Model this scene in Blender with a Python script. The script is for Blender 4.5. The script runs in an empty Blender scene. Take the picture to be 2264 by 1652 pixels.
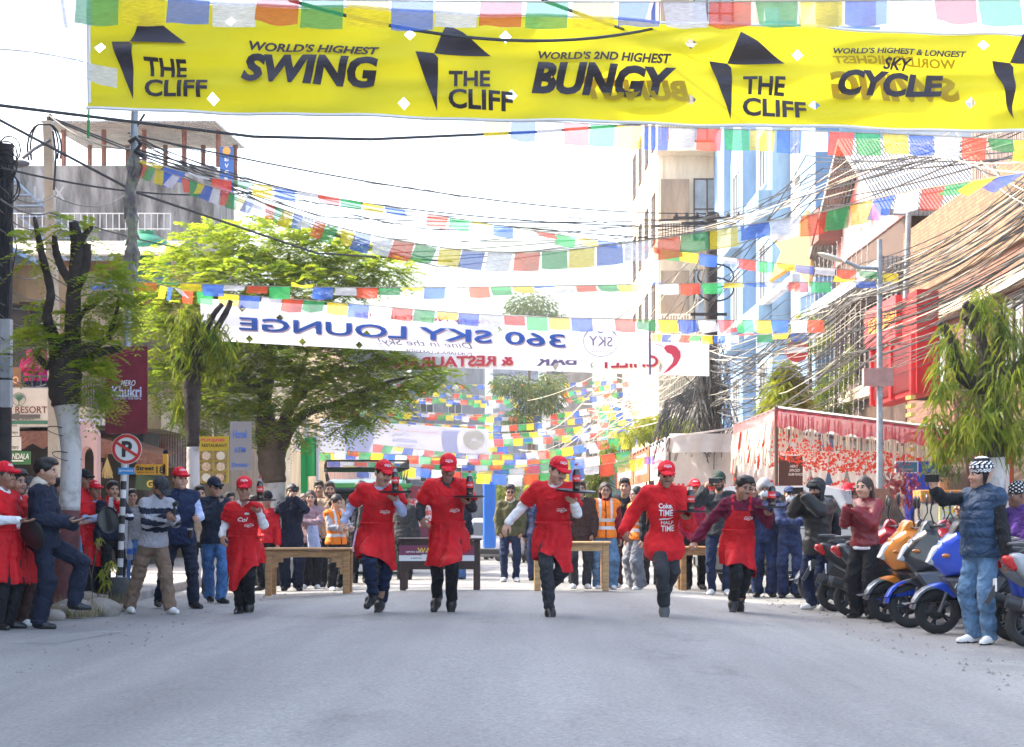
import bpy, bmesh, math, random
import numpy as np
from mathutils import Vector, Matrix
from mathutils.bvhtree import BVHTree
R = math.radians
sc = bpy.context.scene
COL = sc.collection
rnd = random.Random(7)
# ------------------------------------------------------------- camera, sky, sun, exposure
F, CX, HV, CH = 3773.0, 1132.0, 1134.0, 1.21          # focal length and horizon in units of a 2264 wide picture
cam = bpy.data.objects.new("camera", bpy.data.cameras.new("camera")); COL.objects.link(cam)
cam.location = (0, 0, CH); cam.rotation_euler = (R(90), 0, 0)
cam.data.sensor_width = 36; cam.data.lens = F / 2264 * 36; cam.data.shift_y = (HV - 826) / 2264
cam.data.clip_start = 0.1; cam.data.clip_end = 5000
cam.data.dof.use_dof = True; cam.data.dof.focus_distance = 18.6; cam.data.dof.aperture_fstop = 10.0
sc.camera = cam
SUN_EL, SUN_AZ = R(41), R(-69)                        # azimuth from +Y towards +X
w = bpy.data.worlds.new("World"); sc.world = w; w.use_nodes = True
nt = w.node_tree; bg = nt.nodes["Background"]
sky = nt.nodes.new("ShaderNodeTexSky"); sky.sky_type = 'NISHITA'; sky.sun_disc = False
sky.sun_elevation = SUN_EL; sky.sun_rotation = SUN_AZ; sky.dust_density = 4.0; sky.air_density = 1.0
nt.links.new(sky.outputs[0], bg.inputs[0]); bg.inputs[1].default_value = 0.15
sl = bpy.data.lights.new("sun", 'SUN'); sl.energy = 2.05; sl.angle = R(0.5); sl.color = (1, .93, .82)
so = bpy.data.objects.new("sun", sl); COL.objects.link(so)
sd = Vector((math.sin(SUN_AZ) * math.cos(SUN_EL), math.cos(SUN_AZ) * math.cos(SUN_EL), math.sin(SUN_EL)))
so.rotation_euler = sd.to_track_quat('Z', 'Y').to_euler(); so.location = (0, 0, 40)
sc.view_settings.view_transform = 'Standard'; sc.view_settings.look = 'None'
sc.view_settings.exposure = 2.5; sc.view_settings.gamma = 1
sc.cycles.max_bounces = 6; sc.cycles.transparent_max_bounces = 12; sc.cycles.use_denoising = True
sc.cycles.volume_bounces = 0; sc.cycles.sample_clamp_indirect = 6

# ------------------------------------------------------------- helpers
def P(u, v, Y): return Vector(((u - CX) / F * Y, Y, CH - (v - HV) / F * Y))
def sm(t): t = min(1, max(0, t)); return t * t * (3 - 2 * t)
def gz(x, y): return .125 * max(0, 1 - (x / 3.4) ** 2) * (1 - sm((y - 23.5) / 6)) - .02 * min(50, max(0, y - 32))      # crowned near the start, dipping away beyond it
def tag(o, label=None, cat=None, group=None, kind=None):
    for k, v in (("label", label), ("category", cat), ("group", group), ("kind", kind)):
        if v: o[k] = v
    return o
def empty(name, loc=(0, 0, 0), rz=0, s=1):
    o = bpy.data.objects.new(name, None); COL.objects.link(o); o.location = loc; o.rotation_euler = (0, 0, rz); o.scale = (s, s, s)
    o.empty_display_size = .1
    return o
def thing(name, label, cat, loc=(0, 0, 0), rz=0, s=1, group=None): return tag(empty(name, loc, rz, s), label, cat, group)
def copy_tree(o, parent=None):
    c = o.copy(); COL.objects.link(c); c.parent = parent
    for ch in o.children: copy_tree(ch, c)
    return c
MC = {}
def mat(name, col, rough=.6, metal=0, bump=0, bscale=30, var=0, vscale=6, trans=0, emit=0, alpha=1, spec=.5, coat=0, col2=None, stretch=None, nmin=.35, nmax=.65, wrinkle=0, clear=0):
    """Principled surface; var/col2 mix a second colour by noise, bump adds grain, trans mixes a translucent lobe (cloth, leaves)."""
    if name in MC: return MC[name]
    m = bpy.data.materials.new(name); m.use_nodes = True; MC[name] = m
    t = m.node_tree; N = t.nodes; L = t.links; b = N["Principled BSDF"]
    c = tuple(col) + (1,)
    b.inputs["Base Color"].default_value = c; b.inputs["Roughness"].default_value = rough; b.inputs["Metallic"].default_value = metal
    b.inputs["Specular IOR Level"].default_value = spec; b.inputs["Coat Weight"].default_value = coat; b.inputs["Alpha"].default_value = alpha
    tc = N.new("ShaderNodeTexCoord"); src = tc.outputs["Object"]
    if stretch:
        mp = N.new("ShaderNodeMapping"); mp.inputs["Scale"].default_value = stretch; L.new(src, mp.inputs[0]); src = mp.outputs[0]
    csock = None
    if var or col2:
        n = N.new("ShaderNodeTexNoise"); n.inputs["Scale"].default_value = vscale; n.inputs["Detail"].default_value = 5; n.inputs["Roughness"].default_value = .65
        L.new(src, n.inputs["Vector"])
        r = N.new("ShaderNodeValToRGB"); r.color_ramp.elements[0].position = nmin; r.color_ramp.elements[1].position = nmax
        if col2: r.color_ramp.elements[0].color = c; r.color_ramp.elements[1].color = tuple(col2) + (1,)
        else:
            r.color_ramp.elements[0].color = tuple(max(0, x * (1 - var)) for x in col) + (1,); r.color_ramp.elements[1].color = tuple(min(1, x * (1 + var)) for x in col) + (1,)
        L.new(n.outputs[0], r.inputs[0]); L.new(r.outputs[0], b.inputs["Base Color"]); csock = r.outputs[0]
    if bump:
        n = N.new("ShaderNodeTexNoise"); n.inputs["Scale"].default_value = bscale; n.inputs["Detail"].default_value = 4; L.new(src, n.inputs["Vector"])
        bp = N.new("ShaderNodeBump"); bp.inputs["Strength"].default_value = bump; bp.inputs["Distance"].default_value = .02
        L.new(n.outputs[0], bp.inputs["Height"]); L.new(bp.outputs[0], b.inputs["Normal"])
        if wrinkle:
            n2 = N.new("ShaderNodeTexNoise"); n2.inputs["Scale"].default_value = 5.5; n2.inputs["Detail"].default_value = 2; n2.inputs["Distortion"].default_value = 1.6; L.new(src, n2.inputs["Vector"])
            b2 = N.new("ShaderNodeBump"); b2.inputs["Strength"].default_value = wrinkle; b2.inputs["Distance"].default_value = .09; L.new(n2.outputs[0], b2.inputs["Height"]); L.new(b2.outputs[0], bp.inputs["Normal"])
    if emit:
        b.inputs["Emission Color"].default_value = c; b.inputs["Emission Strength"].default_value = emit
    if trans:
        tr = N.new("ShaderNodeBsdfTranslucent"); mx = N.new("ShaderNodeMixShader"); mx.inputs[0].default_value = trans
        if csock: L.new(csock, tr.inputs[0])
        else: tr.inputs[0].default_value = c
        L.new(b.outputs[0], mx.inputs[1]); L.new(tr.outputs[0], mx.inputs[2]); L.new(mx.outputs[0], N["Material Output"].inputs[0])
        if clear:
            tp = N.new("ShaderNodeBsdfTransparent"); m2 = N.new("ShaderNodeMixShader"); m2.inputs[0].default_value = clear; L.new(mx.outputs[0], m2.inputs[1]); L.new(tp.outputs[0], m2.inputs[2]); L.new(m2.outputs[0], N["Material Output"].inputs[0])
    return m
def mesh_data(name, V, Fc, mats=(), mi=None, smooth=False, ang=40):
    me = bpy.data.meshes.new(name)
    V = np.asarray(V, dtype=np.float64).reshape(-1, 3)
    me.from_pydata(V.tolist() if len(V) else [], [], [tuple(int(i) for i in f) for f in Fc])
    for m in mats: me.materials.append(m)
    if mi is not None and len(me.polygons) == len(mi): me.polygons.foreach_set("material_index", np.asarray(mi, dtype=np.int32))
    if smooth:
        me.polygons.foreach_set("use_smooth", np.ones(len(me.polygons), dtype=bool))
        if ang < 180: me.set_sharp_from_angle(angle=R(ang))
    me.update()
    return me
def ob(name, me, parent=None, loc=None, rot=None):
    o = bpy.data.objects.new(name, me); COL.objects.link(o)
    if parent: o.parent = parent
    if loc is not None: o.location = loc
    if rot is not None: o.rotation_euler = rot
    return o
class MB:
    """Collects shapes into one mesh."""
    def __init__(s, M=None): s.V = []; s.F = []; s.I = []; s.M = M; s.m = 0
    def add(s, V, Fc, m=None, M=None):
        k = len(s.V); m = s.m if m is None else m
        V = [Vector(v) for v in V]
        if M is not None: V = [M @ v for v in V]
        if s.M is not None: V = [s.M @ v for v in V]
        s.V += V; s.F += [tuple(i + k for i in f) for f in Fc]; s.I += [m] * len(Fc)
        return s
    def box(s, x0, x1, y0, y1, z0, z1, m=None, M=None):
        V = [(x, y, z) for z in (z0, z1) for y in (y0, y1) for x in (x0, x1)]
        return s.add(V, [(0, 2, 3, 1), (4, 5, 7, 6), (0, 1, 5, 4), (2, 6, 7, 3), (0, 4, 6, 2), (1, 3, 7, 5)], m, M)
    def bev(s, x0, x1, y0, y1, z0, z1, b=.02, m=None, M=None):
        """box with chamfered vertical and horizontal edges"""
        V = []; 
        for (z, q) in ((z0, b), (z0 + b, 0), (z1 - b, 0), (z1, b)):
            a0, a1, c0, c1 = x0 + q, x1 - q, y0 + q, y1 - q
            V += [(a0 + b, c0, z), (a1 - b, c0, z), (a1, c0 + b, z), (a1, c1 - b, z), (a1 - b, c1, z), (a0 + b, c1, z), (a0, c1 - b, z), (a0, c0 + b, z)]
        Fc = [tuple(range(7, -1, -1)), tuple(range(24, 32))]
        for k in range(3):
            for i in range(8): j = (i + 1) % 8; Fc.append((k * 8 + i, k * 8 + j, k * 8 + 8 + j, k * 8 + 8 + i))
        return s.add(V, Fc, m, M)
    def tube(s, pts, r, n=6, m=None, M=None, cap=True):
        pts = [Vector(p) for p in pts]; rs = r if isinstance(r, (list, tuple)) else [r] * len(pts)
        V = []; Fc = []; up = None
        for i, p in enumerate(pts):
            d = (pts[min(i + 1, len(pts) - 1)] - pts[max(i - 1, 0)]).normalized()
            if up is None: up = d.orthogonal().normalized()
            a = up - d * up.dot(d)
            a = a.normalized() if a.length > 1e-6 else d.orthogonal().normalized()
            up = a; b = d.cross(a)
            V += [p + (a * math.cos(2 * math.pi * k / n) + b * math.sin(2 * math.pi * k / n)) * rs[i] for k in range(n)]
        for i in range(len(pts) - 1):
            for k in range(n): j = (k + 1) % n; Fc.append((i * n + k, i * n + j, i * n + n + j, i * n + n + k))
        if cap: Fc += [tuple(range(n - 1, -1, -1)), tuple(range((len(pts) - 1) * n, len(pts) * n))]
        return s.add(V, Fc, m, M)
    def lathe(s, prof, n=16, m=None, M=None):
        V = []; Fc = []
        for (r, z) in prof: V += [(r * math.cos(2 * math.pi * k / n), r * math.sin(2 * math.pi * k / n), z) for k in range(n)]
        for i in range(len(prof) - 1):
            for k in range(n): j = (k + 1) % n; Fc.append((i * n + k, i * n + j, i * n + n + j, i * n + n + k))
        Fc += [tuple(range(n - 1, -1, -1)), tuple(range((len(prof) - 1) * n, len(prof) * n))]
        return s.add(V, Fc, m, M)
    def ell(s, c, r, n=12, k=8, m=None, M=None):
        V = []; Fc = []; r = r if isinstance(r, (tuple, list)) else (r, r, r)
        for i in range(k + 1):
            a = math.pi * i / k - math.pi / 2
            V += [(c[0] + r[0] * math.cos(a) * math.cos(2 * math.pi * j / n), c[1] + r[1] * math.cos(a) * math.sin(2 * math.pi * j / n), c[2] + r[2] * math.sin(a)) for j in range(n)]
        for i in range(k):
            for j in range(n): q = (j + 1) % n; Fc.append((i * n + j, i * n + q, i * n + n + q, i * n + n + j))
        return s.add(V, Fc, m, M)
    def prism(s, poly, o, ex, ey, dv, m=None, M=None):
        """polygon in the plane (o, ex, ey) pushed along dv"""
        o, ex, ey, dv = Vector(o), Vector(ex), Vector(ey), Vector(dv); n = len(poly)
        V = [o + ex * a + ey * b for a, b in poly] + [o + ex * a + ey * b + dv for a, b in poly]
        Fc = [tuple(range(n)), tuple(range(2 * n - 1, n - 1, -1))] + [(i, i + n, (i + 1) % n + n, (i + 1) % n) for i in range(n)]
        return s.add(V, Fc, m, M)
    def slab(s, prof, w, m=None, M=None, q=.8, e=.55, yc=0):
        """rounded slab: profile in xz, half width w along y (number or function of (x, z)); the outline shrinks towards the sides"""
        n = len(prof); cx = sum(p[0] for p in prof) / n; cz = sum(p[1] for p in prof) / n
        wf = w if callable(w) else (lambda x, z: w)
        V = []; Fc = []
        lay = [(-1, q), (-.86, (1 + q) / 2 + .02), (-e, 1), (e, 1), (.86, (1 + q) / 2 + .02), (1, q)]
        for t, k in lay:
            for x, z in prof:
                X, Z = cx + (x - cx) * k, cz + (z - cz) * k; V.append((X, yc + wf(X, Z) * t, Z))
        Fc = [tuple(range(n)), tuple(range(6 * n - 1, 5 * n - 1, -1))]
        for l in range(5):
            for i in range(n): j = (i + 1) % n; Fc.append((l * n + i, l * n + n + i, l * n + n + j, l * n + j))
        return s.add(V, Fc, m, M)
    def build(s, name, mats, parent=None, smooth=False, ang=40, loc=None):
        mats = mats if isinstance(mats, (list, tuple)) else [mats]
        return ob(name, mesh_data(name, [tuple(v) for v in s.V], s.F, mats, s.I, smooth, ang), parent, loc)
TXT = {}
def text2d(body, size=1, shear=0, bold=0, align='CENTER', sp=1.0):
    """(verts Nx2, faces) of a line of lettering, baseline at y=0"""
    k = (body, shear, bold, align, sp)
    if k not in TXT:
        c = bpy.data.curves.new("t", 'FONT'); c.body = body; c.align_x = align; c.shear = shear; c.offset = bold; c.resolution_u = 3; c.space_character = sp; c.size = 1
        o = bpy.data.objects.new("t", c); COL.objects.link(o)
        me = o.to_mesh(); V = np.array([v.co[:2] for v in me.vertices]).reshape(-1, 2); Fc = [tuple(p.vertices) for p in me.polygons]
        o.to_mesh_clear(); bpy.data.objects.remove(o); bpy.data.curves.remove(c); TXT[k] = (V, Fc)
    V, Fc = TXT[k]
    return V * size, Fc
def fit2d(body, w, h=None, **k):
    """lettering scaled to width w (and cap height h), centred on 0"""
    V, Fc = text2d(body, 1, **k)
    a, b = V.min(0), V.max(0); s = w / (b[0] - a[0]); V = (V - (a + b) / 2) * np.array([s, (h / (b[1] - a[1])) if h else s])
    return V, Fc
def put_text(mb, V, Fc, fn, m=None):
    """add 2d lettering through a mapping fn(a, b) -> 3d point"""
    mb.add([fn(a, b) for a, b in V], Fc, m)
def refine(V, Fc, L, lim=5):
    """cut the faces of a line of lettering until no edge is longer than L"""
    V = [tuple(v) for v in V]; todo = []; out = []; mid = {}
    for f in Fc: todo += [((f[0], f[i], f[i + 1]), 0) for i in range(1, len(f) - 1)]
    while todo:
        t, d = todo.pop(); e = [math.dist(V[t[i]], V[t[(i + 1) % 3]]) for i in range(3)]; k = e.index(max(e))
        if e[k] <= L or d > lim * 2: out.append(t); continue
        a, b, c = t[k], t[(k + 1) % 3], t[(k + 2) % 3]; q = (min(a, b), max(a, b))
        if q not in mid: mid[q] = len(V); V.append(tuple((V[a][i] + V[b][i]) / 2 for i in range(len(V[a]))))
        todo += [((a, mid[q], c), d + 1), ((mid[q], b, c), d + 1)]
    return np.array(V), out
def flat(o, ex, ey):
    o, ex, ey = Vector(o), Vector(ex), Vector(ey)
    return lambda a, b: o + ex * a + ey * b
def sub_poly(poly, L):
    out = []
    for i in range(len(poly)):
        a, b = Vector(poly[i]), Vector(poly[(i + 1) % len(poly)]); n = max(1, int((b - a).length / L))
        out += [tuple(a + (b - a) * t / n) for t in range(n)]
    return out
# ------------------------------------------------------------- ground, road, pavements
def asphalt():
    m = bpy.data.materials.new("worn_asphalt"); m.use_nodes = True; t = m.node_tree; N = t.nodes; L = t.links; b = N["Principled BSDF"]
    tc = N.new("ShaderNodeTexCoord")
    def noise(scale, det=5, st=None, rough=.6):
        n = N.new("ShaderNodeTexNoise"); n.inputs["Scale"].default_value = scale; n.inputs["Detail"].default_value = det; n.inputs["Roughness"].default_value = rough
        if st:
            mp = N.new("ShaderNodeMapping"); mp.inputs["Scale"].default_value = st; L.new(tc.outputs["Object"], mp.inputs[0]); L.new(mp.outputs[0], n.inputs["Vector"])
        else: L.new(tc.outputs["Object"], n.inputs["Vector"])
        return n.outputs[0]
    def ramp(s, a, b_, ca, cb):
        r = N.new("ShaderNodeValToRGB"); r.color_ramp.elements[0].position = a; r.color_ramp.elements[1].position = b_
        r.color_ramp.elements[0].color = (*ca, 1); r.color_ramp.elements[1].color = (*cb, 1); L.new(s, r.inputs[0]); return r.outputs[0]
    def mix(a, b_, fac, mode='MULTIPLY'):
        x = N.new("ShaderNodeMixRGB"); x.blend_type = mode; x.inputs[0].default_value = fac; L.new(a, x.inputs[1]); L.new(b_, x.inputs[2]); return x.outputs[0]
    base = ramp(noise(.5, 6, (1, .28, 1)), .3, .7, (.295, .29, .272), (.44, .43, .405))
    grain = ramp(noise(34, 4, None, .85), .32, .68, (.42, .42, .42), (1.0, 1.0, 1.0))
    lanes = ramp(noise(1.3, 3, (1, .05, 1)), .3, .7, (.74, .74, .75), (1, 1, 1))
    spots = ramp(noise(7, 6, None, .75), .24, .34, (.68, .66, .63), (1, 1, 1))
    pat = ramp(noise(.55, 7, (1, .45, 1), .7), .36, .44, (.72, .72, .73), (1, 1, 1)); c = mix(mix(mix(mix(base, grain, .9), lanes, 1), spots, .9), pat, .8)
    vor = N.new("ShaderNodeTexVoronoi"); vor.feature = 'DISTANCE_TO_EDGE'; vor.inputs["Scale"].default_value = .42
    wp = N.new("ShaderNodeMixRGB"); wp.blend_type = 'ADD'; wp.inputs[0].default_value = .55; nz = N.new("ShaderNodeTexNoise"); nz.inputs["Scale"].default_value = 1.6; nz.inputs["Detail"].default_value = 5
    L.new(tc.outputs["Object"], nz.inputs["Vector"]); L.new(tc.outputs["Object"], wp.inputs[1]); L.new(nz.outputs["Color"], wp.inputs[2]); L.new(wp.outputs[0], vor.inputs["Vector"])
    crack = ramp(vor.outputs["Distance"], .0, .009, (.55, .55, .55), (1, 1, 1))
    msk = ramp(noise(.35, 2), .5, .6, (1, 1, 1), (0, 0, 0)); x = N.new("ShaderNodeMixRGB"); x.blend_type = 'LIGHTEN'; x.inputs[0].default_value = 1; L.new(crack, x.inputs[1]); L.new(msk, x.inputs[2])
    c = mix(c, x.outputs[0], .3)
    L.new(c, b.inputs["Base Color"]); b.inputs["Roughness"].default_value = .78
    bp = N.new("ShaderNodeBump"); bp.inputs["Strength"].default_value = .5; bp.inputs["Distance"].default_value = .012
    L.new(noise(70, 3, None, .8), bp.inputs["Height"]); L.new(bp.outputs[0], b.inputs["Normal"])
    return m
M_asphalt = asphalt()
M_dirt = mat("dusty_earth", (.23, .19, .15), .95, bump=.6, bscale=25, var=.3, vscale=3)
M_pave = mat("pavement_concrete", (.3, .28, .26), .9, bump=.4, bscale=30, var=.22, vscale=4)
def sheet(name, xs, ys, zf, m, kind='structure'):
    V = [(x, y, zf(x, y)) for y in ys for x in xs]; n = len(xs)
    Fc = [(j * n + i, j * n + i + 1, (j + 1) * n + i + 1, (j + 1) * n + i) for j in range(len(ys) - 1) for i in range(n - 1)]
    return tag(ob(name, mesh_data(name, V, Fc, [m], None, True, 180)), kind=kind)
lin = lambda a, b, n: [a + (b - a) * i / (n - 1) for i in range(n)]
sheet("ground", [-400, -60, 60, 400], [-40, 0, 200, 620], lambda x, y: -2.0, M_dirt)
sheet("road", lin(-9.3, 6.3, 79), lin(-6, 60, 133) + lin(62, 420, 60), lambda x, y: gz(x, y) + .004 * math.sin(x * 2.1 + y * .7), M_asphalt)
def pavement(x0, x1, y0, y1, name):
    mb = MB(); mb.bev(x0, x1, y0, y1, -2.1, .13, .02); return tag(mb.build(name, M_pave), kind='structure')
pavement(-40, -5.15, 21.4, 300, "pavement"); pavement(6.0, 40, -6, 300, "pavement")
hill_m = mat("far_hillside", (.10, .15, .11), 1, var=.3, vscale=.02)
V = []; xs = lin(-390, 390, 61)
for x in xs:
    h = 75 + 30 * math.exp(-((x + 25) / 80) ** 2) + 7 * math.sin(x * .045) + 4 * math.sin(x * .13 + 1)
    V += [(x, 450, -1), (x, 540, h * .6), (x, 615, h)]
Fc = [(i * 3 + k, i * 3 + 3 + k, i * 3 + 4 + k, i * 3 + 1 + k) for i in range(60) for k in (0, 1)]
tag(ob("hills", mesh_data("hills", V, Fc, [hill_m], None, True, 180)), kind='structure')
# haze: one even volume round the whole street
hm = bpy.data.materials.new("haze_air"); hm.use_nodes = True; t = hm.node_tree; t.nodes.remove(t.nodes["Principled BSDF"])
pv = t.nodes.new("ShaderNodeVolumePrincipled"); pv.inputs["Color"].default_value = (1, .985, .96, 1); pv.inputs["Density"].default_value = .0007; pv.inputs["Anisotropy"].default_value = .3
t.links.new(pv.outputs[0], t.nodes["Material Output"].inputs["Volume"])
mb = MB(); mb.box(-420, 420, -50, 640, -3.2, 125); tag(mb.build("haze", hm), kind='stuff')

def strip(name, pts, dz, m): return tag(ob(name, mesh_data(name, [(x, y, gz(x, y) + .006 + dz) for x, y in pts], [tuple(range(len(pts)))], [m])), kind='structure')
strip('road_marking', [(-4.62, 15.7), (-4.2, 15.65), (-3.92, 17.3), (-4.25, 17.35)], .004, mat("worn_road_paint", (.385, .385, .36), .9, col2=(.32, .325, .31), vscale=7, nmin=.4, nmax=.62, alpha=.4))
rr = random.Random(77); V = []; Fc = []
for k in range(520):
    s_ = 1 if rr.random() < .65 else -1; x = s_ * (3.3 + abs(rr.gauss(0, .9))); y = rr.uniform(11, 27)
    if not -5.3 < x < 6: continue
    r = rr.uniform(.008, .028); z = gz(x, y); n = len(V); V += [(x + r * rr.uniform(.6, 1.2) * math.cos(a), y + r * rr.uniform(.6, 1.2) * math.sin(a), z) for a in (0, 1.3, 2.5, 3.8, 5.1)] + [(x + rr.uniform(-.3, .3) * r, y, z + r * .8)]
    Fc += [(n + i, n + (i + 1) % 5, n + 5) for i in range(5)]
tag(ob('gravel', mesh_data('gravel', V, Fc, [mat("grit", (.24, .22, .2), .95)])), kind='stuff')
# ------------------------------------------------------------- people: implicit surfaces meshed with surface nets
CORN = [(i, j, k) for i in (0, 1) for j in (0, 1) for k in (0, 1)]
EDGE = [(a, b) for a in range(8) for b in range(a + 1, 8) if sum(abs(CORN[a][q] - CORN[b][q]) for q in range(3)) == 1]
class SDF:
    def __init__(s, lo, hi, h):
        s.lo = np.array(lo, float); s.h = h; s.n = np.maximum(4, np.ceil((np.array(hi) - s.lo) / h).astype(int) + 1)
        s.ax = [s.lo[q] + h * np.arange(s.n[q]) for q in range(3)]; s.d = np.full(tuple(s.n), .4)
    def sub(s, lo, hi, m=.07):
        a = np.clip(np.floor((np.asarray(lo) - m - s.lo) / s.h).astype(int), 0, s.n - 1); b = np.clip(np.ceil((np.asarray(hi) + m - s.lo) / s.h).astype(int) + 1, 1, s.n)
        sl_ = tuple(slice(a[q], max(b[q], a[q] + 1)) for q in range(3))
        return sl_, s.ax[0][sl_[0]][:, None, None], s.ax[1][sl_[1]][None, :, None], s.ax[2][sl_[2]][None, None, :]
    def mix(s, sl_, d, k, neg=False):
        o = s.d[sl_]
        if neg: d = -d; hh = np.maximum(k - np.abs(o - d), 0) / k; s.d[sl_] = np.maximum(o, d) + hh * hh * k * .25
        else: hh = np.maximum(k - np.abs(o - d), 0) / k; s.d[sl_] = np.minimum(o, d) - hh * hh * k * .25
    def cone(s, a, b, ra, rb, k=.03, flat=None, neg=False):
        a, b = np.array(a, float), np.array(b, float); r = max(ra, rb)
        sl_, x, y, z = s.sub(np.minimum(a, b) - r, np.maximum(a, b) + r)
        px, py, pz = x - a[0], y - a[1], z - a[2]; ba = b - a
        if flat is not None:
            ax, f = np.array(flat[0], float), 1 / flat[1] - 1; t = (px * ax[0] + py * ax[1] + pz * ax[2]) * f
            px, py, pz = px + ax[0] * t, py + ax[1] * t, pz + ax[2] * t; ba = ba + ax * (ba @ ax) * f
        t = np.clip((px * ba[0] + py * ba[1] + pz * ba[2]) / max(ba @ ba, 1e-9), 0, 1)
        d = np.sqrt((px - t * ba[0]) ** 2 + (py - t * ba[1]) ** 2 + (pz - t * ba[2]) ** 2) - (ra + (rb - ra) * t)
        s.mix(sl_, d, k, neg); return s
    def ell(s, c, r, k=.03, M=None, neg=False):
        c = np.array(c, float); q = max(r); sl_, x, y, z = s.sub(c - q, c + q); x, y, z = x - c[0], y - c[1], z - c[2]
        if M is not None: x, y, z = [M[i][0] * x + M[i][1] * y + M[i][2] * z for i in range(3)]
        k0 = np.sqrt((x / r[0]) ** 2 + (y / r[1]) ** 2 + (z / r[2]) ** 2); k1 = np.sqrt((x / r[0] ** 2) ** 2 + (y / r[1] ** 2) ** 2 + (z / r[2] ** 2) ** 2)
        s.mix(sl_, k0 * (k0 - 1) / np.maximum(k1, 1e-6), k, neg); return s
    def plane(s, p, n, k=.006):
        """keep the side the normal points away from"""
        x, y, z = s.ax[0][:, None, None], s.ax[1][None, :, None], s.ax[2][None, None, :]
        d = (x - p[0]) * n[0] + (y - p[1]) * n[1] + (z - p[2]) * n[2]; hh = np.maximum(k - np.abs(s.d - d), 0) / k; s.d = np.maximum(s.d, d) + hh * hh * k * .25; return s
    def folds(s, amp, seed=0, fx=20, fz=52):
        r = np.random.RandomState(seed); x, y, z = s.ax[0][:, None, None], s.ax[1][None, :, None], s.ax[2][None, None, :]; a = 0
        for q in range(4):
            w_ = r.uniform(-1, 1, 3); w_ = w_ * np.array([fx, fx, fz]); a = a + np.sin(x * w_[0] + y * w_[1] + z * w_[2] + 6 * np.sin(x * 5 + z * 4 + q) * .3 + r.uniform(0, 6))
        s.d = s.d + amp * (np.abs(a) * .5 - .6); return s
    def mesh(s):
        d = s.d; S = d < 0; nx, ny, nz = d.shape
        cnt = sum(S[i:nx - 1 + i, j:ny - 1 + j, k:nz - 1 + k].astype(np.int8) for i, j, k in CORN); act = (cnt > 0) & (cnt < 8)
        I = np.argwhere(act)
        if not len(I): return np.zeros((0, 3)), np.zeros((0, 4), int)
        idx = np.full(act.shape, -1); idx[act] = np.arange(len(I)); acc = np.zeros((len(I), 3)); num = np.zeros(len(I))
        cv = [d[I[:, 0] + c[0], I[:, 1] + c[1], I[:, 2] + c[2]] for c in CORN]
        for a, b in EDGE:
            da, db = cv[a], cv[b]; m = (da < 0) != (db < 0); t = np.where(m, da / np.where(m, da - db, 1), 0)
            p = np.array(CORN[a]) + (np.array(CORN[b]) - np.array(CORN[a])) * t[:, None]; acc[m] += p[m]; num[m] += 1
        V = s.lo + s.h * (I + acc / np.maximum(num, 1)[:, None]); out = []
        for q in range(3):
            A = np.moveaxis(S, q, 0); ix = np.moveaxis(idx, q, 0)
            e = A[:-1, 1:-1, 1:-1] != A[1:, 1:-1, 1:-1]; K = np.argwhere(e)
            if not len(K): continue
            i, j, k = K[:, 0], K[:, 1] + 1, K[:, 2] + 1; fl = A[i, j, k]
            Q = np.stack([ix[i, j - 1, k - 1], ix[i, j, k - 1], ix[i, j, k], ix[i, j - 1, k]], 1)
            fl = ~fl if q == 1 else fl; Q[~fl] = Q[~fl][:, ::-1]; out.append(Q)
        Fc = np.concatenate(out); e = np.concatenate([Fc[:, [0, 1]], Fc[:, [1, 2]], Fc[:, [2, 3]], Fc[:, [3, 0]]])
        G = np.gradient(s.d, s.h)
        def tri(A, U):
            i = np.minimum(U.astype(int), s.n - 2); f = U - i; o_ = 0
            for c in CORN: o_ = o_ + A[i[:, 0] + c[0], i[:, 1] + c[1], i[:, 2] + c[2]] * np.prod(np.where(np.array(c), f, 1 - f), axis=1)
            return o_
        for it in range(4):                              # relax, then settle back on the true surface
            if it < 3:
                acc = np.zeros_like(V); num = np.zeros(len(V)); np.add.at(acc, e[:, 0], V[e[:, 1]]); np.add.at(num, e[:, 0], 1)
                V = V + (acc / np.maximum(num, 1)[:, None] - V) * .5
            U = np.clip((V - s.lo) / s.h, 0, s.n - 1.001); dv = tri(s.d, U); g = np.stack([tri(q, U) for q in G], 1)
            V = V - g * np.clip(dv / np.maximum((g * g).sum(1), .3), -s.h, s.h)[:, None] * (.9 if it < 3 else .6)
        return V, Fc
def vec(*a): return np.array(a, float)
def nrm(a): return np.asarray(a, float) / max(1e-9, np.linalg.norm(a))
def fcent(V, Fc): return V[np.asarray(Fc)].mean(1)
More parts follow.
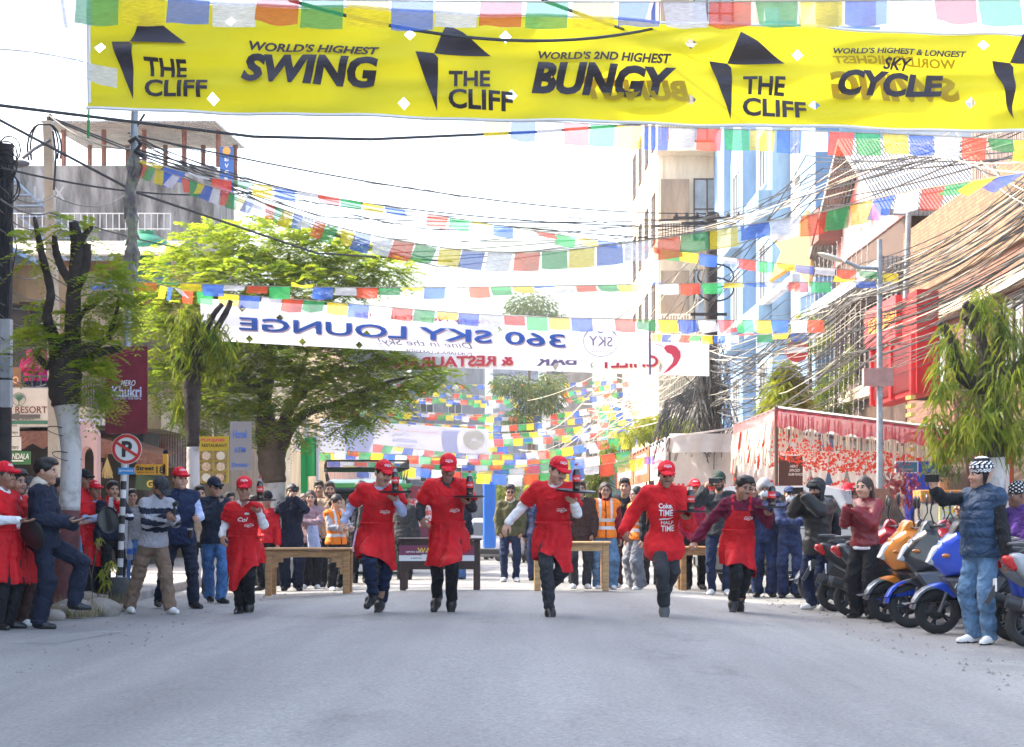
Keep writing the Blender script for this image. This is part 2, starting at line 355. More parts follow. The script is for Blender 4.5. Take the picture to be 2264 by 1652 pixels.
# generic head (centre at eye height, looking to -Y)
def head_shape(female=False):
    s = SDF((-.11, -.14, -.24), (.11, .14, .15), .0055); j = .92 if female else 1
    s.ell((0, .012, .032), (.076, .096, .088), .02).ell((0, -.03, -.05), (.056 * j, .062, .068), .05).ell((0, -.074, -.098), (.02 * j, .018, .018), .035)
    for q in (-1, 1):
        s.ell((q * .04, -.062, -.03), (.024, .026, .026), .03); s.ell((q * .079, .014, -.004), (.009, .02, .031), .008)
        s.ell((q * .031, -.104, .003), (.017, .016, .011), .014, neg=True)
    s.cone((-.036, -.074, .022), (.036, -.074, .022), .012, .012, .02).cone((0, -.088, .01), (0, -.107, -.026), .008, .0125, .012)
    for q in (-1, 1): s.ell((q * .012, -.099, -.029), (.008, .01, .007), .008)
    s.ell((0, -.088, -.056), (.023, .013, .0055), .005).ell((0, -.086, -.067), (.02, .012, .006), .005).cone((-.02, -.1, -.0615), (.02, -.1, -.0615), .0018, .0018, .004, neg=True)
    s.cone((0, .025, -.05), (0, .04, -.24), .05 * j, .056 * j, .03)
    V, Fc = s.mesh(); c = fcent(V, Fc); mi = np.zeros(len(Fc), int); x, y, z = np.abs(c[:, 0]), c[:, 1], c[:, 2]
    mi[(z < -.036) & (y < .0) & (z > -.135) & ((x > .03) | (z < -.07)) & (y < -.01)] = 6
    mi[(z < -.040) & (z > -.051) & (x < .026) & (y < -.07)] = 5
    mi[(x < .022) & (z < -.051) & (z > -.073) & (y < -.085)] = 1
    mi[(x > .013) & (x < .048) & (z > .018 + .1 * np.maximum(0, .02 - x)) & (z < .030) & (y < -.06)] = 2
    VV, FF, MM = [V], [np.asarray(Fc)], [mi]; n = len(V)
    for q in (-1, 1):
        b = MB(); b.ell((q * .031, -.0805, .003), (.0155, .012, .0095), 10, 8); ev = np.array([tuple(v) for v in b.V]); ef = b.F; ec = np.array([ev[list(f)].mean(0) for f in ef])
        VV.append(ev); FF.append(np.array([f if len(f) == 4 else f + (f[-1],) for f in ef]) + n); n += len(ev)
        MM.append(np.where((np.abs(ec[:, 0] - q * .031) < .0085), 4, 3))
    return np.concatenate(VV), np.concatenate(FF), np.concatenate(MM)
HS_ = 1.09
HEADS = {False: head_shape(False), True: head_shape(True)}
def hand_shape(c1, c2, c3, spread=.2):
    s = SDF((-.05, -.09, -.12), (.2, .1, .06), .0046)
    s.ell((.045, 0, 0), (.05, .041, .016), .02).cone((-.04, 0, 0), (.015, 0, 0), .026, .025, .02, ((0, 0, 1), .8))
    for i, (yy, ln) in enumerate(((.03, .072), (.01, .082), (-.01, .076), (-.029, .06))):
        p = vec(.082 - .006 * abs(i - 1), yy, 0); a = 0; r = .0092 - .0006 * i
        for f, cc in ((.45, c1), (.32, c2), (.23, c3)):
            a += R(cc + 3 * i); q = p + ln * f * vec(math.cos(a), (yy) * spread * 4, -math.sin(a)); s.cone(p, q, r, r * .93, .006); p = q; r *= .93
    s.cone((.018, .03, -.006), (.05, .056, -.018), .014, .011, .012).cone((.05, .056, -.018), (.078, .062, -.03), .0105, .0085, .005)
    return s.mesh()
HANDS = {'relax': hand_shape(22, 32, 22), 'flat': hand_shape(6, 10, 8, .5), 'grip': hand_shape(48, 62, 40), 'fist': hand_shape(75, 85, 50)}
def ik(a, t, l1, l2, pole):
    a, t = np.asarray(a, float), np.asarray(t, float); d = t - a; L = np.linalg.norm(d); u = d / max(L, 1e-6)
    if L > (l1 + l2) * .995: return a + u * L * l1 / (l1 + l2)
    x = (l1 * l1 - l2 * l2 + L * L) / (2 * L); hh = math.sqrt(max(0, l1 * l1 - x * x)); pl = np.asarray(pole, float); pl = pl - u * (pl @ u)
    return a + u * x + nrm(pl) * hh
def rotm(yaw=0, pitch=0, roll=0):
    """head matrix: yaw>0 looks to +X, pitch>0 looks down, roll>0 tips towards +X"""
    return np.array((Matrix.Rotation(R(yaw), 3, 'Z') @ Matrix.Rotation(R(pitch), 3, 'X') @ Matrix.Rotation(R(roll), 3, 'Y')))
# arm presets for the person's right side (x<0): wrist, elbow pole, hand, palm normal, hand direction
ARMS = {
    'down': ((-.25, -.04, .84), (-.4, .5, 0), 'relax', (1, 0, 0), None),
    'pocket': ((-.2, -.1, .9), (-1, .6, 0), 'fist', (1, 0, 0), None),
    'phone': ((-.1, -.34, 1.12), (-.6, .3, -1), 'grip', (.5, -.1, .8), None),
    'face': ((-.05, -.3, 1.5), (-.9, -.1, -1), 'grip', (1, 0, 0), (.3, -.4, .8)),
    'cross': ((.08, -.2, 1.16), (-1, -.3, -.4), 'relax', (0, 1, 0), (1, .1, .2)),
    'hold': ((-.12, -.33, 1.2), (-.5, .3, -1), 'grip', (1, 0, 0), None),
    'chin': ((-.03, -.2, 1.4), (-.7, -.2, -1), 'grip', (.3, 1, 0), (.1, .3, 1)),
    'back': ((-.13, .16, .95), (-1, .8, 0), 'relax', (1, 0, 0), None),
    'tray': ((-.16, -.3, 1.14), (-.5, .4, -1), 'flat', (0, 0, 1), None),
    'mic': ((-.02, -.22, 1.38), (-.8, -.1, -1), 'fist', (1, .2, 0), (.3, -.3, .9)),
}
def skeleton(armR='down', armL='down', lean=0, side=0, legs=None, head=(0, 0, 0), bw=1.0, sit=0):
    J = dict(pel=vec(0, 0, .93 - sit)); T = np.array(Matrix.Rotation(R(lean), 3, 'X') @ Matrix.Rotation(R(side), 3, 'Y'))
    J['nck'] = J['pel'] + T @ vec(0, .01, .53)
    for q, n in ((-1, 'R'), (1, 'L')):
        J['sh' + n] = J['pel'] + T @ vec(q * .168 * bw, .015, .475); J['hip' + n] = J['pel'] + vec(q * .088, 0, -.03)
        a = armR if n == 'R' else armL
        if isinstance(a, str): a = ARMS[a]
        fx = vec(-q, 1, 1); wr = vec(*a[0]) * fx; J['el' + n] = ik(J['sh' + n], wr, .28, .25, vec(*a[1]) * fx); d = wr - J['el' + n]
        if np.linalg.norm(d) > .27: wr = J['el' + n] + nrm(d) * .25
        J['wr' + n] = wr
        J['hand' + n] = (a[2], vec(*a[3]) * fx, None if a[4] is None else vec(*a[4]) * fx)
        l = (legs or {}).get(n, ((q * .1, .0, .085), (q * .35, -1, 0), (q * .3, -1, 0)))
        J['an' + n] = vec(*l[0]); J['kn' + n] = ik(J['hip' + n], l[0], .417, .417, l[1]); J['toe' + n] = nrm(l[2])
    J['head'] = J['nck'] + T @ vec(0, -.025, .155); J['hm'] = T @ rotm(*head) if lean < 25 else rotm(*head)
    return J
def frame(J):
    z = nrm(J['nck'] - J['pel']); x = J['shL'] - J['shR']; x = nrm(x - z * (x @ z)); return np.array([x, np.cross(z, x), z])
def bounds(J, keys, m):
    A = np.array([J[k] for k in keys]); return A.min(0) - m, A.max(0) + m
def torso(s, J, g, bw=1, belly=0, up=True, hips=True):
    T = frame(J); L = np.linalg.norm(J['nck'] - J['pel']) / .53; at = lambda x, y, t: J['pel'] + T.T @ vec(x, y, t * L)
    if hips: s.ell(at(0, 0, .0), (.152 + g, .115 + g, .13), .05, T)
    s.ell(at(0, -belly * .5, .16), (.130 * bw + g + belly * .6, .102 + g + belly, .16), .08, T).ell(at(0, -.005, .31), (.163 * bw + g, .115 + g, .16), .08, T)
    if up:
        s.ell(at(0, .01, .41), (.15 * bw + g, .095 + g, .085), .06, T)
        for n in 'RL': s.cone(at(0, .02, .485), J['sh' + n] - T[2] * .012, .05 + g, .046 + g, .06)
    return T, L, at
def mk_body(J, skin, female, hair_m, must, beard, bare_arm=True):
    lo, hi = bounds(J, ['pel', 'nck', 'shR', 'shL', 'elR', 'elL', 'wrR', 'wrL', 'knR', 'knL', 'anR', 'anL'], .14)
    s = SDF(lo, hi, .024); torso(s, J, -.03)
    s.cone(J['nck'] - frame(J)[2] * .05, J['head'] - frame(J)[2] * .02, .056, .052, .04)
    for n in 'RL':
        s.cone(J['sh' + n], J['el' + n], .04, .035, .03).cone(J['el' + n], J['wr' + n], .036, .025, .02)
        s.cone(J['hip' + n], J['kn' + n], .07, .048, .03).cone(J['kn' + n], J['an' + n], .048, .036, .02)
    V, Fc = s.mesh(); VV, FF, MM = [V], [Fc], [np.zeros(len(Fc), int)]; n0 = len(V)
    hv, hf, hmi = HEADS[female]; VV.append((hv * HS_) @ J['hm'].T + J['head']); FF.append(hf + n0); MM.append(hmi); n0 += len(hv)
    for n, q in (('R', 1), ('L', -1)):
        kind, pn, dr = J['hand' + n]; hv, hf = HANDS[kind]; d = nrm(J['wr' + n] - J['el' + n]) if dr is None else nrm(dr)
        z = -pn + d * (pn @ d); z = nrm(z); y = np.cross(z, d); B = np.array([d, y, z]).T
        v = hv * vec(1, q, 1) @ B.T * .98 + J['wr' + n] + d * .02; f = hf if q > 0 else hf[:, ::-1]
        VV.append(v); FF.append(f + n0); MM.append(np.zeros(len(f), int)); n0 += len(v)
    mi = np.concatenate(MM)
    if not must: mi[mi == 5] = 0
    if not beard: mi[mi == 6] = 0
    return np.concatenate(VV), np.concatenate(FF), mi, [skin, M_lip, hair_m, M_eye, M_iris, hair_m if beard else M_stub, hair_m]
def mk_top(J, g=.012, sleeve='long', hem=-.08, h=.016, bw=1, belly=0, collar=0, k=.03, seed=0, fold=.0105, arm=0, cuff=0, neck=.035, flare=0, quilt=0, thigh=0):
    keys = ['pel', 'nck', 'shR', 'shL', 'hipR', 'hipL'] + ([] if sleeve == 'none' else ['elR', 'elL'] + (['wrR', 'wrL'] if sleeve == 'long' else []))
    lo, hi = bounds(J, keys, .27); s = SDF(lo, hi, h); T, L, at = torso(s, J, g, bw, belly)
    if hem < -.06:
        s.ell(at(0, 0, -.1), (.165 + g + flare, .12 + g + flare, .18), .06, T)
        if hem < -.2: s.ell(at(0, 0, -.22), (.165 + g + flare, .125 + g + flare, .22), .06, T)
    if thigh:
        for n in 'RL': s.cone(J['hip' + n] + vec(0, 0, .02), J['hip' + n] + (J['kn' + n] - J['hip' + n]) * .3, .1 + g, .1 + g, .06)
    if collar: s.cone(at(0, .025, .46), at(0, .012, .50 + collar), .075 + g * .5, .062 + g * .4, .02)
    if sleeve == 'none':
        for n in 'RL': s.ell(J['sh' + n] + T[0] * (.06 if n == 'R' else -.06) * .2, (.06 + g, .07, .07), .02)
    for n in 'RL':
        sh, el, wr = J['sh' + n], J['el' + n], J['wr' + n]
        if sleeve == 'long': s.cone(sh - T[2] * .01, el, .047 + g + arm, .040 + g + arm, k).cone(el, wr + (wr - el) * cuff, .043 + g + arm, .034 + g + arm * .6, .015)
        elif sleeve == 'short': s.cone(sh - T[2] * .012, sh + (el - sh) * .72, .045 + g + arm, .056 + g + arm, k)
        elif sleeve == 'half': s.cone(sh, el, .055 + g, .046 + g, k).cone(el, el + (wr - el) * .35, .045 + g, .04 + g, .015)
    if fold: s.folds(fold, seed)
    if quilt: s.d = s.d - .012 * np.sqrt(np.abs(np.sin(math.pi * s.ax[2] / quilt)))[None, None, :] + .006
    if sleeve == 'short':
        for n in 'RL':
            sh, el = J['sh' + n], J['el' + n]; d = nrm(el - sh); p = sh + (el - sh) * .74
            x, y, z = s.ax[0][:, None, None], s.ax[1][None, :, None], s.ax[2][None, None, :]
            q = (x - p[0]) * d[0] + (y - p[1]) * d[1] + (z - p[2]) * d[2]; rr = (x - p[0]) ** 2 + (y - p[1]) ** 2 + (z - p[2]) ** 2
            s.d = np.where(rr < .012, np.maximum(s.d, q), s.d)
    hp = at(0, 0, hem)
    x, y, z = s.ax[0][:, None, None], s.ax[1][None, :, None], s.ax[2][None, None, :]
    q = -((x - hp[0]) * T[2][0] + (y - hp[1]) * T[2][1] + (z - hp[2]) * T[2][2]); rr = ((x - hp[0]) * T[0][0] + (y - hp[1]) * T[0][1] + (z - hp[2]) * T[0][2])
    near = np.ones_like(s.d, bool)
    for n in 'RL':                                       # sleeves are not cut by the hem plane
        if sleeve == 'long':
            a, b = J['el' + n], J['wr' + n]; ba = b - a; t = np.clip(((x - a[0]) * ba[0] + (y - a[1]) * ba[1] + (z - a[2]) * ba[2]) / (ba @ ba), 0, 1.2)
            near &= ((x - a[0] - t * ba[0]) ** 2 + (y - a[1] - t * ba[1]) ** 2 + (z - a[2] - t * ba[2]) ** 2) > (.05 + g + arm) ** 2
    s.d = np.where(near, np.maximum(s.d, q), s.d)
    if not collar: s.cone(at(0, .0, .49 + neck), at(0, -.02, .7), .066, .12, .012, None, True)
    V, Fc = s.mesh(); return V, Fc, T, L
def mk_pants(J, g=.012, h=.018, wide=0, seed=1, fold=.012, flat=True, short=0):
    lo, hi = bounds(J, ['pel', 'hipR', 'hipL', 'knR', 'knL', 'anR', 'anL'], .2); s = SDF(lo, hi, h); T = frame(J)
    s.ell(J['pel'] + vec(0, 0, .0), (.152 + g, .112 + g, .12), .05).ell(J['pel'] + vec(0, .02, -.07), (.15 + g, .115 + g, .1), .05)
    for n in 'RL':
        a = J['an' + n]; d = nrm(a - J['kn' + n])
        s.cone(J['hip' + n], J['kn' + n], .085 + g, .06 + g + wide * .7, .03).cone(J['kn' + n], a + d * (.02 - short), .06 + g + wide * .7, .044 + g + wide, .02)
    s.folds(fold, seed, 18, 44)
    if flat:
        for n in 'RL':
            a = J['an' + n]; d = nrm(a - J['kn' + n]); p = a + d * (.035 - short); x, y, z = s.ax[0][:, None, None], s.ax[1][None, :, None], s.ax[2][None, None, :]
            q = (x - p[0]) * d[0] + (y - p[1]) * d[1] + (z - p[2]) * d[2]; rr = (x - p[0]) ** 2 + (y - p[1]) ** 2 + (z - p[2]) ** 2
            s.d = np.where(rr < .025, np.maximum(s.d, q), s.d)
    return s.mesh()
def mk_shoe(J, n, size=1, boot=False):
    a = J['an' + n]; f = J['toe' + n]; sh = nrm(J['kn' + n] - a); up = sh - f * (sh @ f)
    if np.linalg.norm(up) < .2: up = vec(0, 0, 1) - f * f[2]
    up = nrm(up); y = np.cross(up, f); B = np.array([f, y, up]).T
    k = ('boot' if boot else 'shoe')
    if k not in SHOES:
        s = SDF((-.12, -.08, -.1), (.24, .08, .16), .009)
        s.cone((-.035, 0, -.035), (.06, 0, -.045), .036, .042, .03).cone((.06, 0, -.048), (.155, 0, -.058), .044, .034, .04).cone((-.02, 0, -.02), (-.01, 0, .02 if not boot else .12), .04, .042 if not boot else .05, .04)
        if not boot: s.plane((0, 0, .022), (0, 0, 1))
        s.plane((0, 0, -.083), (0, 0, -1)); V, Fc = s.mesh(); c = fcent(V, Fc); SHOES[k] = V, Fc, np.where(c[:, 2] < -.064, 1, 0)
    V, Fc, mi = SHOES[k]; return V * size @ B.T + a, Fc, mi
SHOES = {}
M_lip = mat("lips", (.36, .15, .13), .5); M_eye = mat("eye_white", (.75, .73, .7), .3); M_stub = mat("stubble", (.10, .055, .04), .7); M_iris = mat("iris_dark", (.015, .01, .008), .2)
def skin(n, c): return mat("skin_" + n, c, .5, var=.12, vscale=18, bump=.06, bscale=90)
SK = [skin("fair", (.50, .29, .20)), skin("tan", (.40, .215, .14)), skin("brown", (.29, .15, .095)), skin("deep", (.17, .085, .055))]
M_hair = mat("black_hair", (.012, .010, .010), .45, bump=.5, bscale=120, stretch=(1, 1, .25)); M_hairb = mat("brown_hair", (.035, .018, .012), .45, bump=.5, bscale=120, stretch=(1, 1, .25))
# hair and headgear, in head space
GEAR = {}
def gear(k):
    if k in GEAR: return GEAR[k]
    s = SDF((-.17, -.26, -.5), (.17, .22, .2), .0085) if k in ('long', 'pony', 'flap') else SDF((-.15, -.26, -.2), (.15, .2, .2), .0075); mi = None
    if k == 'under': s.ell((0, .02, .03), (.083, .099, .09), .02).ell((0, -.115, -.015), (.071, .07, .085), .012, neg=True); s.plane((0, 0, -.06), (0, .35, -.94)); s.plane((0, 0, .045), (0, 0, 1))
    elif k in ('short', 'tuft', 'mid', 'back'):
        s.ell((0, .018, .045), (.086, .102, .092), .02)
        if k == 'tuft': s.ell((0, -.045, .108), (.075, .06, .034), .03).ell((.01, -.09, .085), (.06, .025, .022), .02)
        else: s.ell((0, -.04, .1), (.066, .058, .03), .03)
        if k == 'mid': s.ell((0, .03, -.02), (.09, .085, .1), .03)
        s.ell((0, -.115, -.005), (.073, .07, .085), .012, neg=True); s.plane((0, 0, -.055 if k != 'mid' else -.11), (0, .35, -.94)); s.folds(.004, 3, 60, 30)
    elif k in ('long', 'pony', 'bun', 'hood'):
        s.ell((0, .016, .04), (.087, .104, .094), .02)
        if k == 'long':
            for q in (-1, 1): s.cone((q * .082, .04, .02), (q * .1, .03, -.32), .02, .026, .03)
            s.cone((0, .06, 0), (0, .085, -.34), .075, .07, .04, ((0, 1, 0), .6))
        if k == 'pony': s.cone((0, .1, .02), (0, .12, -.06), .035, .045, .03).cone((0, .12, -.06), (.07, .06, -.3), .045, .022, .03)
        if k == 'bun': s.ell((0, .12, .02), (.05, .045, .05), .02)
        s.ell((0, -.12, -.012), (.066, .078, .088), .012, neg=True); s.folds(.004, 4, 60, 20)
        if k != 'long': s.plane((0, 0, -.075), (0, .4, -.92)) if k == 'bun' else None
    elif k == 'scarf':
        s.ell((0, .016, .035), (.094, .11, .1), .02).cone((0, .02, -.1), (0, .02, -.19), .085, .12, .05); s.ell((0, -.12, -.02), (.06, .085, .08), .012, neg=True); s.folds(.008, 9, 30, 40)
    elif k in ('cap', 'peak'):
        s.ell((0, .012, .05), (.088, .106, .094 if k == 'cap' else .07), .01); s.plane((0, .012, .038), (0, .08, -1))
        s.cone((-.04, -.1, .043), (-.02, -.148 if k == 'cap' else -.13, .026), .04, .03, .02, ((0, .3, .95), .16)); s.cone((.04, -.1, .043), (.02, -.148 if k == 'cap' else -.13, .026), .04, .03, .02, ((0, .3, .95), .16)); s.cone((0, -.1, .05), (0, -.157 if k == 'cap' else -.135, .034), .04, .03, .02, ((0, .3, .95), .16))
        s.ell((0, .012, .144 if k == 'cap' else .12), (.008, .008, .006), .004)
    elif k == 'beanie':
        s.ell((0, .012, .055), (.094, .112, .108), .01); s.plane((0, 0, .02), (0, .35, -.93)); s.folds(.004, 2, 90, 90)
        for q in (-1, 1): s.cone((q * .088, .01, .03), (q * .082, -.01, -.075), .032, .016, .02, ((1, 0, 0), .5))
    elif k == 'knit': s.ell((0, .012, .055), (.092, .11, .103), .01); s.plane((0, 0, .015), (0, .3, -.95)); s.folds(.003, 2, 90, 90)
    elif k == 'flap':
        s.ell((0, .012, .05), (.098, .112, .105), .01); s.plane((0, 0, .0), (0, .3, -.95))
        for q in (-1, 1): s.cone((q * .09, .01, .03), (q * .088, -.03, -.1), .04, .032, .02, ((1, 0, 0), .45))
        s.cone((-.06, -.09, .06), (.06, -.09, .06), .028, .028, .02)
    elif k == 'helmet': s.ell((0, .01, .04), (.115, .135, .125), .01); s.ell((0, -.14, -.05), (.09, .1, .09), .02, neg=True); s.plane((0, 0, -.06), (0, .2, -1))
    elif k == 'mask':
        s.ell((0, -.045, -.055), (.064, .075, .06), .02); s.ell((0, -.01, -.04), (.075, .075, .1), .01, neg=True); s.plane((0, 0, -.012), (0, .2, 1))
    V, Fc = s.mesh(); GEAR[k] = V, Fc; return GEAR[k]
def glasses_shape():
    b = MB()
    for q in (-1, 1):
        b.ell((q * .033, -.104, .0), (.027, .006, .019), 12, 6); b.tube([(q * .06, -.1, .006), (q * .082, .01, .006)], .003, 4)
    b.tube([(-.01, -.106, .006), (.01, -.106, .006)], .003, 4); return np.array([tuple(v) for v in b.V]), b.F, b.I
def spec_shape():
    b = MB()
    for q in (-1, 1):
        b.tube([(q * .034 + .027 * math.cos(a), -.104, .022 * math.sin(a)) for a in lin(0, 6.283, 15)], .0032, 4); b.tube([(q * .06, -.1, .006), (q * .082, .01, .006)], .003, 4)
    b.tube([(-.008, -.106, .004), (.008, -.106, .004)], .003, 4); return np.array([tuple(v) for v in b.V]), b.F, b.I
def decal(V, Fc, o, ex, ey, lines, name, m, parent, off=.005, ray=None):
    """print lettering (list of (V2, F)) on a surface by casting along -ez"""
    bv = BVHTree.FromPolygons([tuple(v) for v in V], [tuple(f) for f in Fc]); o, ex, ey = Vector(o), Vector(ex).normalized(), Vector(ey).normalized(); ez = Vector(ray) if ray is not None else ex.cross(ey); mb = MB()
    for tv, tf in lines:
        pts = []; last = None
        for a, b in tv:
            st = o + ex * a + ey * b + ez * .3; hit = bv.ray_cast(st, -ez, .8)[0]
            if hit is None: hit = last if last is not None else o
            else: hit = hit + ez * off; last = hit
            pts.append(hit)
        mb.add(pts, tf)
    return mb.build(name, m, parent)
def logo(w):
    """white cursive soft-drink lettering with a tail stroke"""
    V, Fc = fit2d("Coca-Cola", w, w * .3, shear=.38, bold=.012, sp=.86); out = [(V, Fc)]
    sw = [(-.5, -.02), (-.3, .2), (-.05, .17), (.2, .24), (.42, .2), (.2, .205), (-.05, .14), (-.3, .165)]
    out.append((np.array(sw) * w * vec(.95, .75) + vec(0, w * .02), [(0, 1, 7), (1, 2, 6, 7), (2, 3, 5, 6), (3, 4, 5)]))
    out.append((np.array([(-.16, -.24), (.16, -.24), (.16, -.2), (-.16, -.2)]) * w, [(0, 1, 2, 3)])); return out
# ------------------------------------------------------------- clothing materials
def cloth(n, c, rough=.85, var=.14, **k): return mat("cloth_" + n, c, rough, var=var, vscale=9, bump=.18, bscale=55, spec=.25, wrinkle=k.pop('wrinkle', .7), **k)
RED = cloth("red", (.62, .010, .016), .75, wrinkle=.4); REDA = cloth("apron_red", (.52, .006, .012), .65, wrinkle=.4); REDJ = cloth("red_shell", (.62, .01, .02), .5); CAPR = cloth("cap_red", (.60, .006, .02), .7)
MAROON = cloth("maroon", (.12, .006, .03)); MAGENTA = cloth("crimson_fleece", (.27, .01, .05)); BLACK = cloth("black", (.012, .013, .016)); NAVY = cloth("navy", (.012, .022, .06)); DNAVY = cloth("dark_navy", (.012, .017, .035))
CHAR = cloth("charcoal", (.035, .037, .042)); GREY = cloth("grey", (.19, .19, .2)); LGREY = cloth("pale_grey", (.36, .36, .40)); WHITE = cloth("white", (.78, .78, .80), .8, .04); PBLUE = cloth("pale_blue", (.42, .50, .72), .8, .06)
DENIM = cloth("denim", (.06, .15, .34), .85, .35); DENIML = cloth("light_denim", (.11, .20, .32), .85, .35); KHAKI = cloth("khaki", (.20, .135, .095)); BEIGE = cloth("beige", (.42, .29, .19)); MAUVE = cloth("mauve", (.33, .22, .24)); OLIVE = cloth("olive", (.085, .08, .035))
ORANGE = cloth("hivis_orange", (.90, .22, .02), .7, .06); SILVER = mat("reflective_tape", (.55, .55, .56), .35, .2); PURPLE = cloth("purple", (.085, .035, .22)); VESTB = cloth("vest_blue", (.022, .05, .10), .55); LEATH = mat("red_leather", (.20, .012, .02), .38, bump=.35, bscale=28, var=.2, vscale=7)
BLEATH = mat("black_leather", (.012, .013, .015), .42, bump=.25, bscale=30); SHOEB = mat("shoe_black", (.012, .012, .013), .3); SHOEW = mat("shoe_white", (.7, .7, .68), .6, var=.08); SHOEG = mat("shoe_grey", (.1, .1, .1), .7); SOLEW = mat("sole_white", (.62, .62, .6), .7); SOLEB = mat("sole_dark", (.03, .03, .03), .8); SOLEG = mat("sole_grey", (.14, .13, .12), .9)
LENS = mat("dark_lens", (.008, .008, .01), .08); RIM = mat("spectacle_rim", (.05, .02, .03), .3); MASK = cloth("surgical_mask", (.66, .72, .8), .8, .03); DRED = cloth("dark_red_sweater", (.20, .012, .02)); BROWNP = cloth("brown_trousers", (.055, .028, .024)); GREYP = cloth("grey_trousers", (.17, .18, .21)); POLICE = cloth("police_blue", (.018, .03, .085), .8, .5); TEALW = cloth("washed_blue", (.14, .22, .34)); PINK = cloth("pink", (.6, .03, .16)); FLEECE = mat("pale_fleece", (.66, .60, .50), .95, bump=.8, bscale=80); HELM = mat("helmet_grey", (.25, .25, .26), .25, coat=.5)
M_white = mat("white_print", (.82, .82, .82), .7); M_black = mat("black_plastic", (.012, .012, .013), .35); M_screen = mat("dark_glass", (.01, .011, .013), .06); M_chrome = mat("chrome", (.6, .6, .6), .15, 1); M_silver = mat("silver_plastic", (.42, .42, .44), .35)
PNAMES = []
def Z(u, y): return u                                    # (kept simple: pixel helpers below)
def put(parent, name, V, Fc, mats, mi=None, smooth=True):
    return ob(name, mesh_data(name, V, Fc, mats if isinstance(mats, (list, tuple)) else [mats], mi, smooth, 180), parent)
def headpiece(root, J, k, m, name, zone=None, sc_=HS_, dz=0):
    V, Fc = gear(k); mats = [m] if not isinstance(m, (list, tuple)) else list(m); mi = None
    if zone: mi = zone(fcent(V, Fc))
    W = (V * sc_ + vec(0, 0, dz)) @ J['hm'].T + J['head']; o = put(root, name, W, Fc, mats, mi); return o, W, Fc
def capzone(c): return np.where(c[:, 1] < -.108, 1, 0)
def nordic(c):
    z = c[:, 2]; a = np.arctan2(c[:, 0], c[:, 1]); p = np.where((z > .06) & (z < .08), np.sin(a * 14) > 0, np.where((z > .088) & (z < .118), np.sin(a * 10 + z * 220) > .1, np.where((z > .02) & (z < .05), np.sin(a * 18) * np.sin(z * 400) > 0, z > .145)))
    return np.where(p, 1, 0)
def dots(c): return np.where((np.sin(np.arctan2(c[:, 0], c[:, 1]) * 9) * np.sin(c[:, 2] * 170) > .35) & (c[:, 2] > .03), 1, 0)
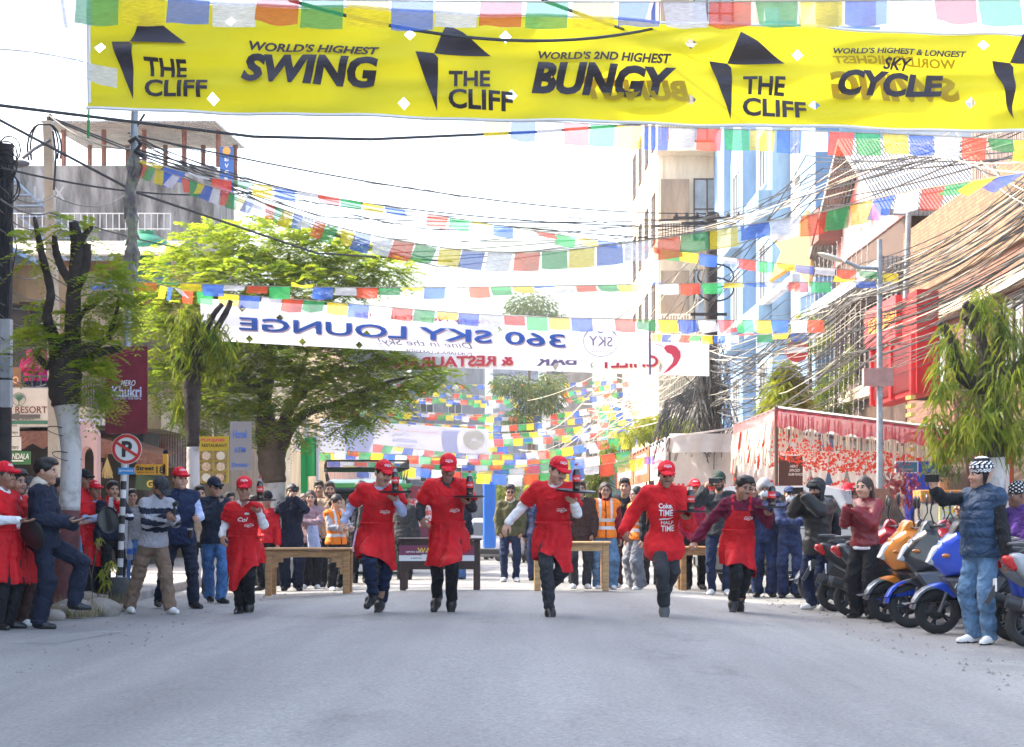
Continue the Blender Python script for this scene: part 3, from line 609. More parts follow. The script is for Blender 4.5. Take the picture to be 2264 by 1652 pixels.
def mk_apron(root, J, tv, tf, pv, top, skirt, m, seed=0, bib=True, flut=.032, arc=118, back=0):
    """bib on the chest and a skirt hanging from the waist; skirt = hem drops at -arc..arc"""
    T = frame(J); L = np.linalg.norm(J['nck'] - J['pel']) / .53; at = lambda x, y, t: J['pel'] + T.T @ vec(x, y, t * L)
    mb = MB(); bv = BVHTree.FromPolygons([tuple(v) for v in tv], [tuple(f) for f in tf])
    if bib:
        nx, nz = 15, 18; g = []
        for j in range(nz):
            t = .09 + (top - .09) * j / (nz - 1); wd = .175 if t < .2 else .175 - .075 * sm((t - .2) / .2)
            for i in range(nx):
                x = wd * (2 * i / (nx - 1) - 1); st = at(x, -.5, t); hit = bv.ray_cast(Vector(st), Vector(T[1]), 1)[0]
                q = np.array(hit) if hit is not None else at(x, -.1 + abs(x) * .2, t)
                g.append(q - T[1] * .014)
        g = np.array(g).reshape(nz, nx, 3)
        for _ in range(2): g[1:-1, 1:-1] = (g[1:-1, 1:-1] * 2 + g[:-2, 1:-1] + g[2:, 1:-1] + g[1:-1, :-2] + g[1:-1, 2:]) / 6 - T[1] * .0012
        mb.add([tuple(p) for p in g.reshape(-1, 3)], [(j * nx + i, j * nx + i + 1, (j + 1) * nx + i + 1, (j + 1) * nx + i) for j in range(nz - 1) for i in range(nx - 1)])
        for q, e in ((0, -1), (nx - 1, 1)):
            a = g[-1, q]; b = at(e * .075, .05, .53); mid = (a + b) / 2 - T[1] * .03; ps = [a]
            for u_ in (.25, .5, .75, 1):
                pt = a * (1 - u_) + b * u_; h_ = bv.find_nearest(Vector(pt))[0]; ps.append(np.array(h_) + nrm(pt - J['pel'] - T.T @ vec(0, .05, .4)) * .008 if h_ is not None else pt)
            for i in range(len(ps) - 1): mb.add([ps[i] - T[0] * .014, ps[i] + T[0] * .014, ps[i + 1] + T[0] * .014, ps[i + 1] - T[0] * .014], [(0, 1, 2, 3)])
    # skirt
    w0 = at(0, 0, .115); zw = w0[2]; NT, NZ = 40, 26; ph = np.linspace(0, 2 * np.pi, 36, endpoint=False); D = np.stack([np.sin(ph), -np.cos(ph)], 1)
    Hs = None; rows = []; rr = np.random.RandomState(seed); p1, p2, p3 = rr.uniform(0, 6, 3); th = np.radians(np.linspace(-arc, arc, NT)); drop = np.interp(np.linspace(-1, 1, NT), np.linspace(-1, 1, len(skirt)), skirt); mx = max(skirt)
    c0 = w0[:2]; tq = tv[(tv[:, 2] < zw + .03) & (np.linalg.norm((tv - J['pel']) @ T[:2].T, axis=1) < .2)]; pts = np.concatenate([pv, tq])
    for j in range(NZ):
        z = zw - mx * j / (NZ - 1); h = np.full(36, -1.)
        t_ = max(-.1, z - J['pel'][2]); cc = (J['pel'] + T[2] * t_ / max(.5, T[2][2]))[:2] - c0; h = np.maximum(h, D @ cc + np.sqrt((D[:, 0] * .165) ** 2 + (D[:, 1] * .128) ** 2)) if j < 8 else h
        q = pts[(pts[:, 2] > z - .02) & (pts[:, 2] < z + .045)]
        if len(q): h = np.maximum(h, (q[:, :2] - c0) @ D.T if False else ((q[:, :2] - c0) @ D.T).max(0))
        if Hs is None: Hs = h
        else: Hs = np.maximum(h, Hs - .006)
        rows.append(Hs.copy())
    V = []
    for j in range(NZ):
        f = j / (NZ - 1)
        for i in range(NT):
            zf = f * drop[i] / mx; jj = zf * (NZ - 1); k = int(jj); fr = jj - k; hh = rows[k] * (1 - fr) + rows[min(k + 1, NZ - 1)] * fr
            ca = np.cos(th[i] - ph); ok = ca > .25; r = np.min(np.where(ok, hh / np.where(ok, ca, 1), 9)) + .016
            r += .008 * f + f * flut * (math.sin(th[i] * 5 + p1 + f * 2) + .7 * math.sin(th[i] * 11 + p2 + f * 3)) + .004 * math.sin(th[i] * 23 + p3 + f * 17)
            V.append((c0[0] + math.sin(th[i]) * r, c0[1] - math.cos(th[i]) * r + back * f * f, zw - drop[i] * f + .01 * math.sin(th[i] * 7 + p2) * f))
    mb.add(V, [(j * NT + i, j * NT + i + 1, (j + 1) * NT + i + 1, (j + 1) * NT + i) for j in range(NZ - 1) for i in range(NT - 1)])
    # waist tie
    ring = [(c0[0] + math.sin(a) * (.186), c0[1] - math.cos(a) * .148, zw - .005) for a in np.radians(np.linspace(-180, 180, 33))]
    mb.tube(ring, .016, 6)
    return mb.build('apron', m, root, True, 180)
GRP = {'run': "waiters running the tray race", 'left': "spectators on the left side", 'back': "spectators behind the start line", 'right': "spectators by the scooters"}
def build_person(loc, rz, s, J, o, label, group=None):
    root = thing('person', label, 'person', loc, rz, s, group); f = o.get('fem', False)
    V, Fc, mi, mats = mk_body(J, o['skin'], f, o.get('hairm', M_hair), o.get('must'), o.get('beard')); put(root, 'body', V, Fc, mats, mi)
    h = o.get('h', .018); sd = o.get('seed', 1); T = frame(J); tops = []
    if o.get('pants'):
        m, wide = o['pants'][:2]; k = o['pants'][2] if len(o['pants']) > 2 else {}
        V, Fc = mk_pants(J, h=h, wide=wide, seed=sd, **k); pv = V; put(root, 'trousers', V, Fc, m)
    for t in o.get('tops', []):
        t = dict(t); nm, m = t.pop('name'), t.pop('m'); zone = t.pop('zone', None); mats = list(m) if isinstance(m, (list, tuple)) else [m]
        V, Fc, T, L = mk_top(J, h=h, seed=sd + len(tops), **t); mi = None
        if zone: c = (fcent(V, Fc) - J['pel']) @ T.T; mi = zone(c)
        if len(mats) > 1 and mi is not None: pass
        put(root, nm, V, Fc, mats, mi); tops.append((V, Fc))
    if o.get('apron'): mk_apron(root, J, *tops[-1], pv, o.get('bib', .40), o['apron'], o.get('apm', REDA), sd, **o.get('apk', {}))
    if o.get('shoes'):
        up, so_ = o['shoes'][:2]
        for n in 'RL': V, Fc, mi = mk_shoe(J, n, o.get('ss', 1), o.get('boot', False)); put(root, 'boot' if o.get('boot') else 'shoe', V, Fc, [up, so_], mi)
    for g_ in o.get('head', []):
        k, m, nm = g_[:3]; zone = g_[3] if len(g_) > 3 else None; _, W, Fc = headpiece(root, J, k, m, nm, zone)
        if nm == 'cap' and o.get('caplogo'):
            e = J['hm']; oo = J['head'] + e @ vec(0, -.05, .092); decal(W, Fc, J['head'] + e @ vec(0, -.05, .1), e @ vec(1, 0, 0), e @ vec(0, .42, .9), logo(.082), 'cap_lettering', M_white, root, .003)
    if o.get('glasses'):
        V, Fc, mi = glasses_shape() if o['glasses'] == 'sun' else spec_shape(); put(root, 'sunglasses' if o['glasses'] == 'sun' else 'spectacles', V * HS_ @ J['hm'].T + J['head'], Fc, LENS if o['glasses'] == 'sun' else RIM, None)
    root['_s'] = s
    bpy.context.view_layer.update()
    for k, nm, m in o.get('prints', []):                # lettering on the last top: (lines fn, name, material)
        V, Fc = tops[-1]; lines, x, t = k; at = J['pel'] + T.T @ vec(x, -.25, t); decal(V, Fc, at, T[0], T[2], lines, nm, m, root, .034 if o.get('apron') else .013, ray=-T[1] * 1.0)
    return root, tops
def wpt(root, p):
    M = Matrix.LocRotScale(root.location, root.rotation_euler, root.scale); return M @ Vector(tuple(p))
def wdir(root, d): return (root.rotation_euler.to_matrix() @ Vector(tuple(d))).normalized()
# ------------------------------------------------------------- held things
def tray_at(p, nrm_, label, r=.19):
    b = MB(); b.lathe([(.01, 0), (r * .86, 0), (r * .9, .004), (r * .98, .016), (r, .017), (r * 1.005, .013), (r * .9, -.004), (r * .86, -.006), (.01, -.006)], 40)
    o = b.build('serving_tray', M_tray, None, True, 30); o.location = p; o.rotation_euler = Vector(nrm_).to_track_quat('Z', 'Y').to_euler()
    return tag(o, label, 'tray', "black serving trays carried in the race")
M_tray = mat("tray_black", (.015, .016, .018), .28, bump=.1, bscale=40); M_cola = mat("cola_dark", (.012, .004, .003), .06, coat=.6); M_label = mat("label_red", (.62, .006, .012), .35); M_clear = mat("clear_plastic", (.55, .56, .57), .08, alpha=.45); M_capred = mat("cap_plastic_red", (.5, .006, .012), .4)
def bottle_at(p, label, H=.31, turn=0):
    root = thing('cola_bottle', label, 'bottle', p, turn, H / .31, "bottles on the racing trays"); root.scale = (H / .31 * 1.18, H / .31 * 1.18, H / .31)
    body = [(.02, .0), (.034, .003), (.037, .012), (.036, .04), (.0335, .065), (.036, .085)]
    MB().lathe(body + [(.0385, .1), (.0385, .105)], 20).build('bottle_base', M_cola, root, True, 60)
    MB().lathe([(.037, .105), (.0392, .106), (.0392, .178), (.037, .179)], 20).build('label', M_label, root, True, 50)
    MB().lathe([(.0375, .179), (.037, .2), (.030, .232), (.024, .245)], 20).build('bottle_shoulder', M_cola, root, True, 60)
    MB().lathe([(.0238, .245), (.017, .272), (.0135, .284), (.0135, .292)], 16).build('bottle_neck', M_clear, root, True, 60)
    MB().lathe([(.0155, .288), (.0158, .308), (.012, .31)], 16).build('bottle_cap', M_capred, root, True, 40)
    mb = MB()
    for V, Fc in logo(.066): put_text(mb, V, Fc, lambda a, b: Vector((.0397 * math.sin(a / .0397), -.0397 * math.cos(a / .0397), .142 + b)))
    mb.build('label_lettering', M_white, root)
    return root
def phone_at(p, up, face, label, wd=.075, hh=.155, col=None, land=False):
    z = Vector(face).normalized(); y = Vector(up); y = (y - z * y.dot(z)).normalized(); x = y.cross(z); M = Matrix((x, y, z)).transposed().to_4x4(); M.translation = Vector(p)
    if land: wd, hh = hh, wd
    root = thing('mobile_phone', label, 'phone', p); I = Matrix.Translation(Vector(p)).inverted() @ M
    MB(I).bev(-wd / 2, wd / 2, -hh / 2, hh / 2, -.005, .005, .004).build('phone_body', col or M_black, root)
    MB(I).box(-wd / 2 + .005, wd / 2 - .005, -hh / 2 + .005, hh / 2 - .005, .0045, .0062).build('screen', M_screen, root)
    b = MB(I)
    for q in range(2): b.lathe([(.006, 0), (.006, -.003), (.002, -.003)], 8, M=Matrix.Translation((-wd / 2 + .018, hh / 2 - .018 - .02 * q, -.005)))
    b.build('camera_lens', M_screen, root)
    return root
def camera_at(p, fwd, label, s=1.0):
    z = Vector(fwd).normalized(); x = Vector((0, 0, 1)).cross(z).normalized(); y = z.cross(x); M = Matrix((x, y, z)).transposed().to_4x4()
    root = thing('camera', label, 'camera', p, 0, s)
    MB(M).bev(-.06, .06, -.04, .04, -.025, .025, .01).bev(-.02, .02, .035, .06, -.02, .02, .006).build('camera_body', M_black, root)
    MB(M).lathe([(.03, .02), (.034, .03), (.034, .07), (.026, .075), (.022, .068), (.004, .066)], 16).build('lens', M_screen, root, True)
    return root
# ------------------------------------------------------------- the six runners (joint positions read as metres in each runner's own frame)
def runner(u0, gy, s, Yd, pts, yaws, o, label, kx, ky, d):
    """pts: joints in zoom pixels; d: depth offsets; kx, ky map zoom pixels to picture units"""
    x0 = (u0 - kx) / .2944; j = {k: vec((p[0] - x0) * s, d.get(k, 0), (gy - p[1]) * s) for k, p in pts.items()}
    J = dict(pel=j['pel'], nck=j['nck'], shR=j['shR'], shL=j['shL'])
    for n in 'RL':
        for k in ('el', 'wr', 'hip', 'kn', 'an'): J[k + n] = j[k + n]
        J['toe' + n] = nrm(j['to' + n] - j['an' + n] + vec(0, 0, .05))
    J['head'] = j['head']; J['hm'] = rotm(*yaws)
    J['handR'] = ('relax', vec(.5, .6, 0), nrm(j['haR'] - j['wrR'])); J['handL'] = ('flat', vec(0, 0, 1), nrm(vec(-.25, -.55, .1)))
    zb = CH - (ky + .2944 * gy - HV) / F * Yd
    root, tops = build_person(((u0 - CX) / F * Yd, Yd, zb), 0, 1, J, o, label, GRP['run'])
    return root, J, j, s, x0, gy
def serve(rt, tc, bx, bt, hw, words, tilt=(0, 0, 1)):
    root, J, j, s, x0, gy = rt; dy = J['wrL'][1] - .07
    p = vec((tc[0] - x0) * s, dy, (gy - tc[1]) * s); tray_at(wpt(root, p), tilt, "black round tray balanced by the runner " + words, hw * s)
    q = vec((bx - x0) * s, dy - .01, (gy - tc[1]) * s + .004); bottle_at(wpt(root, q), "cola bottle on the tray of the runner " + words, (tc[1] - bt) * s)
Z2 = (442.2, 928.6); Z3 = (1061.3, 928.6)
def tee(**k): return dict(name='tshirt', m=RED, g=.024, sleeve='short', hem=-.12, neck=.01, arm=.006, **k)
def under(m, **k): return dict(name='shirt', m=m, g=.010, sleeve='long', hem=-.05, collar=.035, **k)
DARKP = (BLACK, .006); capl = lambda: ('cap', CAPR, 'cap')
LG = ((logo(.105), .09, .30), 'chest_lettering', M_white)
base = dict(ss=1.18, h=.0145, shoes=(SHOEB, SOLEG), caplogo=True)
D = dict(nck=-.14, shR=-.12, shL=-.14, head=-.2)
def dd(**k): return {**D, **k}
rt = runner(545, 1452, .001588, 20.35, dict(head=(352, 520), nck=(342, 610), shR=(240, 660), shL=(438, 655), elR=(195, 765), wrR=(178, 860), haR=(185, 920), elL=(498, 790), wrL=(478, 690), pel=(335, 945), hipR=(292, 965), hipL=(380, 965), knR=(300, 1190), anR=(300, 1395), toR=(295, 1440), knL=(392, 1160), anL=(372, 1355), toL=(372, 1440)), (8, 8, 0),
    dict(base, skin=SK[1], tops=[under(WHITE), tee()], pants=DARKP, apron=[.45, .62, .66, .36, .34, .30], head=[('under', M_hair, 'hair'), capl()], prints=[LG, ((  [(fit2d("Col", .12, .05, shear=.3, bold=.02))], .02, .37), 'shirt_lettering', M_white)], seed=3),
    "shortest runner in red cap and apron, leftmost of the racing waiters", *Z2, dd(elR=.02, wrR=-.1, haR=-.15, elL=-.2, wrL=-.34, knR=-.12, anR=.02, toR=-.1, knL=-.28, anL=-.02, toL=-.06))
serve(rt, (495, 608), 490, 430, 118, "at the far left")
rt = runner(835, 1425, .001485, 19.03, dict(head=(1388, 405), nck=(1368, 490), shR=(1238, 515), shL=(1478, 530), elR=(1130, 650), wrR=(1080, 765), haR=(1055, 815), elL=(1528, 690), wrL=(1492, 605), pel=(1325, 850), hipR=(1282, 880), hipL=(1380, 885), knR=(1292, 1060), anR=(1300, 1300), toR=(1280, 1365), knL=(1400, 1120), anL=(1358, 1345), toL=(1345, 1420)), (28, 16, 4),
    dict(base, skin=SK[0], must=True, tops=[under(PBLUE), tee()], pants=(NAVY, .008), apron=[.40, .37, .31, .36, .50, .55, .38], head=[('under', M_hair, 'hair'), capl()], prints=[LG], seed=5),
    "runner with pale blue sleeves under a red shirt and apron, looking down at his tray", *Z2, dd(elR=.05, wrR=-.02, haR=-.08, elL=-.22, wrL=-.38, knR=-.38, anR=-.06, toR=-.16, knL=-.08, anL=.12, toL=.02))
serve(rt, (1490, 549), 1487, 360, 121, "in pale blue sleeves")
rt = runner(990, 1410, .001475, 18.9, dict(head=(1868, 360), nck=(1865, 450), shR=(1738, 495), shL=(1985, 495), elR=(1662, 640), wrR=(1662, 735), haR=(1690, 790), elL=(2045, 660), wrL=(2022, 625), pel=(1862, 850), hipR=(1815, 880), hipL=(1912, 880), knR=(1785, 1090), anR=(1778, 1325), toR=(1765, 1400), knL=(1905, 1080), anL=(1892, 1325), toL=(1890, 1400)), (4, 26, 3),
    dict(base, skin=SK[2], must=True, tops=[dict(name='hoodie', m=CHAR, g=.014, sleeve='long', hem=-.05, collar=.06, arm=.0), {**tee(), 'g': .034}], pants=DARKP, apron=[.40, .47, .50, .43, .31, .32], head=[('under', M_hair, 'hair'), capl()], prints=[LG], seed=8, shoes=(SHOEB, SOLEG)),
    "tall runner with a black hoodie under his red shirt and apron, head bowed", *Z2, dd(elR=.03, wrR=-.1, haR=-.16, elL=-.2, wrL=-.36, knR=-.1, anR=.06, toR=-.05, knL=-.4, anL=-.08, toL=-.1))
serve(rt, (2025, 583), 2033, 392, 119, "with the black hoodie")
rt = runner(1215, 1478, .001397, 17.9, dict(head=(582, 385), nck=(560, 480), shR=(428, 505), shL=(672, 515), elR=(320, 650), wrR=(215, 770), haR=(170, 845), elL=(722, 700), wrL=(692, 620), pel=(545, 850), hipR=(497, 875), hipL=(592, 880), knR=(492, 1080), anR=(520, 1390), toR=(526, 1470), knL=(612, 1130), anL=(556, 1235), toL=(560, 1300)), (26, 20, 6),
    dict(base, skin=SK[0], must=True, tops=[under(WHITE), tee()], pants=(CHAR, .004), apron=[.40, .37, .31, .34, .51, .54, .38], head=[('under', M_hair, 'hair'), capl()], prints=[LG], seed=11),
    "leading runner with white sleeves, red cap and apron, arm flung out to the side", *Z3, dd(elR=.06, wrR=.02, haR=-.03, elL=-.24, wrL=-.42, knR=-.16, anR=-.05, toR=-.16, knL=-.05, anL=.36, toL=.4))
serve(rt, (700, 543), 710, 340, 152, "leading the race", (.07, -.06, 1))
COKE = [(fit2d("Coke.", .15, .055, bold=.03)[0] + vec(0, .155), fit2d("Coke.", .15, .055, bold=.03)[1])] + [(fit2d(t, w_, h_, bold=.02)[0] + vec(x_, y_), fit2d(t, w_, h_, bold=.02)[1]) for t, w_, h_, x_, y_ in (("TIME", .15, .07, .005, .08), ("HALF", .13, .04, .02, -.03), ("TIME", .14, .065, .025, -.095))] + [(np.array([(-.07, .012), (-.02, .022), (.03, .02), (.09, .03), (.03, .008), (-.02, .006), (-.06, -.004)]), [(0, 1, 5, 6), (1, 2, 4, 5), (2, 3, 4)])]
rt = runner(1465, 1480, .00144, 18.46, dict(head=(1386, 415), nck=(1378, 505), shR=(1255, 540), shL=(1490, 545), elR=(1150, 705), wrR=(1082, 830), haR=(1092, 890), elL=(1555, 790), wrL=(1530, 745), pel=(1380, 895), hipR=(1330, 920), hipL=(1430, 920), knR=(1345, 1130), anR=(1368, 1365), toR=(1366, 1475), knL=(1445, 1130), anL=(1408, 1300), toL=(1410, 1380)), (3, 14, 2),
    dict(base, skin=SK[2], must=True, tops=[dict(name='sweater', m=RED, g=.028, sleeve='long', hem=-.19, collar=.06, arm=.008, flare=.03, thigh=1, fold=.007)], pants=(CHAR, .008), head=[('under', M_hair, 'hair'), capl()], prints=[((COKE, .01, .25), 'sweater_lettering', M_white)], seed=14, shoes=(SHOEG, SOLEG)),
    "runner in a red half-zip sweater with big white lettering and no apron", *Z3, dd(elR=.04, wrR=-.03, haR=-.1, elL=-.22, wrL=-.4, knR=-.34, anR=-.2, toR=-.26, knL=-.05, anL=.3, toL=.34))
serve(rt, (1566, 692), 1546, 490, 146, "in the lettered sweater")
rt = runner(1635, 1455, .00155, 19.9, dict(head=(1962, 510), nck=(1950, 580), shR=(1846, 625), shL=(2062, 625), elR=(1715, 770), wrR=(1612, 905), haR=(1585, 950), elL=(2142, 770), wrL=(2140, 712), pel=(1935, 890), hipR=(1890, 920), hipL=(1980, 920), knR=(1900, 1140), anR=(1905, 1330), toR=(1893, 1430), knL=(1990, 1140), anL=(1962, 1355), toL=(1975, 1450)), (22, 12, 6),
    dict(base, skin=SK[2], must=True, tops=[dict(name='sweater', m=MAROON, g=.022, sleeve='long', hem=-.08, collar=.055, arm=.004)], pants=DARKP, apron=[.34, .40, .42, .38, .48, .57, .38], head=[('short', M_hair, 'hair'), ('tuft', M_hair, 'hair')], prints=[LG], seed=17, shoes=(SHOEB, SOLEG)),
    "bareheaded runner in a maroon sweater and red bib apron", *Z3, dd(elR=.05, wrR=.0, haR=-.05, elL=-.22, wrL=-.38, knR=-.32, anR=.0, toR=-.1, knL=-.1, anL=.1, toL=.08))
serve(rt, (2140, 658), 2148, 460, 117, "in the maroon sweater")
# ------------------------------------------------------------- everyone else
def stand(u, vt, vf, yaw, o, label, grp, armR='down', armL='down', lean=0, side=0, legs=None, head=(0, 0, 0), bw=1.0, base_z=None, Y=None, top=1.78):
    """a standing figure: u, head top and feet in picture units give the place and the height"""
    if Y is None:
        Y = 20.0
        for _ in range(12): g_ = gz((u - CX) / F * Y, Y) if base_z is None else base_z; Y = F * (CH - g_) / (vf - HV)
    else: g_ = (gz((u - CX) / F * Y, Y) if base_z is None else base_z)
    h = (vf - vt) / F * Y; J = skeleton(armR, armL, lean, side, legs, head, bw)
    return build_person(((u - CX) / F * Y, Y, CH - (vf - HV) / F * Y), R(yaw), h / top, J, o, label, GRP[grp])
def O(skin_, tops, pants, shoes, head, **k): return dict(skin=SK[skin_], tops=tops, pants=pants, shoes=shoes, head=head, **{**dict(h=.021), **k})
def T_(name, m, g=.02, **k): return dict(name=name, m=m, g=g, **k)
HS = [('short', M_hair, 'hair')]; HT = [('short', M_hair, 'hair'), ('tuft', M_hair, 'hair')]; HC = [('under', M_hair, 'hair'), ('cap', CAPR, 'cap')]; HL = [('long', M_hairb, 'hair')]
def vestzone(c):
    x, y, t = np.abs(c[:, 0]), c[:, 1], c[:, 2]
    band = ((t > .05) & (t < .1)) | ((t > .17) & (t < .22)); brace = (t >= .22) & (x > .075) & (x < .115); return np.where(band | brace, 1, np.where((np.abs(c[:, 0]) < .008) & (y < 0), 2, 0))
def hivis(): return T_('safety_vest', [ORANGE, SILVER, BLACK], .045, sleeve='none', hem=-.09, zone=vestzone, neck=.0, fold=.008)
STEP = lambda f, b: {'R': ((-.1, -f, .085), (-.2, -1, 0), (-.2, -1, 0)), 'L': ((.1, b, .085), (.2, -1, 0), (.3, -1, 0))}
AP = [.50, .55, .56, .55, .5]
# left side
p, _ = stand(8, 1017, 1392, 70, O(2, [T_('shirt', WHITE, .012, collar=.03), tee()], DARKP, (SHOEB, SOLEB), HC, apron=AP, caplogo=True, h=.018, seed=21), "man in red cap and long red apron at the very edge on the left", 'left', 'tray', 'down')
tray_at(wpt(p, (-.02, -.36, 1.0)), wdir(p, (.9, -.2, .35)), "black tray held on edge by the man in a red cap at the left edge", .17)
p, _ = stand(34, 1034, 1388, 62, O(0, [T_('shirt', WHITE, .012, collar=.04), tee()], (BROWNP, .01), (SHOEW, SOLEW), HT, apron=AP, seed=22), "black haired man in white collar and red apron behind the edge of the left crowd", 'left', 'tray', 'down')
stand(48, 1066, 1378, 72, O(1, [T_('shirt', RED, .02, collar=.02), tee()], (BLACK, .02), (SHOEB, SOLEB), [('bun', M_hair, 'hair')], fem=True, apron=AP, seed=23), "woman in red apron with tied back hair beside the man in black denim", 'left', 'tray', 'tray')
tray_at(P(44, 1177, 18.2), (.1, -.1, 1), "black tray held level by the woman in a red apron on the left", .17)
stand(66, 1050, 1372, 40, O(0, [T_('sweater', MAROON, .03)], (BLACK, .02), (SHOEW, SOLEW), [('bun', M_hair, 'hair'), ], fem=True, seed=24), "woman with dark maroon shawl and parted hair in the left crowd", 'left', 'cross', 'cross')
LEGUP = {'R': ((-.1, .02, .085), (-.2, -1, 0), (-.1, -1, 0)), 'L': ((.1, -.28, .27), (.1, -1, .3), (0, -1, -.02))}
p, _ = stand(98, 1008, 1390, 86, O(1, [T_('shirt', BLACK, .02, collar=.05), T_('jacket', DNAVY, .04, hem=-.1, collar=.0, neck=.0, fold=.009)], (DNAVY, .025), (SHOEB, SOLEB), HT, h=.017, seed=25), "man in black denim jacket with phone and one foot up on a stone", 'left', ((-.1, -.25, 1.1), (-.5, .8, -1), 'flat', (.2, .1, 1), (.25, -1, .05)), ((-.06, -.28, 1.08), (-.5, .8, -1), 'flat', (.1, .1, 1), (-.1, -1, 0.05)), legs=LEGUP, head=(4, 2, 0))
M_den = p
V, Fc = SDF((-.2, -.2, -.2), (.2, .2, .2), .012).cone((0, .03, -.06), (0, .0, .05), .1, .1, .03).cone((0, -.0, .0), (0, -.03, .1), .085, .06, .03, None, True).mesh()
put(p, 'shearling_collar', V * vec(1, 1, .8) + vec(0, .03, 1.46), Fc, FLEECE)
phone_at(wpt(p, (0, -.41, 1.125)), wdir(p, (0, -1, .15)), wdir(p, (0, .3, 1)), "black phone held flat by the man in the denim jacket")
stand(128, 1052, 1345, 60, O(1, [T_('sweater', MAROON, .02)], DARKP, (SHOEB, SOLEB), HS, seed=26), "man in maroon top half hidden behind the white painted trunk", 'left', Y=21.2)
stand(137, 1088, 1350, 30, O(1, [T_('shirt', DENIML, .02)], (DENIM, .02), (SHOEB, SOLEB), [('bun', M_hair, 'hair')], fem=True, seed=27), "woman in pale blue top peeking out beside the white painted trunk", 'left', Y=21.0)
stand(185, 1035, 1318, 50, O(2, [T_('jacket', REDJ, .05, hem=-.22, collar=.05, fold=.009)], (NAVY, .02), (SHOEB, SOLEB), [('under', M_hair, 'hair'), ('cap', BLACK, 'cap')], h=.018, seed=28), "man in black cap and long bright red jacket right of the painted trunk", 'left', base_z=.1)
p, _ = stand(207, 1060, 1318, 48, O(2, [T_('shirt', PBLUE, .014, collar=.03), tee()], (BLACK, .015), (SHOEB, SOLEB), HC, fem=True, apron=[.5, .55, .6, .55, .5], caplogo=True, seed=29), "young waiter in red cap and apron holding up a phone", 'left', 'hold', ((-.1, -.36, 1.3), (-.5, .3, -1), 'grip', (1, 0, 0), (.2, -.2, 1)), base_z=.1)
phone_at(wpt(p, (.02, -.42, 1.42)), (0, 0, 1), wdir(p, (0, 1, .1)), "pale phone held up by the young waiter in a red cap", .07, .145, M_silver)
tray_at(P(238, 1150, 21.4), (.75, -.6, .1), "round black tray held on edge in front of the no parking pole", .17)
def trackz(c): t = c[:, 2]; return np.where(t > .33, np.where(np.abs(c[:, 0]) < .11, 0, 1), np.where((t > .27) & (t < .32), 2, 1))
stand(248, 1060, 1318, 35, O(1, [T_('track_jacket', [RED, DNAVY, WHITE], .03, collar=.06, zone=trackz)], DARKP, (SHOEB, SOLEB), HS, must=True, seed=30), "man in a red and navy track jacket touching his chin by the striped pole", 'left', 'down', 'chin', base_z=.1)
stand(292, 1078, 1300, 20, O(2, [T_('sweater', GREY, .02)], (DENIM, .02), (SHOEB, SOLEB), HS, seed=31), "person in grey top and jeans behind the striped pole holding a water bottle", 'left', base_z=.1)
def stripes(c): t = c[:, 2]; return np.where((t > .37) & (t < .44) | (t > .13) & (t < .2) | (t > .25) & (t < .325) & (np.abs(c[:, 0]) > .06), 1, 0)
p, _ = stand(340, 1060, 1356, 38, O(2, [T_('sweater', [LGREY, DNAVY], .032, hem=-.07, collar=.05, zone=stripes, fold=.009)], (KHAKI, .025), (SHOEW, SOLEW), [('under', M_hair, 'hair'), ('cap', CHAR, 'cap')], beard=True, must=True, h=.016, seed=32), "bearded man in striped sweater and cap filming with a small gimbal camera", 'left',
    ((-.06, -.42, 1.2), (-.6, .3, -1), 'grip', (1, 0, 0), (.2, -1, .3)), ((-.04, -.44, 1.18), (-.6, .3, -1), 'grip', (1, 0, 0), (.2, -1, .3)), lean=14, legs={'R': ((-.2, .28, .085), (-.2, -1, 0), (-.1, -1, 0)), 'L': ((.12, -.22, .085), (.2, -1, 0), (.1, -1, 0))}, head=(8, 28, 0), top=1.70)
camera_at(wpt(p, (.02, -.56, 1.38)), wdir(p, (0, -1, 0)), "small black action camera on a stick held by the bearded man", .62)
b = MB(); b.tube([(0, 0, 0), (0, 0, .2)], .014, 8); o = b.build('camera_grip', M_black, None, True); o.location = wpt(p, (.02, -.53, 1.16)); tag(o, "black hand grip under the action camera of the bearded man", 'grip')
stand(398, 1030, 1345, 24, O(0, [T_('shirt', PBLUE, .018, collar=.03), T_('waistcoat', NAVY, .04, sleeve='none', hem=-.14, collar=.02)], (DNAVY, .015), (SHOEB, SOLEB), HC, caplogo=True, h=.018, seed=33), "smiling man in red cap and navy waistcoat over white sleeves", 'left', 'down', ((-.16, -.28, 1.12), (-.5, .4, -1), 'grip', (1, 0, 0), None), legs={'R': ((-.22, .2, .1), (-.2, -1, 0), (-.2, -1, 0)), 'L': ((.14, -.12, .085), (.2, -1, 0), (.4, -1, 0))}, head=(10, 0, 0))
stand(440, 1070, 1318, 25, O(1, [T_('jacket', BEIGE, .03)], DARKP, (SHOEB, SOLEB), HS, seed=34), "man in tan jacket half hidden between the waistcoat and the microphone", 'left', base_z=0)
p, _ = stand(473, 1052, 1334, 30, O(1, [T_('shirt', BLACK, .014), T_('jacket', DNAVY, .036, hem=-.1, collar=.03, fold=.008)], (DENIM, .02), (SHOEB, SOLEB), [('under', M_hair, 'hair'), ('cap', DNAVY, 'cap')], glasses='sun', h=.018, seed=35), "man in sunglasses, navy cap and blue jeans speaking into a microphone", 'left', 'mic', ((-.12, -.24, 1.1), (-.5, .4, -1), 'grip', (1, 0, 0), None), legs={'R': ((.02, .26, .1), (0, -1, 0), (-.1, -1, 0)), 'L': ((.06, -.1, .085), (.2, -1, 0), (.3, -1, 0))}, head=(10, 4, 0))
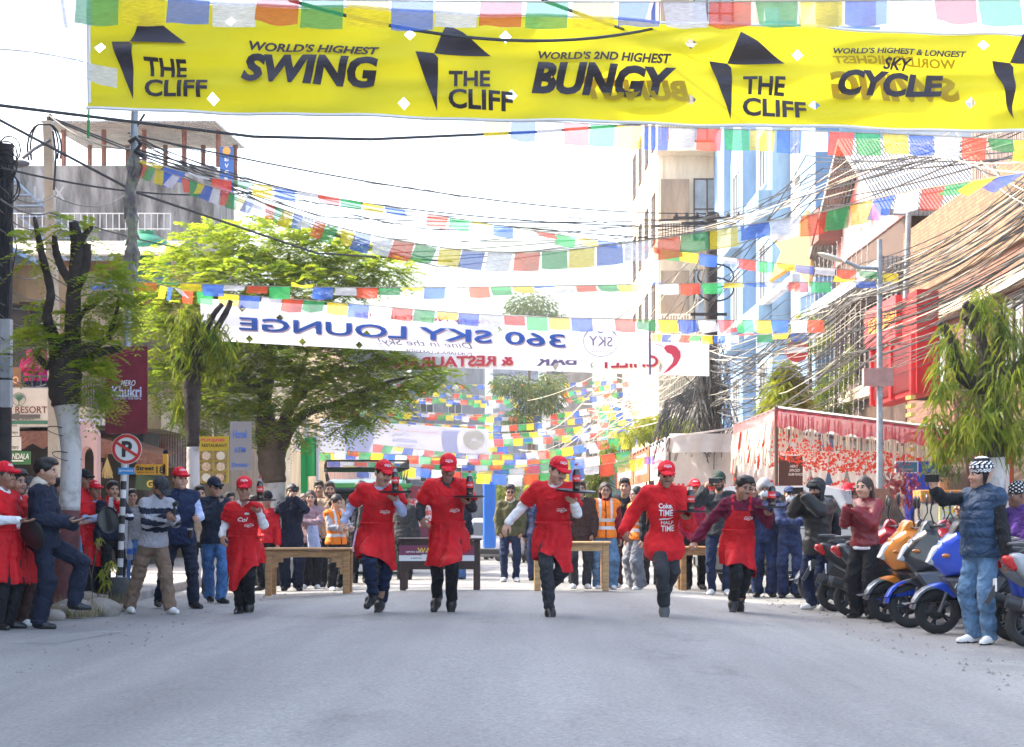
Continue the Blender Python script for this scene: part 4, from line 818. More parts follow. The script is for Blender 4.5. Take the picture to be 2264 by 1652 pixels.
b = MB(); b.tube([(0, 0, -.16), (0, 0, 0)], [.012, .018], 8); b.ell((0, 0, .015), .026, 10, 8, 1); o = b.build('microphone', [M_silver, M_black], None, True); o.location = wpt(p, (-.0, -.3, 1.47)); o.rotation_euler = (R(35), R(10), R(30)); tag(o, "handheld microphone at the mouth of the man in sunglasses", 'microphone')
stand(508, 1085, 1312, 30, O(1, [T_('jacket', BLACK, .03)], DARKP, (SHOEB, SOLEB), HS, seed=36), "man in dark jacket seen behind the microphone man's shoulder", 'left')
stand(590, 1085, 1306, -20, O(1, [T_('sweater', REDJ, .03)], DARKP, (SHOEB, SOLEB), [('knit', BLACK, 'hat')], seed=37), "person in red top behind the shortest runner's tray", 'back')
# behind the start line
p, _ = stand(645, 1066, 1306, 8, O(1, [T_('suit_jacket', DNAVY, .028, hem=-.2, collar=.02)], (DNAVY, .035), (SHOEB, SOLEB), [('bun', M_hair, 'hair')], fem=True, seed=38), "woman in a dark suit raising a camera to her eyes", 'back', 'face', 'face')
camera_at(wpt(p, (.05, -.3, 1.66)), wdir(p, (0, -1, .05)), "compact camera held up by the woman in the dark suit")
p, _ = stand(687, 1081, 1302, 4, O(0, [T_('sweater', MAUVE, .026, hem=-.12, collar=.04)], (BLACK, .03), (SHOEW, SOLEW), HL, fem=True, seed=39), "long haired girl in mauve sweater with folded arms and a pale cloth", 'back', 'cross', 'cross')
s_ = SDF((-.2, -.2, -.4), (.2, .2, .2), .02); s_.cone((0, 0, .08), (.03, .02, -.24), .09, .12, .04, ((0, 1, 0), .4)).folds(.012, 5, 40, 12); V, Fc = s_.mesh(); o = put(None, 'folded_cloth', V, Fc, PBLUE); o.location = wpt(p, (.04, -.22, .98)); tag(o, "pale lilac cloth hanging over the arms of the girl in mauve", 'cloth')
stand(706, 1060, 1290, 0, O(2, [T_('shirt', CHAR, .02)], DARKP, (SHOEB, SOLEB), HS, must=True, seed=40), "short haired man whose head shows behind the girl in mauve", 'back', Y=31.5)
stand(729, 1062, 1298, 8, O(1, [T_('hoodie', BEIGE, .034, hem=-.12, collar=.05)], DARKP, (SHOEB, SOLEB), [('mid', M_hairb, 'hair')], must=True, beard=True, seed=41), "bearded man in a beige hoodie with tied hair", 'back')
p, _ = stand(743, 1090, 1306, 40, O(0, [T_('sweater', LGREY, .02), hivis()], (BLACK, .03), (SHOEW, SOLEW), [('pony', M_hair, 'hair')], fem=True, seed=42), "dark haired girl in orange safety vest looking down at her phone", 'back', 'phone', 'phone', head=(5, 22, 0))
phone_at(wpt(p, (0, -.4, 1.2)), wdir(p, (0, -1, .3)), wdir(p, (0, .3, 1)), "white phone in the hands of the girl in the left safety vest", col=M_silver)
stand(797, 1060, 1290, 165, O(2, [T_('shirt', DNAVY, .025)], DARKP, (SHOEB, SOLEB), HS, seed=43), "dark clothed man with his back turned behind the runner in pale blue sleeves", 'back')
stand(893, 1085, 1290, 150, O(2, [T_('puffer_jacket', CHAR, .06, hem=-.14, fold=.006, quilt=.08)], DARKP, (SHOEB, SOLEB), HS, seed=44), "person in grey puffer jacket behind the dark table", 'back', Y=31.0)
stand(1008, 1062, 1285, 180, O(2, [T_('jacket', DNAVY, .03)], (DENIM, .02), (SHOEB, SOLEB), HS, seed=45), "man in jeans standing behind the dark table and the hooded runner", 'back', Y=31.0)
p, _ = stand(1128, 1069, 1287, 2, O(1, [T_('shirt', FLEECE, .012, collar=.03), T_('jacket', OLIVE, .034, hem=-.1, fold=.009, neck=.0)], (NAVY, .006), (SHOEW, SOLEB), HT, glasses='sun', must=True, seed=46), "man in olive jacket with pale collar and sunglasses, hands in pockets", 'back', 'pocket', 'pocket')
V, Fc = SDF((-.2, -.2, -.2), (.2, .2, .2), .014).cone((0, .03, -.04), (0, .0, .05), .11, .09, .03).cone((0, -.03, -.1), (0, -.03, .1), .04, .07, .03, None, True).folds(.004, 4, 80, 80).mesh(); put(p, 'fleece_collar', V + vec(0, -.0, 1.45), Fc, FLEECE)
stand(1188, 1075, 1284, 175, O(2, [T_('jacket', POLICE, .03)], (POLICE, .02), (SHOEB, SOLEB), HS, seed=47), "man in dark blue uniform hidden behind the leading runner", 'back')
stand(1283, 1060, 1302, 0, O(1, [T_('shirt', MAROON, .016), T_('jacket', BROWNP, .04, hem=-.16, neck=.0)], (CHAR, .015), (SHOEW, SOLEW), [('mid', M_hairb, 'hair')], seed=48), "laughing man in brown jacket behind the leading runner's bottle", 'back', 'pocket', 'pocket')
stand(1338, 1063, 1303, 3, O(1, [T_('hoodie', DRED, .034, hem=-.06, collar=.04), hivis()], (DENIML, .05), (SHOEW, SOLEW), HL, fem=True, glasses='spec', h=.018, seed=49), "girl with spectacles and long hair in orange safety vest and light jeans", 'back')
stand(1381, 1054, 1300, -5, O(1, [T_('shirt', KHAKI, .014), T_('jacket', BLACK, .036, hem=-.1, neck=.0)], (BROWNP, .02), (SHOEW, SOLEW), HT, seed=50), "smiling young man in black jacket between two safety vests", 'back', 'down', 'down')
stand(1408, 1072, 1304, -62, O(0, [T_('sweater', BLACK, .02), hivis()], (GREYP, .06), (SHOEW, SOLEW), [('bun', M_hair, 'hair')], fem=True, glasses='spec', seed=51), "girl in orange safety vest and wide grey trousers turned to the left", 'back')
stand(1536, 1057, 1303, 0, O(2, [T_('fleece', MAGENTA, .034, hem=-.14, collar=.06)], DARKP, (SHOEB, SOLEB), HC, caplogo=True, must=True, seed=52), "man in crimson fleece and red cap behind the lettered sweater", 'back')
p, _ = stand(1590, 1040, 1316, -8, O(1, [T_('shirt', LGREY, .014), T_('jacket', CHAR, .04, hem=-.08, neck=.0)], (NAVY, .004), (SHOEW, SOLEW), [('under', M_hair, 'hair'), ('cap', cloth("cap_green", (.03, .05, .04)), 'cap')], beard=True, must=True, glasses='spec', h=.018, seed=53), "bearded man in green cap photographing with his phone", 'back', ((-.2, -.36, 1.5), (-.8, .2, -1), 'grip', (1, 0, 0), (.3, -.4, .8)), 'pocket')
phone_at(wpt(p, (-.06, -.5, 1.62)), (0, 0, 1), wdir(p, (0, 1, 0)), "dark phone held sideways by the man in the green cap", land=True)
stand(1662, 1062, 1310, 10, O(2, [T_('shirt', BLACK, .02), hivis()], DARKP, (SHOEW, SOLEW), HL, fem=True, seed=54), "person in safety vest hidden behind the maroon sweater", 'back')
stand(1562, 1075, 1298, 5, O(2, [T_('shirt', RED, .02)], DARKP, (SHOEB, SOLEB), HC, seed=55), "waiter in red cap in the second row behind the crimson fleece", 'back', Y=30.5)
# right side
POL = dict(boot=True, h=.018)
stand(1690, 1058, 1320, -6, O(2, [T_('uniform', POLICE, .03, hem=-.12, collar=.03)], (POLICE, .03), (SHOEB, SOLEB), [('helmet', HELM, 'helmet'), ('mask', MASK, 'mask')], seed=56, **POL), "police officer in grey helmet and white mask by the car", 'right')
stand(1746, 1070, 1322, -4, O(2, [T_('uniform', POLICE, .03, hem=-.12, collar=.03)], (POLICE, .03), (SHOEB, SOLEB), [('under', M_hair, 'hair'), ('peak', POLICE, 'cap'), ('mask', MASK, 'mask')], seed=57, **POL), "police officer in blue cap and mask with folded arms", 'right', 'cross', 'cross')
p, _ = stand(1808, 1056, 1348, -48, O(2, [T_('jacket', BLEATH, .055, hem=-.2, collar=.04, fold=.01)], (NAVY, .02), (SHOEW, SOLEW), [('short', M_hair, 'hair'), ('flap', CHAR, 'hat')], must=True, beard=True, h=.017, seed=58), "man in trapper hat and black jacket shooting with a phone in both hands", 'right', 'face', ((-.1, -.36, 1.5), (-.9, -.1, -1), 'grip', (1, 0, 0), (.3, -.4, .8)), head=(0, 6, 0))
phone_at(wpt(p, (.0, -.42, 1.6)), (0, 0, 1), wdir(p, (0, 1, 0)), "phone held sideways at the eye of the man in the trapper hat", .085, .165, land=True)
V, Fc = SDF((-.25, -.2, -.4), (.25, .25, .35), .02).ell((0, .03, 0), (.15, .1, .23), .05).ell((0, .09, -.09), (.12, .08, .12), .05).folds(.008, 6, 30, 30).mesh(); o = put(None, 'backpack', V, Fc, BLACK); o.location = wpt(p, (0, .22, 1.13)); o.rotation_euler = (0, 0, R(-48)); tag(o, "black backpack worn by the man in the trapper hat", 'backpack')
stand(1873, 1066, 1330, -2, O(1, [T_('jacket', RED, .03, collar=.03)], DARKP, (SHOEB, SOLEB), HC, seed=59), "man in red cap and red jacket behind the woman in leather", 'right', Y=25.5)
p, _ = stand(1912, 1053, 1368, -42, O(0, [T_('blouse', WHITE, .012, neck=.0), T_('jacket', LEATH, .036, hem=-.05, collar=.02, fold=.01)], (BLACK, .035), (SHOEB, SOLEB), [('long', M_hairb, 'hair')], fem=True, h=.0155, seed=60, ss=.92), "woman in red leather jacket and black trousers filming with a phone", 'right', ((-.06, -.3, 1.36), (-.5, .3, -1), 'grip', (1, 0, 0), (.2, -.3, .9)), ((-.06, -.3, 1.34), (-.5, .3, -1), 'grip', (1, 0, 0), (.2, -.3, .9)), top=1.76)
phone_at(wpt(p, (.0, -.38, 1.5)), (0, 0, 1), wdir(p, (0, 1, .1)), "silver backed phone held upright by the woman in red leather", col=M_silver)
def quilt(c): return np.where((np.abs(c[:, 0]) < .01) & (c[:, 1] < 0), 1, 0)
p, _ = stand(2171, 1007, 1424, -58, O(1, [T_('sweater', BLACK, .022, collar=.03), T_('padded_vest', VESTB, .058, sleeve='none', hem=-.1, collar=.05, belly=.03, fold=.006, quilt=.085)], (DENIML, .014), (SHOEW, SOLEB), [('beanie', [BLACK, WHITE], 'knit_hat', nordic)], h=.014, seed=61), "man in blue padded vest and patterned earflap hat holding out a phone", 'right', ((-.16, -.46, 1.46), (-1, -.6, -.5), 'grip', (1, 0, 0), (0, -.5, .8)), ((-.34, -.02, .82), (-.6, .6, 0), 'relax', (1, 0, 0), None), head=(-20, 2, 0), top=1.80)
phone_at(wpt(p, (-.12, -.54, 1.58)), (0, 0, 1), wdir(p, (-.2, 1, 0)), "phone held out sideways by the man in the padded vest", land=True)
p, _ = stand(2252, 1063, 1415, -75, O(3, [T_('sweater', PURPLE, .036, sleeve='half', collar=.03)], DARKP, (SHOEB, SOLEB), [('knit', [BLACK, WHITE], 'hat', dots)], h=.018, seed=62), "man in purple sweater and black spotted beanie at the right edge", 'right', Y=19.5)
stand(2130, 1090, 1400, -60, O(2, [T_('jacket', BLACK, .03, collar=.04)], DARKP, (SHOEB, SOLEB), HS, seed=63, must=True), "dark haired man glimpsed behind the patterned earflap hat", 'right', Y=19.6)
# two people up on the left balcony
for u, m, lab in ((66, PINK, "person in a pink shawl leaning on the balcony rail"), (98, cloth("magenta", (.45, .02, .18)), "person in a magenta top at the balcony, right of the pink shawl")):
    stand(u, 770, 905, 10, O(1, [T_('shawl', m, .04, hem=-.12)], (NAVY, .03), (SHOEB, SOLEB), [('scarf', m, 'headscarf')], fem=True, seed=64), lab, 'left', 'hold', 'hold', Y=36.0, base_z=0)

for i, (u, vt, vf, yaw, m, hd, lab) in enumerate(((560, 1092, 1300, 20, DNAVY, HS, "man in dark navy top half hidden left of the wooden table"), (822, 1078, 1288, 10, CHAR, HS, "man in charcoal jacket peering past the runner in pale blue sleeves"), (1252, 1080, 1296, 0, NAVY, HT, "man in navy jacket between the leading runner and the brown jacket"), (1440, 1078, 1298, 10, BLACK, HS, "man in black behind the sleeve of the lettered sweater"), (1622, 1078, 1300, -10, DNAVY, HS, "dark dressed man between the green cap and the safety vest"), (1716, 1082, 1306, -8, POLICE, [('under', M_hair, 'hair'), ('peak', POLICE, 'cap')], "third police officer in blue cap between the helmet and the folded arms"), (1846, 1080, 1318, -20, CHAR, HS, "man in charcoal jacket between the trapper hat and the red cap"), (672, 1088, 1296, 6, MAROON, [('long', M_hairb, 'hair')], "long haired woman in maroon behind the mauve sweater"))):
    stand(u, vt, vf, yaw, O(1 + i % 2, [T_('jacket', m, .03, collar=.03)], DARKP, (SHOEB, SOLEB), hd, seed=90 + i, fem=i == 7), lab, 'back', Y=28.6 + (i % 3) * .5 if i != 5 else 24.9)
# ------------------------------------------------------------- buildings
def plaster(n, c, var=.18, **k): return mat("plaster_" + n, c, .9, var=var * 1.5, vscale=1.3, stretch=(1.6, 1.6, .35), bump=.15, bscale=18, **k)
def brickmat(n, c1, c2, mort, s=3.2):
    m = bpy.data.materials.new("brick_" + n); m.use_nodes = True; t = m.node_tree; N = t.nodes; b = N["Principled BSDF"]; b.inputs["Roughness"].default_value = .92
    tc = N.new("ShaderNodeTexCoord"); sx = N.new("ShaderNodeSeparateXYZ"); cx = N.new("ShaderNodeCombineXYZ"); ad = N.new("ShaderNodeMath"); ad.operation = 'ADD'
    t.links.new(tc.outputs["Object"], sx.inputs[0]); t.links.new(sx.outputs[0], ad.inputs[0]); t.links.new(sx.outputs[1], ad.inputs[1]); t.links.new(ad.outputs[0], cx.inputs[0]); t.links.new(sx.outputs[2], cx.inputs[1])
    br = N.new("ShaderNodeTexBrick"); br.inputs["Scale"].default_value = s; br.inputs["Color1"].default_value = (*c1, 1); br.inputs["Color2"].default_value = (*c2, 1); br.inputs["Mortar"].default_value = (*mort, 1); br.inputs["Mortar Size"].default_value = .03
    t.links.new(cx.outputs[0], br.inputs[0]); t.links.new(br.outputs[0], b.inputs["Base Color"]); return m
def corr(n, c, ax='x', sc_=14, var=.25):
    """corrugated sheet: wave bump plus weathering"""
    m = mat("corrugated_" + n, c, .55, var=var, vscale=1.5); t = m.node_tree; N = t.nodes
    w_ = N.new("ShaderNodeTexWave"); w_.bands_direction = ax.upper(); w_.inputs["Scale"].default_value = sc_; tc = N.new("ShaderNodeTexCoord"); t.links.new(tc.outputs["Object"], w_.inputs[0])
    bp = N.new("ShaderNodeBump"); bp.inputs["Strength"].default_value = 1; bp.inputs["Distance"].default_value = .05; t.links.new(w_.outputs["Fac"], bp.inputs["Height"]); t.links.new(bp.outputs[0], N["Principled BSDF"].inputs["Normal"]); return m
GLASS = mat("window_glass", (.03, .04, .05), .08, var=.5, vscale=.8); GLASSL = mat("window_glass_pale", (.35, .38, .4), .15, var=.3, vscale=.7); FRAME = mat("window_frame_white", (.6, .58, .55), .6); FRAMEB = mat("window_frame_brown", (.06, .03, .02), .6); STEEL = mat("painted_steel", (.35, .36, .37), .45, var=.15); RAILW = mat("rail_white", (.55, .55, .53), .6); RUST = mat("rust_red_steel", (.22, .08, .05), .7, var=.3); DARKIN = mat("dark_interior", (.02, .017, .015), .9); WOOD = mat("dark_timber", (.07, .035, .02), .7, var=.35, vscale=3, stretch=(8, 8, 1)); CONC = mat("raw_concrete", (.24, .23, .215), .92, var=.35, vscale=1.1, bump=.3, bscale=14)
WIN = {}
def window(parent, c, face, w_, h_, frame=None, glass=None, nx=2, ny=1, dep=.10):
    """window standing 3 mm proud of a facade; face is '-x', '+x' or '-y'"""
    frame = frame or FRAME; glass = glass or GLASS; k = (w_, h_, frame.name, glass.name, nx, ny)
    if k not in WIN:
        f = MB(); t = .06
        f.box(-w_ / 2, w_ / 2, -.07, .01, h_ / 2 - t, h_ / 2).box(-w_ / 2, w_ / 2, -.09, .01, -h_ / 2, -h_ / 2 + t)
        for i in range(nx + 1): x = -w_ / 2 + t / 2 + (w_ - t) * i / nx; f.box(x - t / 2, x + t / 2, -.065, .01, -h_ / 2 + t, h_ / 2 - t)
        for j in range(1, ny): z = -h_ / 2 + h_ * j / ny; f.box(-w_ / 2 + t, w_ / 2 - t, -.055, .0, z - t / 2, z + t / 2)
        g = MB(); g.box(-w_ / 2 + .02, w_ / 2 - .02, -.022, -.004, -h_ / 2 + .02, h_ / 2 - .02)
        WIN[k] = mesh_data("window", [tuple(v) for v in f.V], f.F, [frame]), mesh_data("pane", [tuple(v) for v in g.V], g.F, [glass])
    o = ob('window', WIN[k][0], parent, c, (0, 0, {'-y': 0, '+x': R(90), '-x': R(-90)}[face])); ob('pane', WIN[k][1], o); return o
def block(name, label, x0, x1, y0, y1, z, m, z0=-.2, cat='building', bev=.03):
    root = thing(name, label, cat, ((x0 + x1) / 2, (y0 + y1) / 2, 0)); I = Matrix.Translation(-root.location)
    MB(I).box(x0, x1, y0, y1, z0, z).build('wall', m, root); return root, I
def rail(root, I, p0, p1, h=1.0, m=None, n=12, name='railing', r=.02):
    p0, p1 = Vector(p0), Vector(p1); b = MB(I)
    for z in (h, h * .1): b.tube([p0 + Vector((0, 0, z)), p1 + Vector((0, 0, z))], r * 1.2, 5)
    for i in range(n + 1): q = p0.lerp(p1, i / n); b.tube([q + Vector((0, 0, 0)), q + Vector((0, 0, h))], r if i % 4 else r * 1.3, 4)
    return b.build(name, m or RAILW, root)
ORANGEP = plaster("ochre", (.34, .17, .085)); TAN = plaster("tan", (.32, .22, .13)); CREAM = plaster("cream", (.52, .43, .30)); BEIGEP = plaster("beige", (.80, .65, .46), .1); BLUEP = plaster("blue", (.20, .32, .45), .1); BLUED = plaster("deep_blue", (.13, .23, .37), .1); WHITEP = plaster("white", (.55, .56, .58), .08); GREYW = plaster("weathered_grey", (.21, .21, .20), .45); TEAL = plaster("teal", (.05, .16, .19)); PINKP = plaster("pink", (.52, .34, .30)); REDP = plaster("red", (.45, .015, .015), .12); YELP = plaster("yellow", (.55, .42, .12))
CORRC = corr("cream", (.52, .42, .28), 'x', 3); CORRG = corr("grey", (.38, .38, .38), 'x', 3.2); CORRB = corr("blue", (.12, .25, .45), 'x', 4)
# --- unseen tall block added past the left edge, sized to shade the near road
r_, I = block('unseen_shade_block', "tall tan corner block at the left edge of the street", -21, -8.35, 2, 27.2, 13.6, TAN)
for yy in (6, 11, 16, 21): 
    for zz in (4.5, 7.8, 11): window(r_, (6.328, yy - 14.6, zz), '+x', 1.6, 1.5)
# --- tan house behind the resort board, with a balcony
r_, I = block('tan_house', "tan plastered house with a railed balcony behind the resort board on the left", -18, -9.3, 36.8, 42.5, 6.5, TAN)
MB(I).box(-17, -8.7, 34.9, 36.8, 3.12, 3.38).build('balcony_slab', CREAM, r_); rail(r_, I, (-12, 34.95, 3.38), (-8.75, 34.95, 3.38), .62, mat("rail_dark", (.06, .06, .06), .5), 18); rail(r_, I, (-8.75, 34.95, 3.38), (-8.75, 36.7, 3.38), .62, MC["rail_dark"], 8)
MB(I).box(-13.2, -10.2, 34.6, 36.79, 6.55, 6.65).build('awning', CORRB, r_)
for x, zz in ((-12.6, 4.9), (-10.4, 4.9)): window(r_, (x + 13.65, -2.85, zz), '-y', 1.0, 1.7, FRAMEB)
MB(I).box(-11.5, -10.9, 36.72, 36.797, 3.4, 5.4).build('door', FRAMEB, r_)
th = MB(I); th.prism([(-13.5, 6.0), (-10.6, 5.7), (-10.6, 5.85), (-13.5, 6.6)], (0, 34.5, 0), (1, 0, 0), (0, 0, 1), (0, 2.2, 0)); th.build('thatch_awning', mat("thatch", (.25, .18, .10), .95, bump=.8, bscale=60, var=.3, vscale=8), r_)
# --- ground floor taco shop in front of the tan house, thatched and dark
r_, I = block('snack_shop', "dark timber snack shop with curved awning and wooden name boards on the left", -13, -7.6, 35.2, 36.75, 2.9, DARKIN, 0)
MB(I).box(-13, -7.6, 33.9, 35.2, 2.95, 3.1).build('roof_edge', CORRG, r_)
V = []; Fc = []
for i in range(31):
    x = -9.9 + 3.0 * i / 30; zt = 2.95 - .55 * max(0, (x + 9.0) / 2.2) ** 1.4; V += [(x - 0, 35.1, zt), (x, 33.9, zt - .12), (x, 33.85, zt - .42 + .06 * math.cos(i * 1.6))]
Fc = [(i * 3 + k, i * 3 + 3 + k, i * 3 + 4 + k, i * 3 + 1 + k) for i in range(30) for k in (0, 1)]
MB(I).add(V, Fc).build('awning', cloth("awning_brown", (.17, .075, .05)), r_)
MB(I).box(-12.9, -10.2, 34.2, 34.26, 2.35, 2.9).build('awning_valance', cloth("awning_tan", (.2, .12, .08)), r_)
BOARD = mat("shop_board_wood", (.24, .11, .045), .7, var=.25, vscale=4)
def wordboard(txt, u0, u1, v0, v1, Y, rz=0, tm=None, bm=None):
    c = P((u0 + u1) / 2, (v0 + v1) / 2, Y); w_, h_ = (u1 - u0) / F * Y, (v1 - v0) / F * Y; M = I @ Matrix.Translation(c) @ Matrix.Rotation(R(rz), 4, 'Y')
    o = MB(M).box(-w_ / 2, w_ / 2, -.02, .02, -h_ / 2, h_ / 2).build('name_board', bm or BOARD, r_)
    if txt: b = MB(M); put_text(b, *fit2d(txt, w_ * .85, h_ * .6, bold=.02), flat((0, -.024, 0), (1, 0, 0), (0, 0, 1))); b.build('board_lettering', tm or FRAMEB, o)
wordboard("IA", 212, 238, 1000, 1012, 34.0, 2, mat("letter_brown", (.05, .02, .01), .7)); wordboard("TACO - BURR", 308, 364, 1005, 1020, 34.0, 10, MC["letter_brown"]); wordboard("Z", 212, 226, 1022, 1040, 34.0, 0, MC["letter_brown"])
wordboard("", 300, 364, 1052, 1085, 33.98, 6, None, mat("board_green", (.04, .07, .03), .8)); wordboard("Gas", 322, 360, 1056, 1082, 33.9, -8, mat("letter_yellow", (.6, .38, .03), .6), MC["board_green"])
b = MB(I); q = P(237, 1012, 33.9); rr = random.Random(4)
for i in range(120):
    a = rr.uniform(0, 6.3); e = rr.uniform(.0, .12); b.tube([q + Vector((0, 0, 0)), q + Vector((math.cos(a) * e, math.sin(a) * e * .4, -.32 - rr.uniform(0, .1)))], .004, 3)
b.build('straw_broom', mat("straw", (.5, .36, .15), .9), r_)
# --- cream parapet and red streaked wall behind the hanging sign
r_, I = block('cream_annex', "cream walled annex with stained parapet and yellow barrel balcony behind the hanging red sign", -10.2, -7.9, 38.4, 44, 3.85, CREAM, 3.1)
rail(r_, I, (-10.1, 38.45, 3.85), (-8.0, 38.45, 3.85), .6, MC["rail_dark"], 12); MB(I @ Matrix.Translation((-9.3, 38.9, 3.85))).lathe([(.3, 0), (.33, .25), (.3, .5)], 14).build('yellow_barrel', YELP, r_, True)
r_, I = block('streaked_wall', "corrugated wall streaked in red and white paint behind the trees on the left", -8.9, -7.2, 41, 41.2, 4.2, corr("red_streak", (.6, .08, .07), 'x', 5), 2.3, cat='wall'); MC["corrugated_red_streak"].node_tree.nodes["Color Ramp"].color_ramp.elements[1].color = (.75, .7, .68, 1)
r_, I = block('drab_house', "drab brown plastered house front behind the left trees", -9.5, -7.15, 41.3, 49, 6.0, plaster('drab', (.22, .17, .12)))
# --- orange house with pergola, railing and green tank
r_, I = block('orange_house', "ochre house with slatted pergola roof terrace, left of the big tree", -19, -9.2, 46, 52.5, 8.0, ORANGEP)
MB(I).box(-19, -8.9, 44.9, 46, 7.2, 7.4).build('terrace_slab', mat("blue_edge", (.06, .1, .2), .6), r_)
rail(r_, I, (-19, 44.7, 8.6), (-8.95, 44.7, 8.6), .45, RAILW, 60, r=.014)
b = MB(I)
for i in range(9): x = -17 + i * .95; b.prism([(44.5, 7.75), (46.0, 8.25), (46.0, 8.4), (44.5, 7.9)], (x, 0, 0), (0, 1, 0), (0, 0, 1), (.13, 0, 0))
b.build('pergola_beams', FRAMEB, r_); MB(I).prism([(44.5, 7.92), (46.4, 8.55), (46.4, 8.6), (44.5, 7.97)], (-18, 0, 0), (0, 1, 0), (0, 0, 1), (9.1, 0, 0)).build('pergola_sheet', mat("pergola_cream", (.5, .45, .33), .6), r_)
for x in (-17.6, -15.8, -14, -12.2, -10.4): window(r_, (x + 14.1, -3.26, 5.6), '-y', 1.2, 1.6, FRAMEB)
for x in (-16.6, -12.6): MB(I).box(x, x + .9, 45.95, 45.99, 2.8, 5).build('door', FRAMEB, r_)
t = thing('water_tank', "green plastic water tank on the ochre house terrace", 'water tank', (-9.9, 46.2, 7.42)); MB().lathe([(.05, 1.35), (.3, 1.3), (.62, 1.1), (.7, .95), (.7, .1), (.66, 0)][::-1], 24).build('tank_body', mat("tank_green", (.02, .25, .13), .5, trans=.2), t, True, 40); MB().lathe([(.22, 1.3), (.24, 1.42), (.05, 1.46)], 16).build('lid', MC["tank_green"], t, True)
# --- grey concrete building with sheet metal roof deck
r_, I = block('grey_hotel', "stained grey concrete building with sheet metal roof deck on the left", -21, -9.6, 55, 59, 12.4, GREYW)
b = MB(I); b.prism([(53.6, 13.48), (59.5, 13.9), (59.5, 13.96), (53.6, 13.54)], (-14.8, 0, 0), (0, 1, 0), (0, 0, 1), (5.5, 0, 0)); b.build('deck_roof', CORRG, r_)
for x in (-14.5, -13.2, -11.9, -10.6, -9.5):
    for yy in (55.2, 58.6): MB(I).tube([(x, yy, 12.4), (x, yy, 13.49 + (yy - 53.6) * .07)], .09, 6).build('deck_post', RUST, r_)
rail(r_, I, (-20.8, 55.1, 12.4), (-15.5, 55.1, 12.4), .5, RAILW, 24, r=.014)
b = MB(I)
for x in (0, 1.1): b.tube([(-17.6 + x, 54.6, 12.4), (-13.5 + x, 54.6, 8.6)], .05, 5)
for i in range(12): q = i / 11; b.box(-17.6 + 4.1 * q, -16.5 + 4.1 * q, 54.45, 54.75, 12.38 - 3.8 * q, 12.42 - 3.8 * q)
b.build('outside_stair', mat("stair_blue", (.2, .27, .36), .5), r_)
b = MB(I); put_text(b, *fit2d("LAX", 1.0, .45, bold=.01), flat((-14.9, 54.99, 11.5), (1, 0, 0), (0, 0, 1))); b.build('wall_lettering', mat("faded_white", (.42, .42, .41), .9), r_)
# --- farther left houses down the street
for i, (y0, y1, h_, m, xx, lab) in enumerate(((71, 84, 8.5, CREAM, -9.2, "cream shop house hidden behind the big tree on the left"), (85, 103, 12, PINKP, -9.4, "pink apartment house far down the left side"), (104, 130, 9, WHITEP, -9.0, "white low house in the haze on the left"), (131, 165, 14, GREYW, -9.5, "grey tall house in the haze on the left"), (166, 230, 11, CREAM, -8.0, "last cream block at the left end of the street"))):
    r_, I = block('street_house', lab, -20, xx, y0, y1, h_, m)
    for zz in [q for q in (4.6, 7.6, 10.6) if q < h_ - 1]:
        for k in range(max(2, int((y1 - y0) / 3.5))): window(r_, (xx + 20 - (xx + 20) / 2 + .003, y0 + 1.8 + k * 3.4 - (y0 + y1) / 2, zz), '+x', 1.5, 1.5)
        for k in range(3): window(r_, (-2.5 + k * 2.9, -(y1 - y0) / 2 - .003, zz), '-y', 1.3, 1.5)
# --- right: tall beige building
r_, I = block('beige_building', "tall beige building with balconies and ribbed cladding on the right", 6.45, 16, 75, 92, 25, BEIGEP)
cy = -8.5; lx = lambda x: x - 11.225
MB(I).box(6.46, 9.55, 74.8, 74.995, 4.0, 8.55).build('ribbed_cladding', CORRC, r_)
for zf in (8.6, 12.6, 16.9, 21.2):
    MB(I).box(6.3, 9.7, 73.9, 74.997, zf, zf + .35).build('balcony_slab', BEIGEP, r_)
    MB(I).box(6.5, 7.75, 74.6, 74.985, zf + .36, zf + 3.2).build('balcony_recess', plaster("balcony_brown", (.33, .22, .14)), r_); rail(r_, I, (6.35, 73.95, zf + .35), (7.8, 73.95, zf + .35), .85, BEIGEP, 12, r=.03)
    window(r_, (lx(8.85), cy - .003, zf + 1.95), '-y', 1.75, 2.7, FRAMEB, GLASSL, 3, 2)
    for k in range(4): window(r_, (-4.778, -6 + k * 4, zf + 1.9), '-x', 1.6, 2.2, FRAMEB, GLASSL, 2, 2)
    MB(I).box(6.42, 6.62, 74.9, 75.1, zf - 3.6, zf).build('corner_pier', BEIGEP, r_)
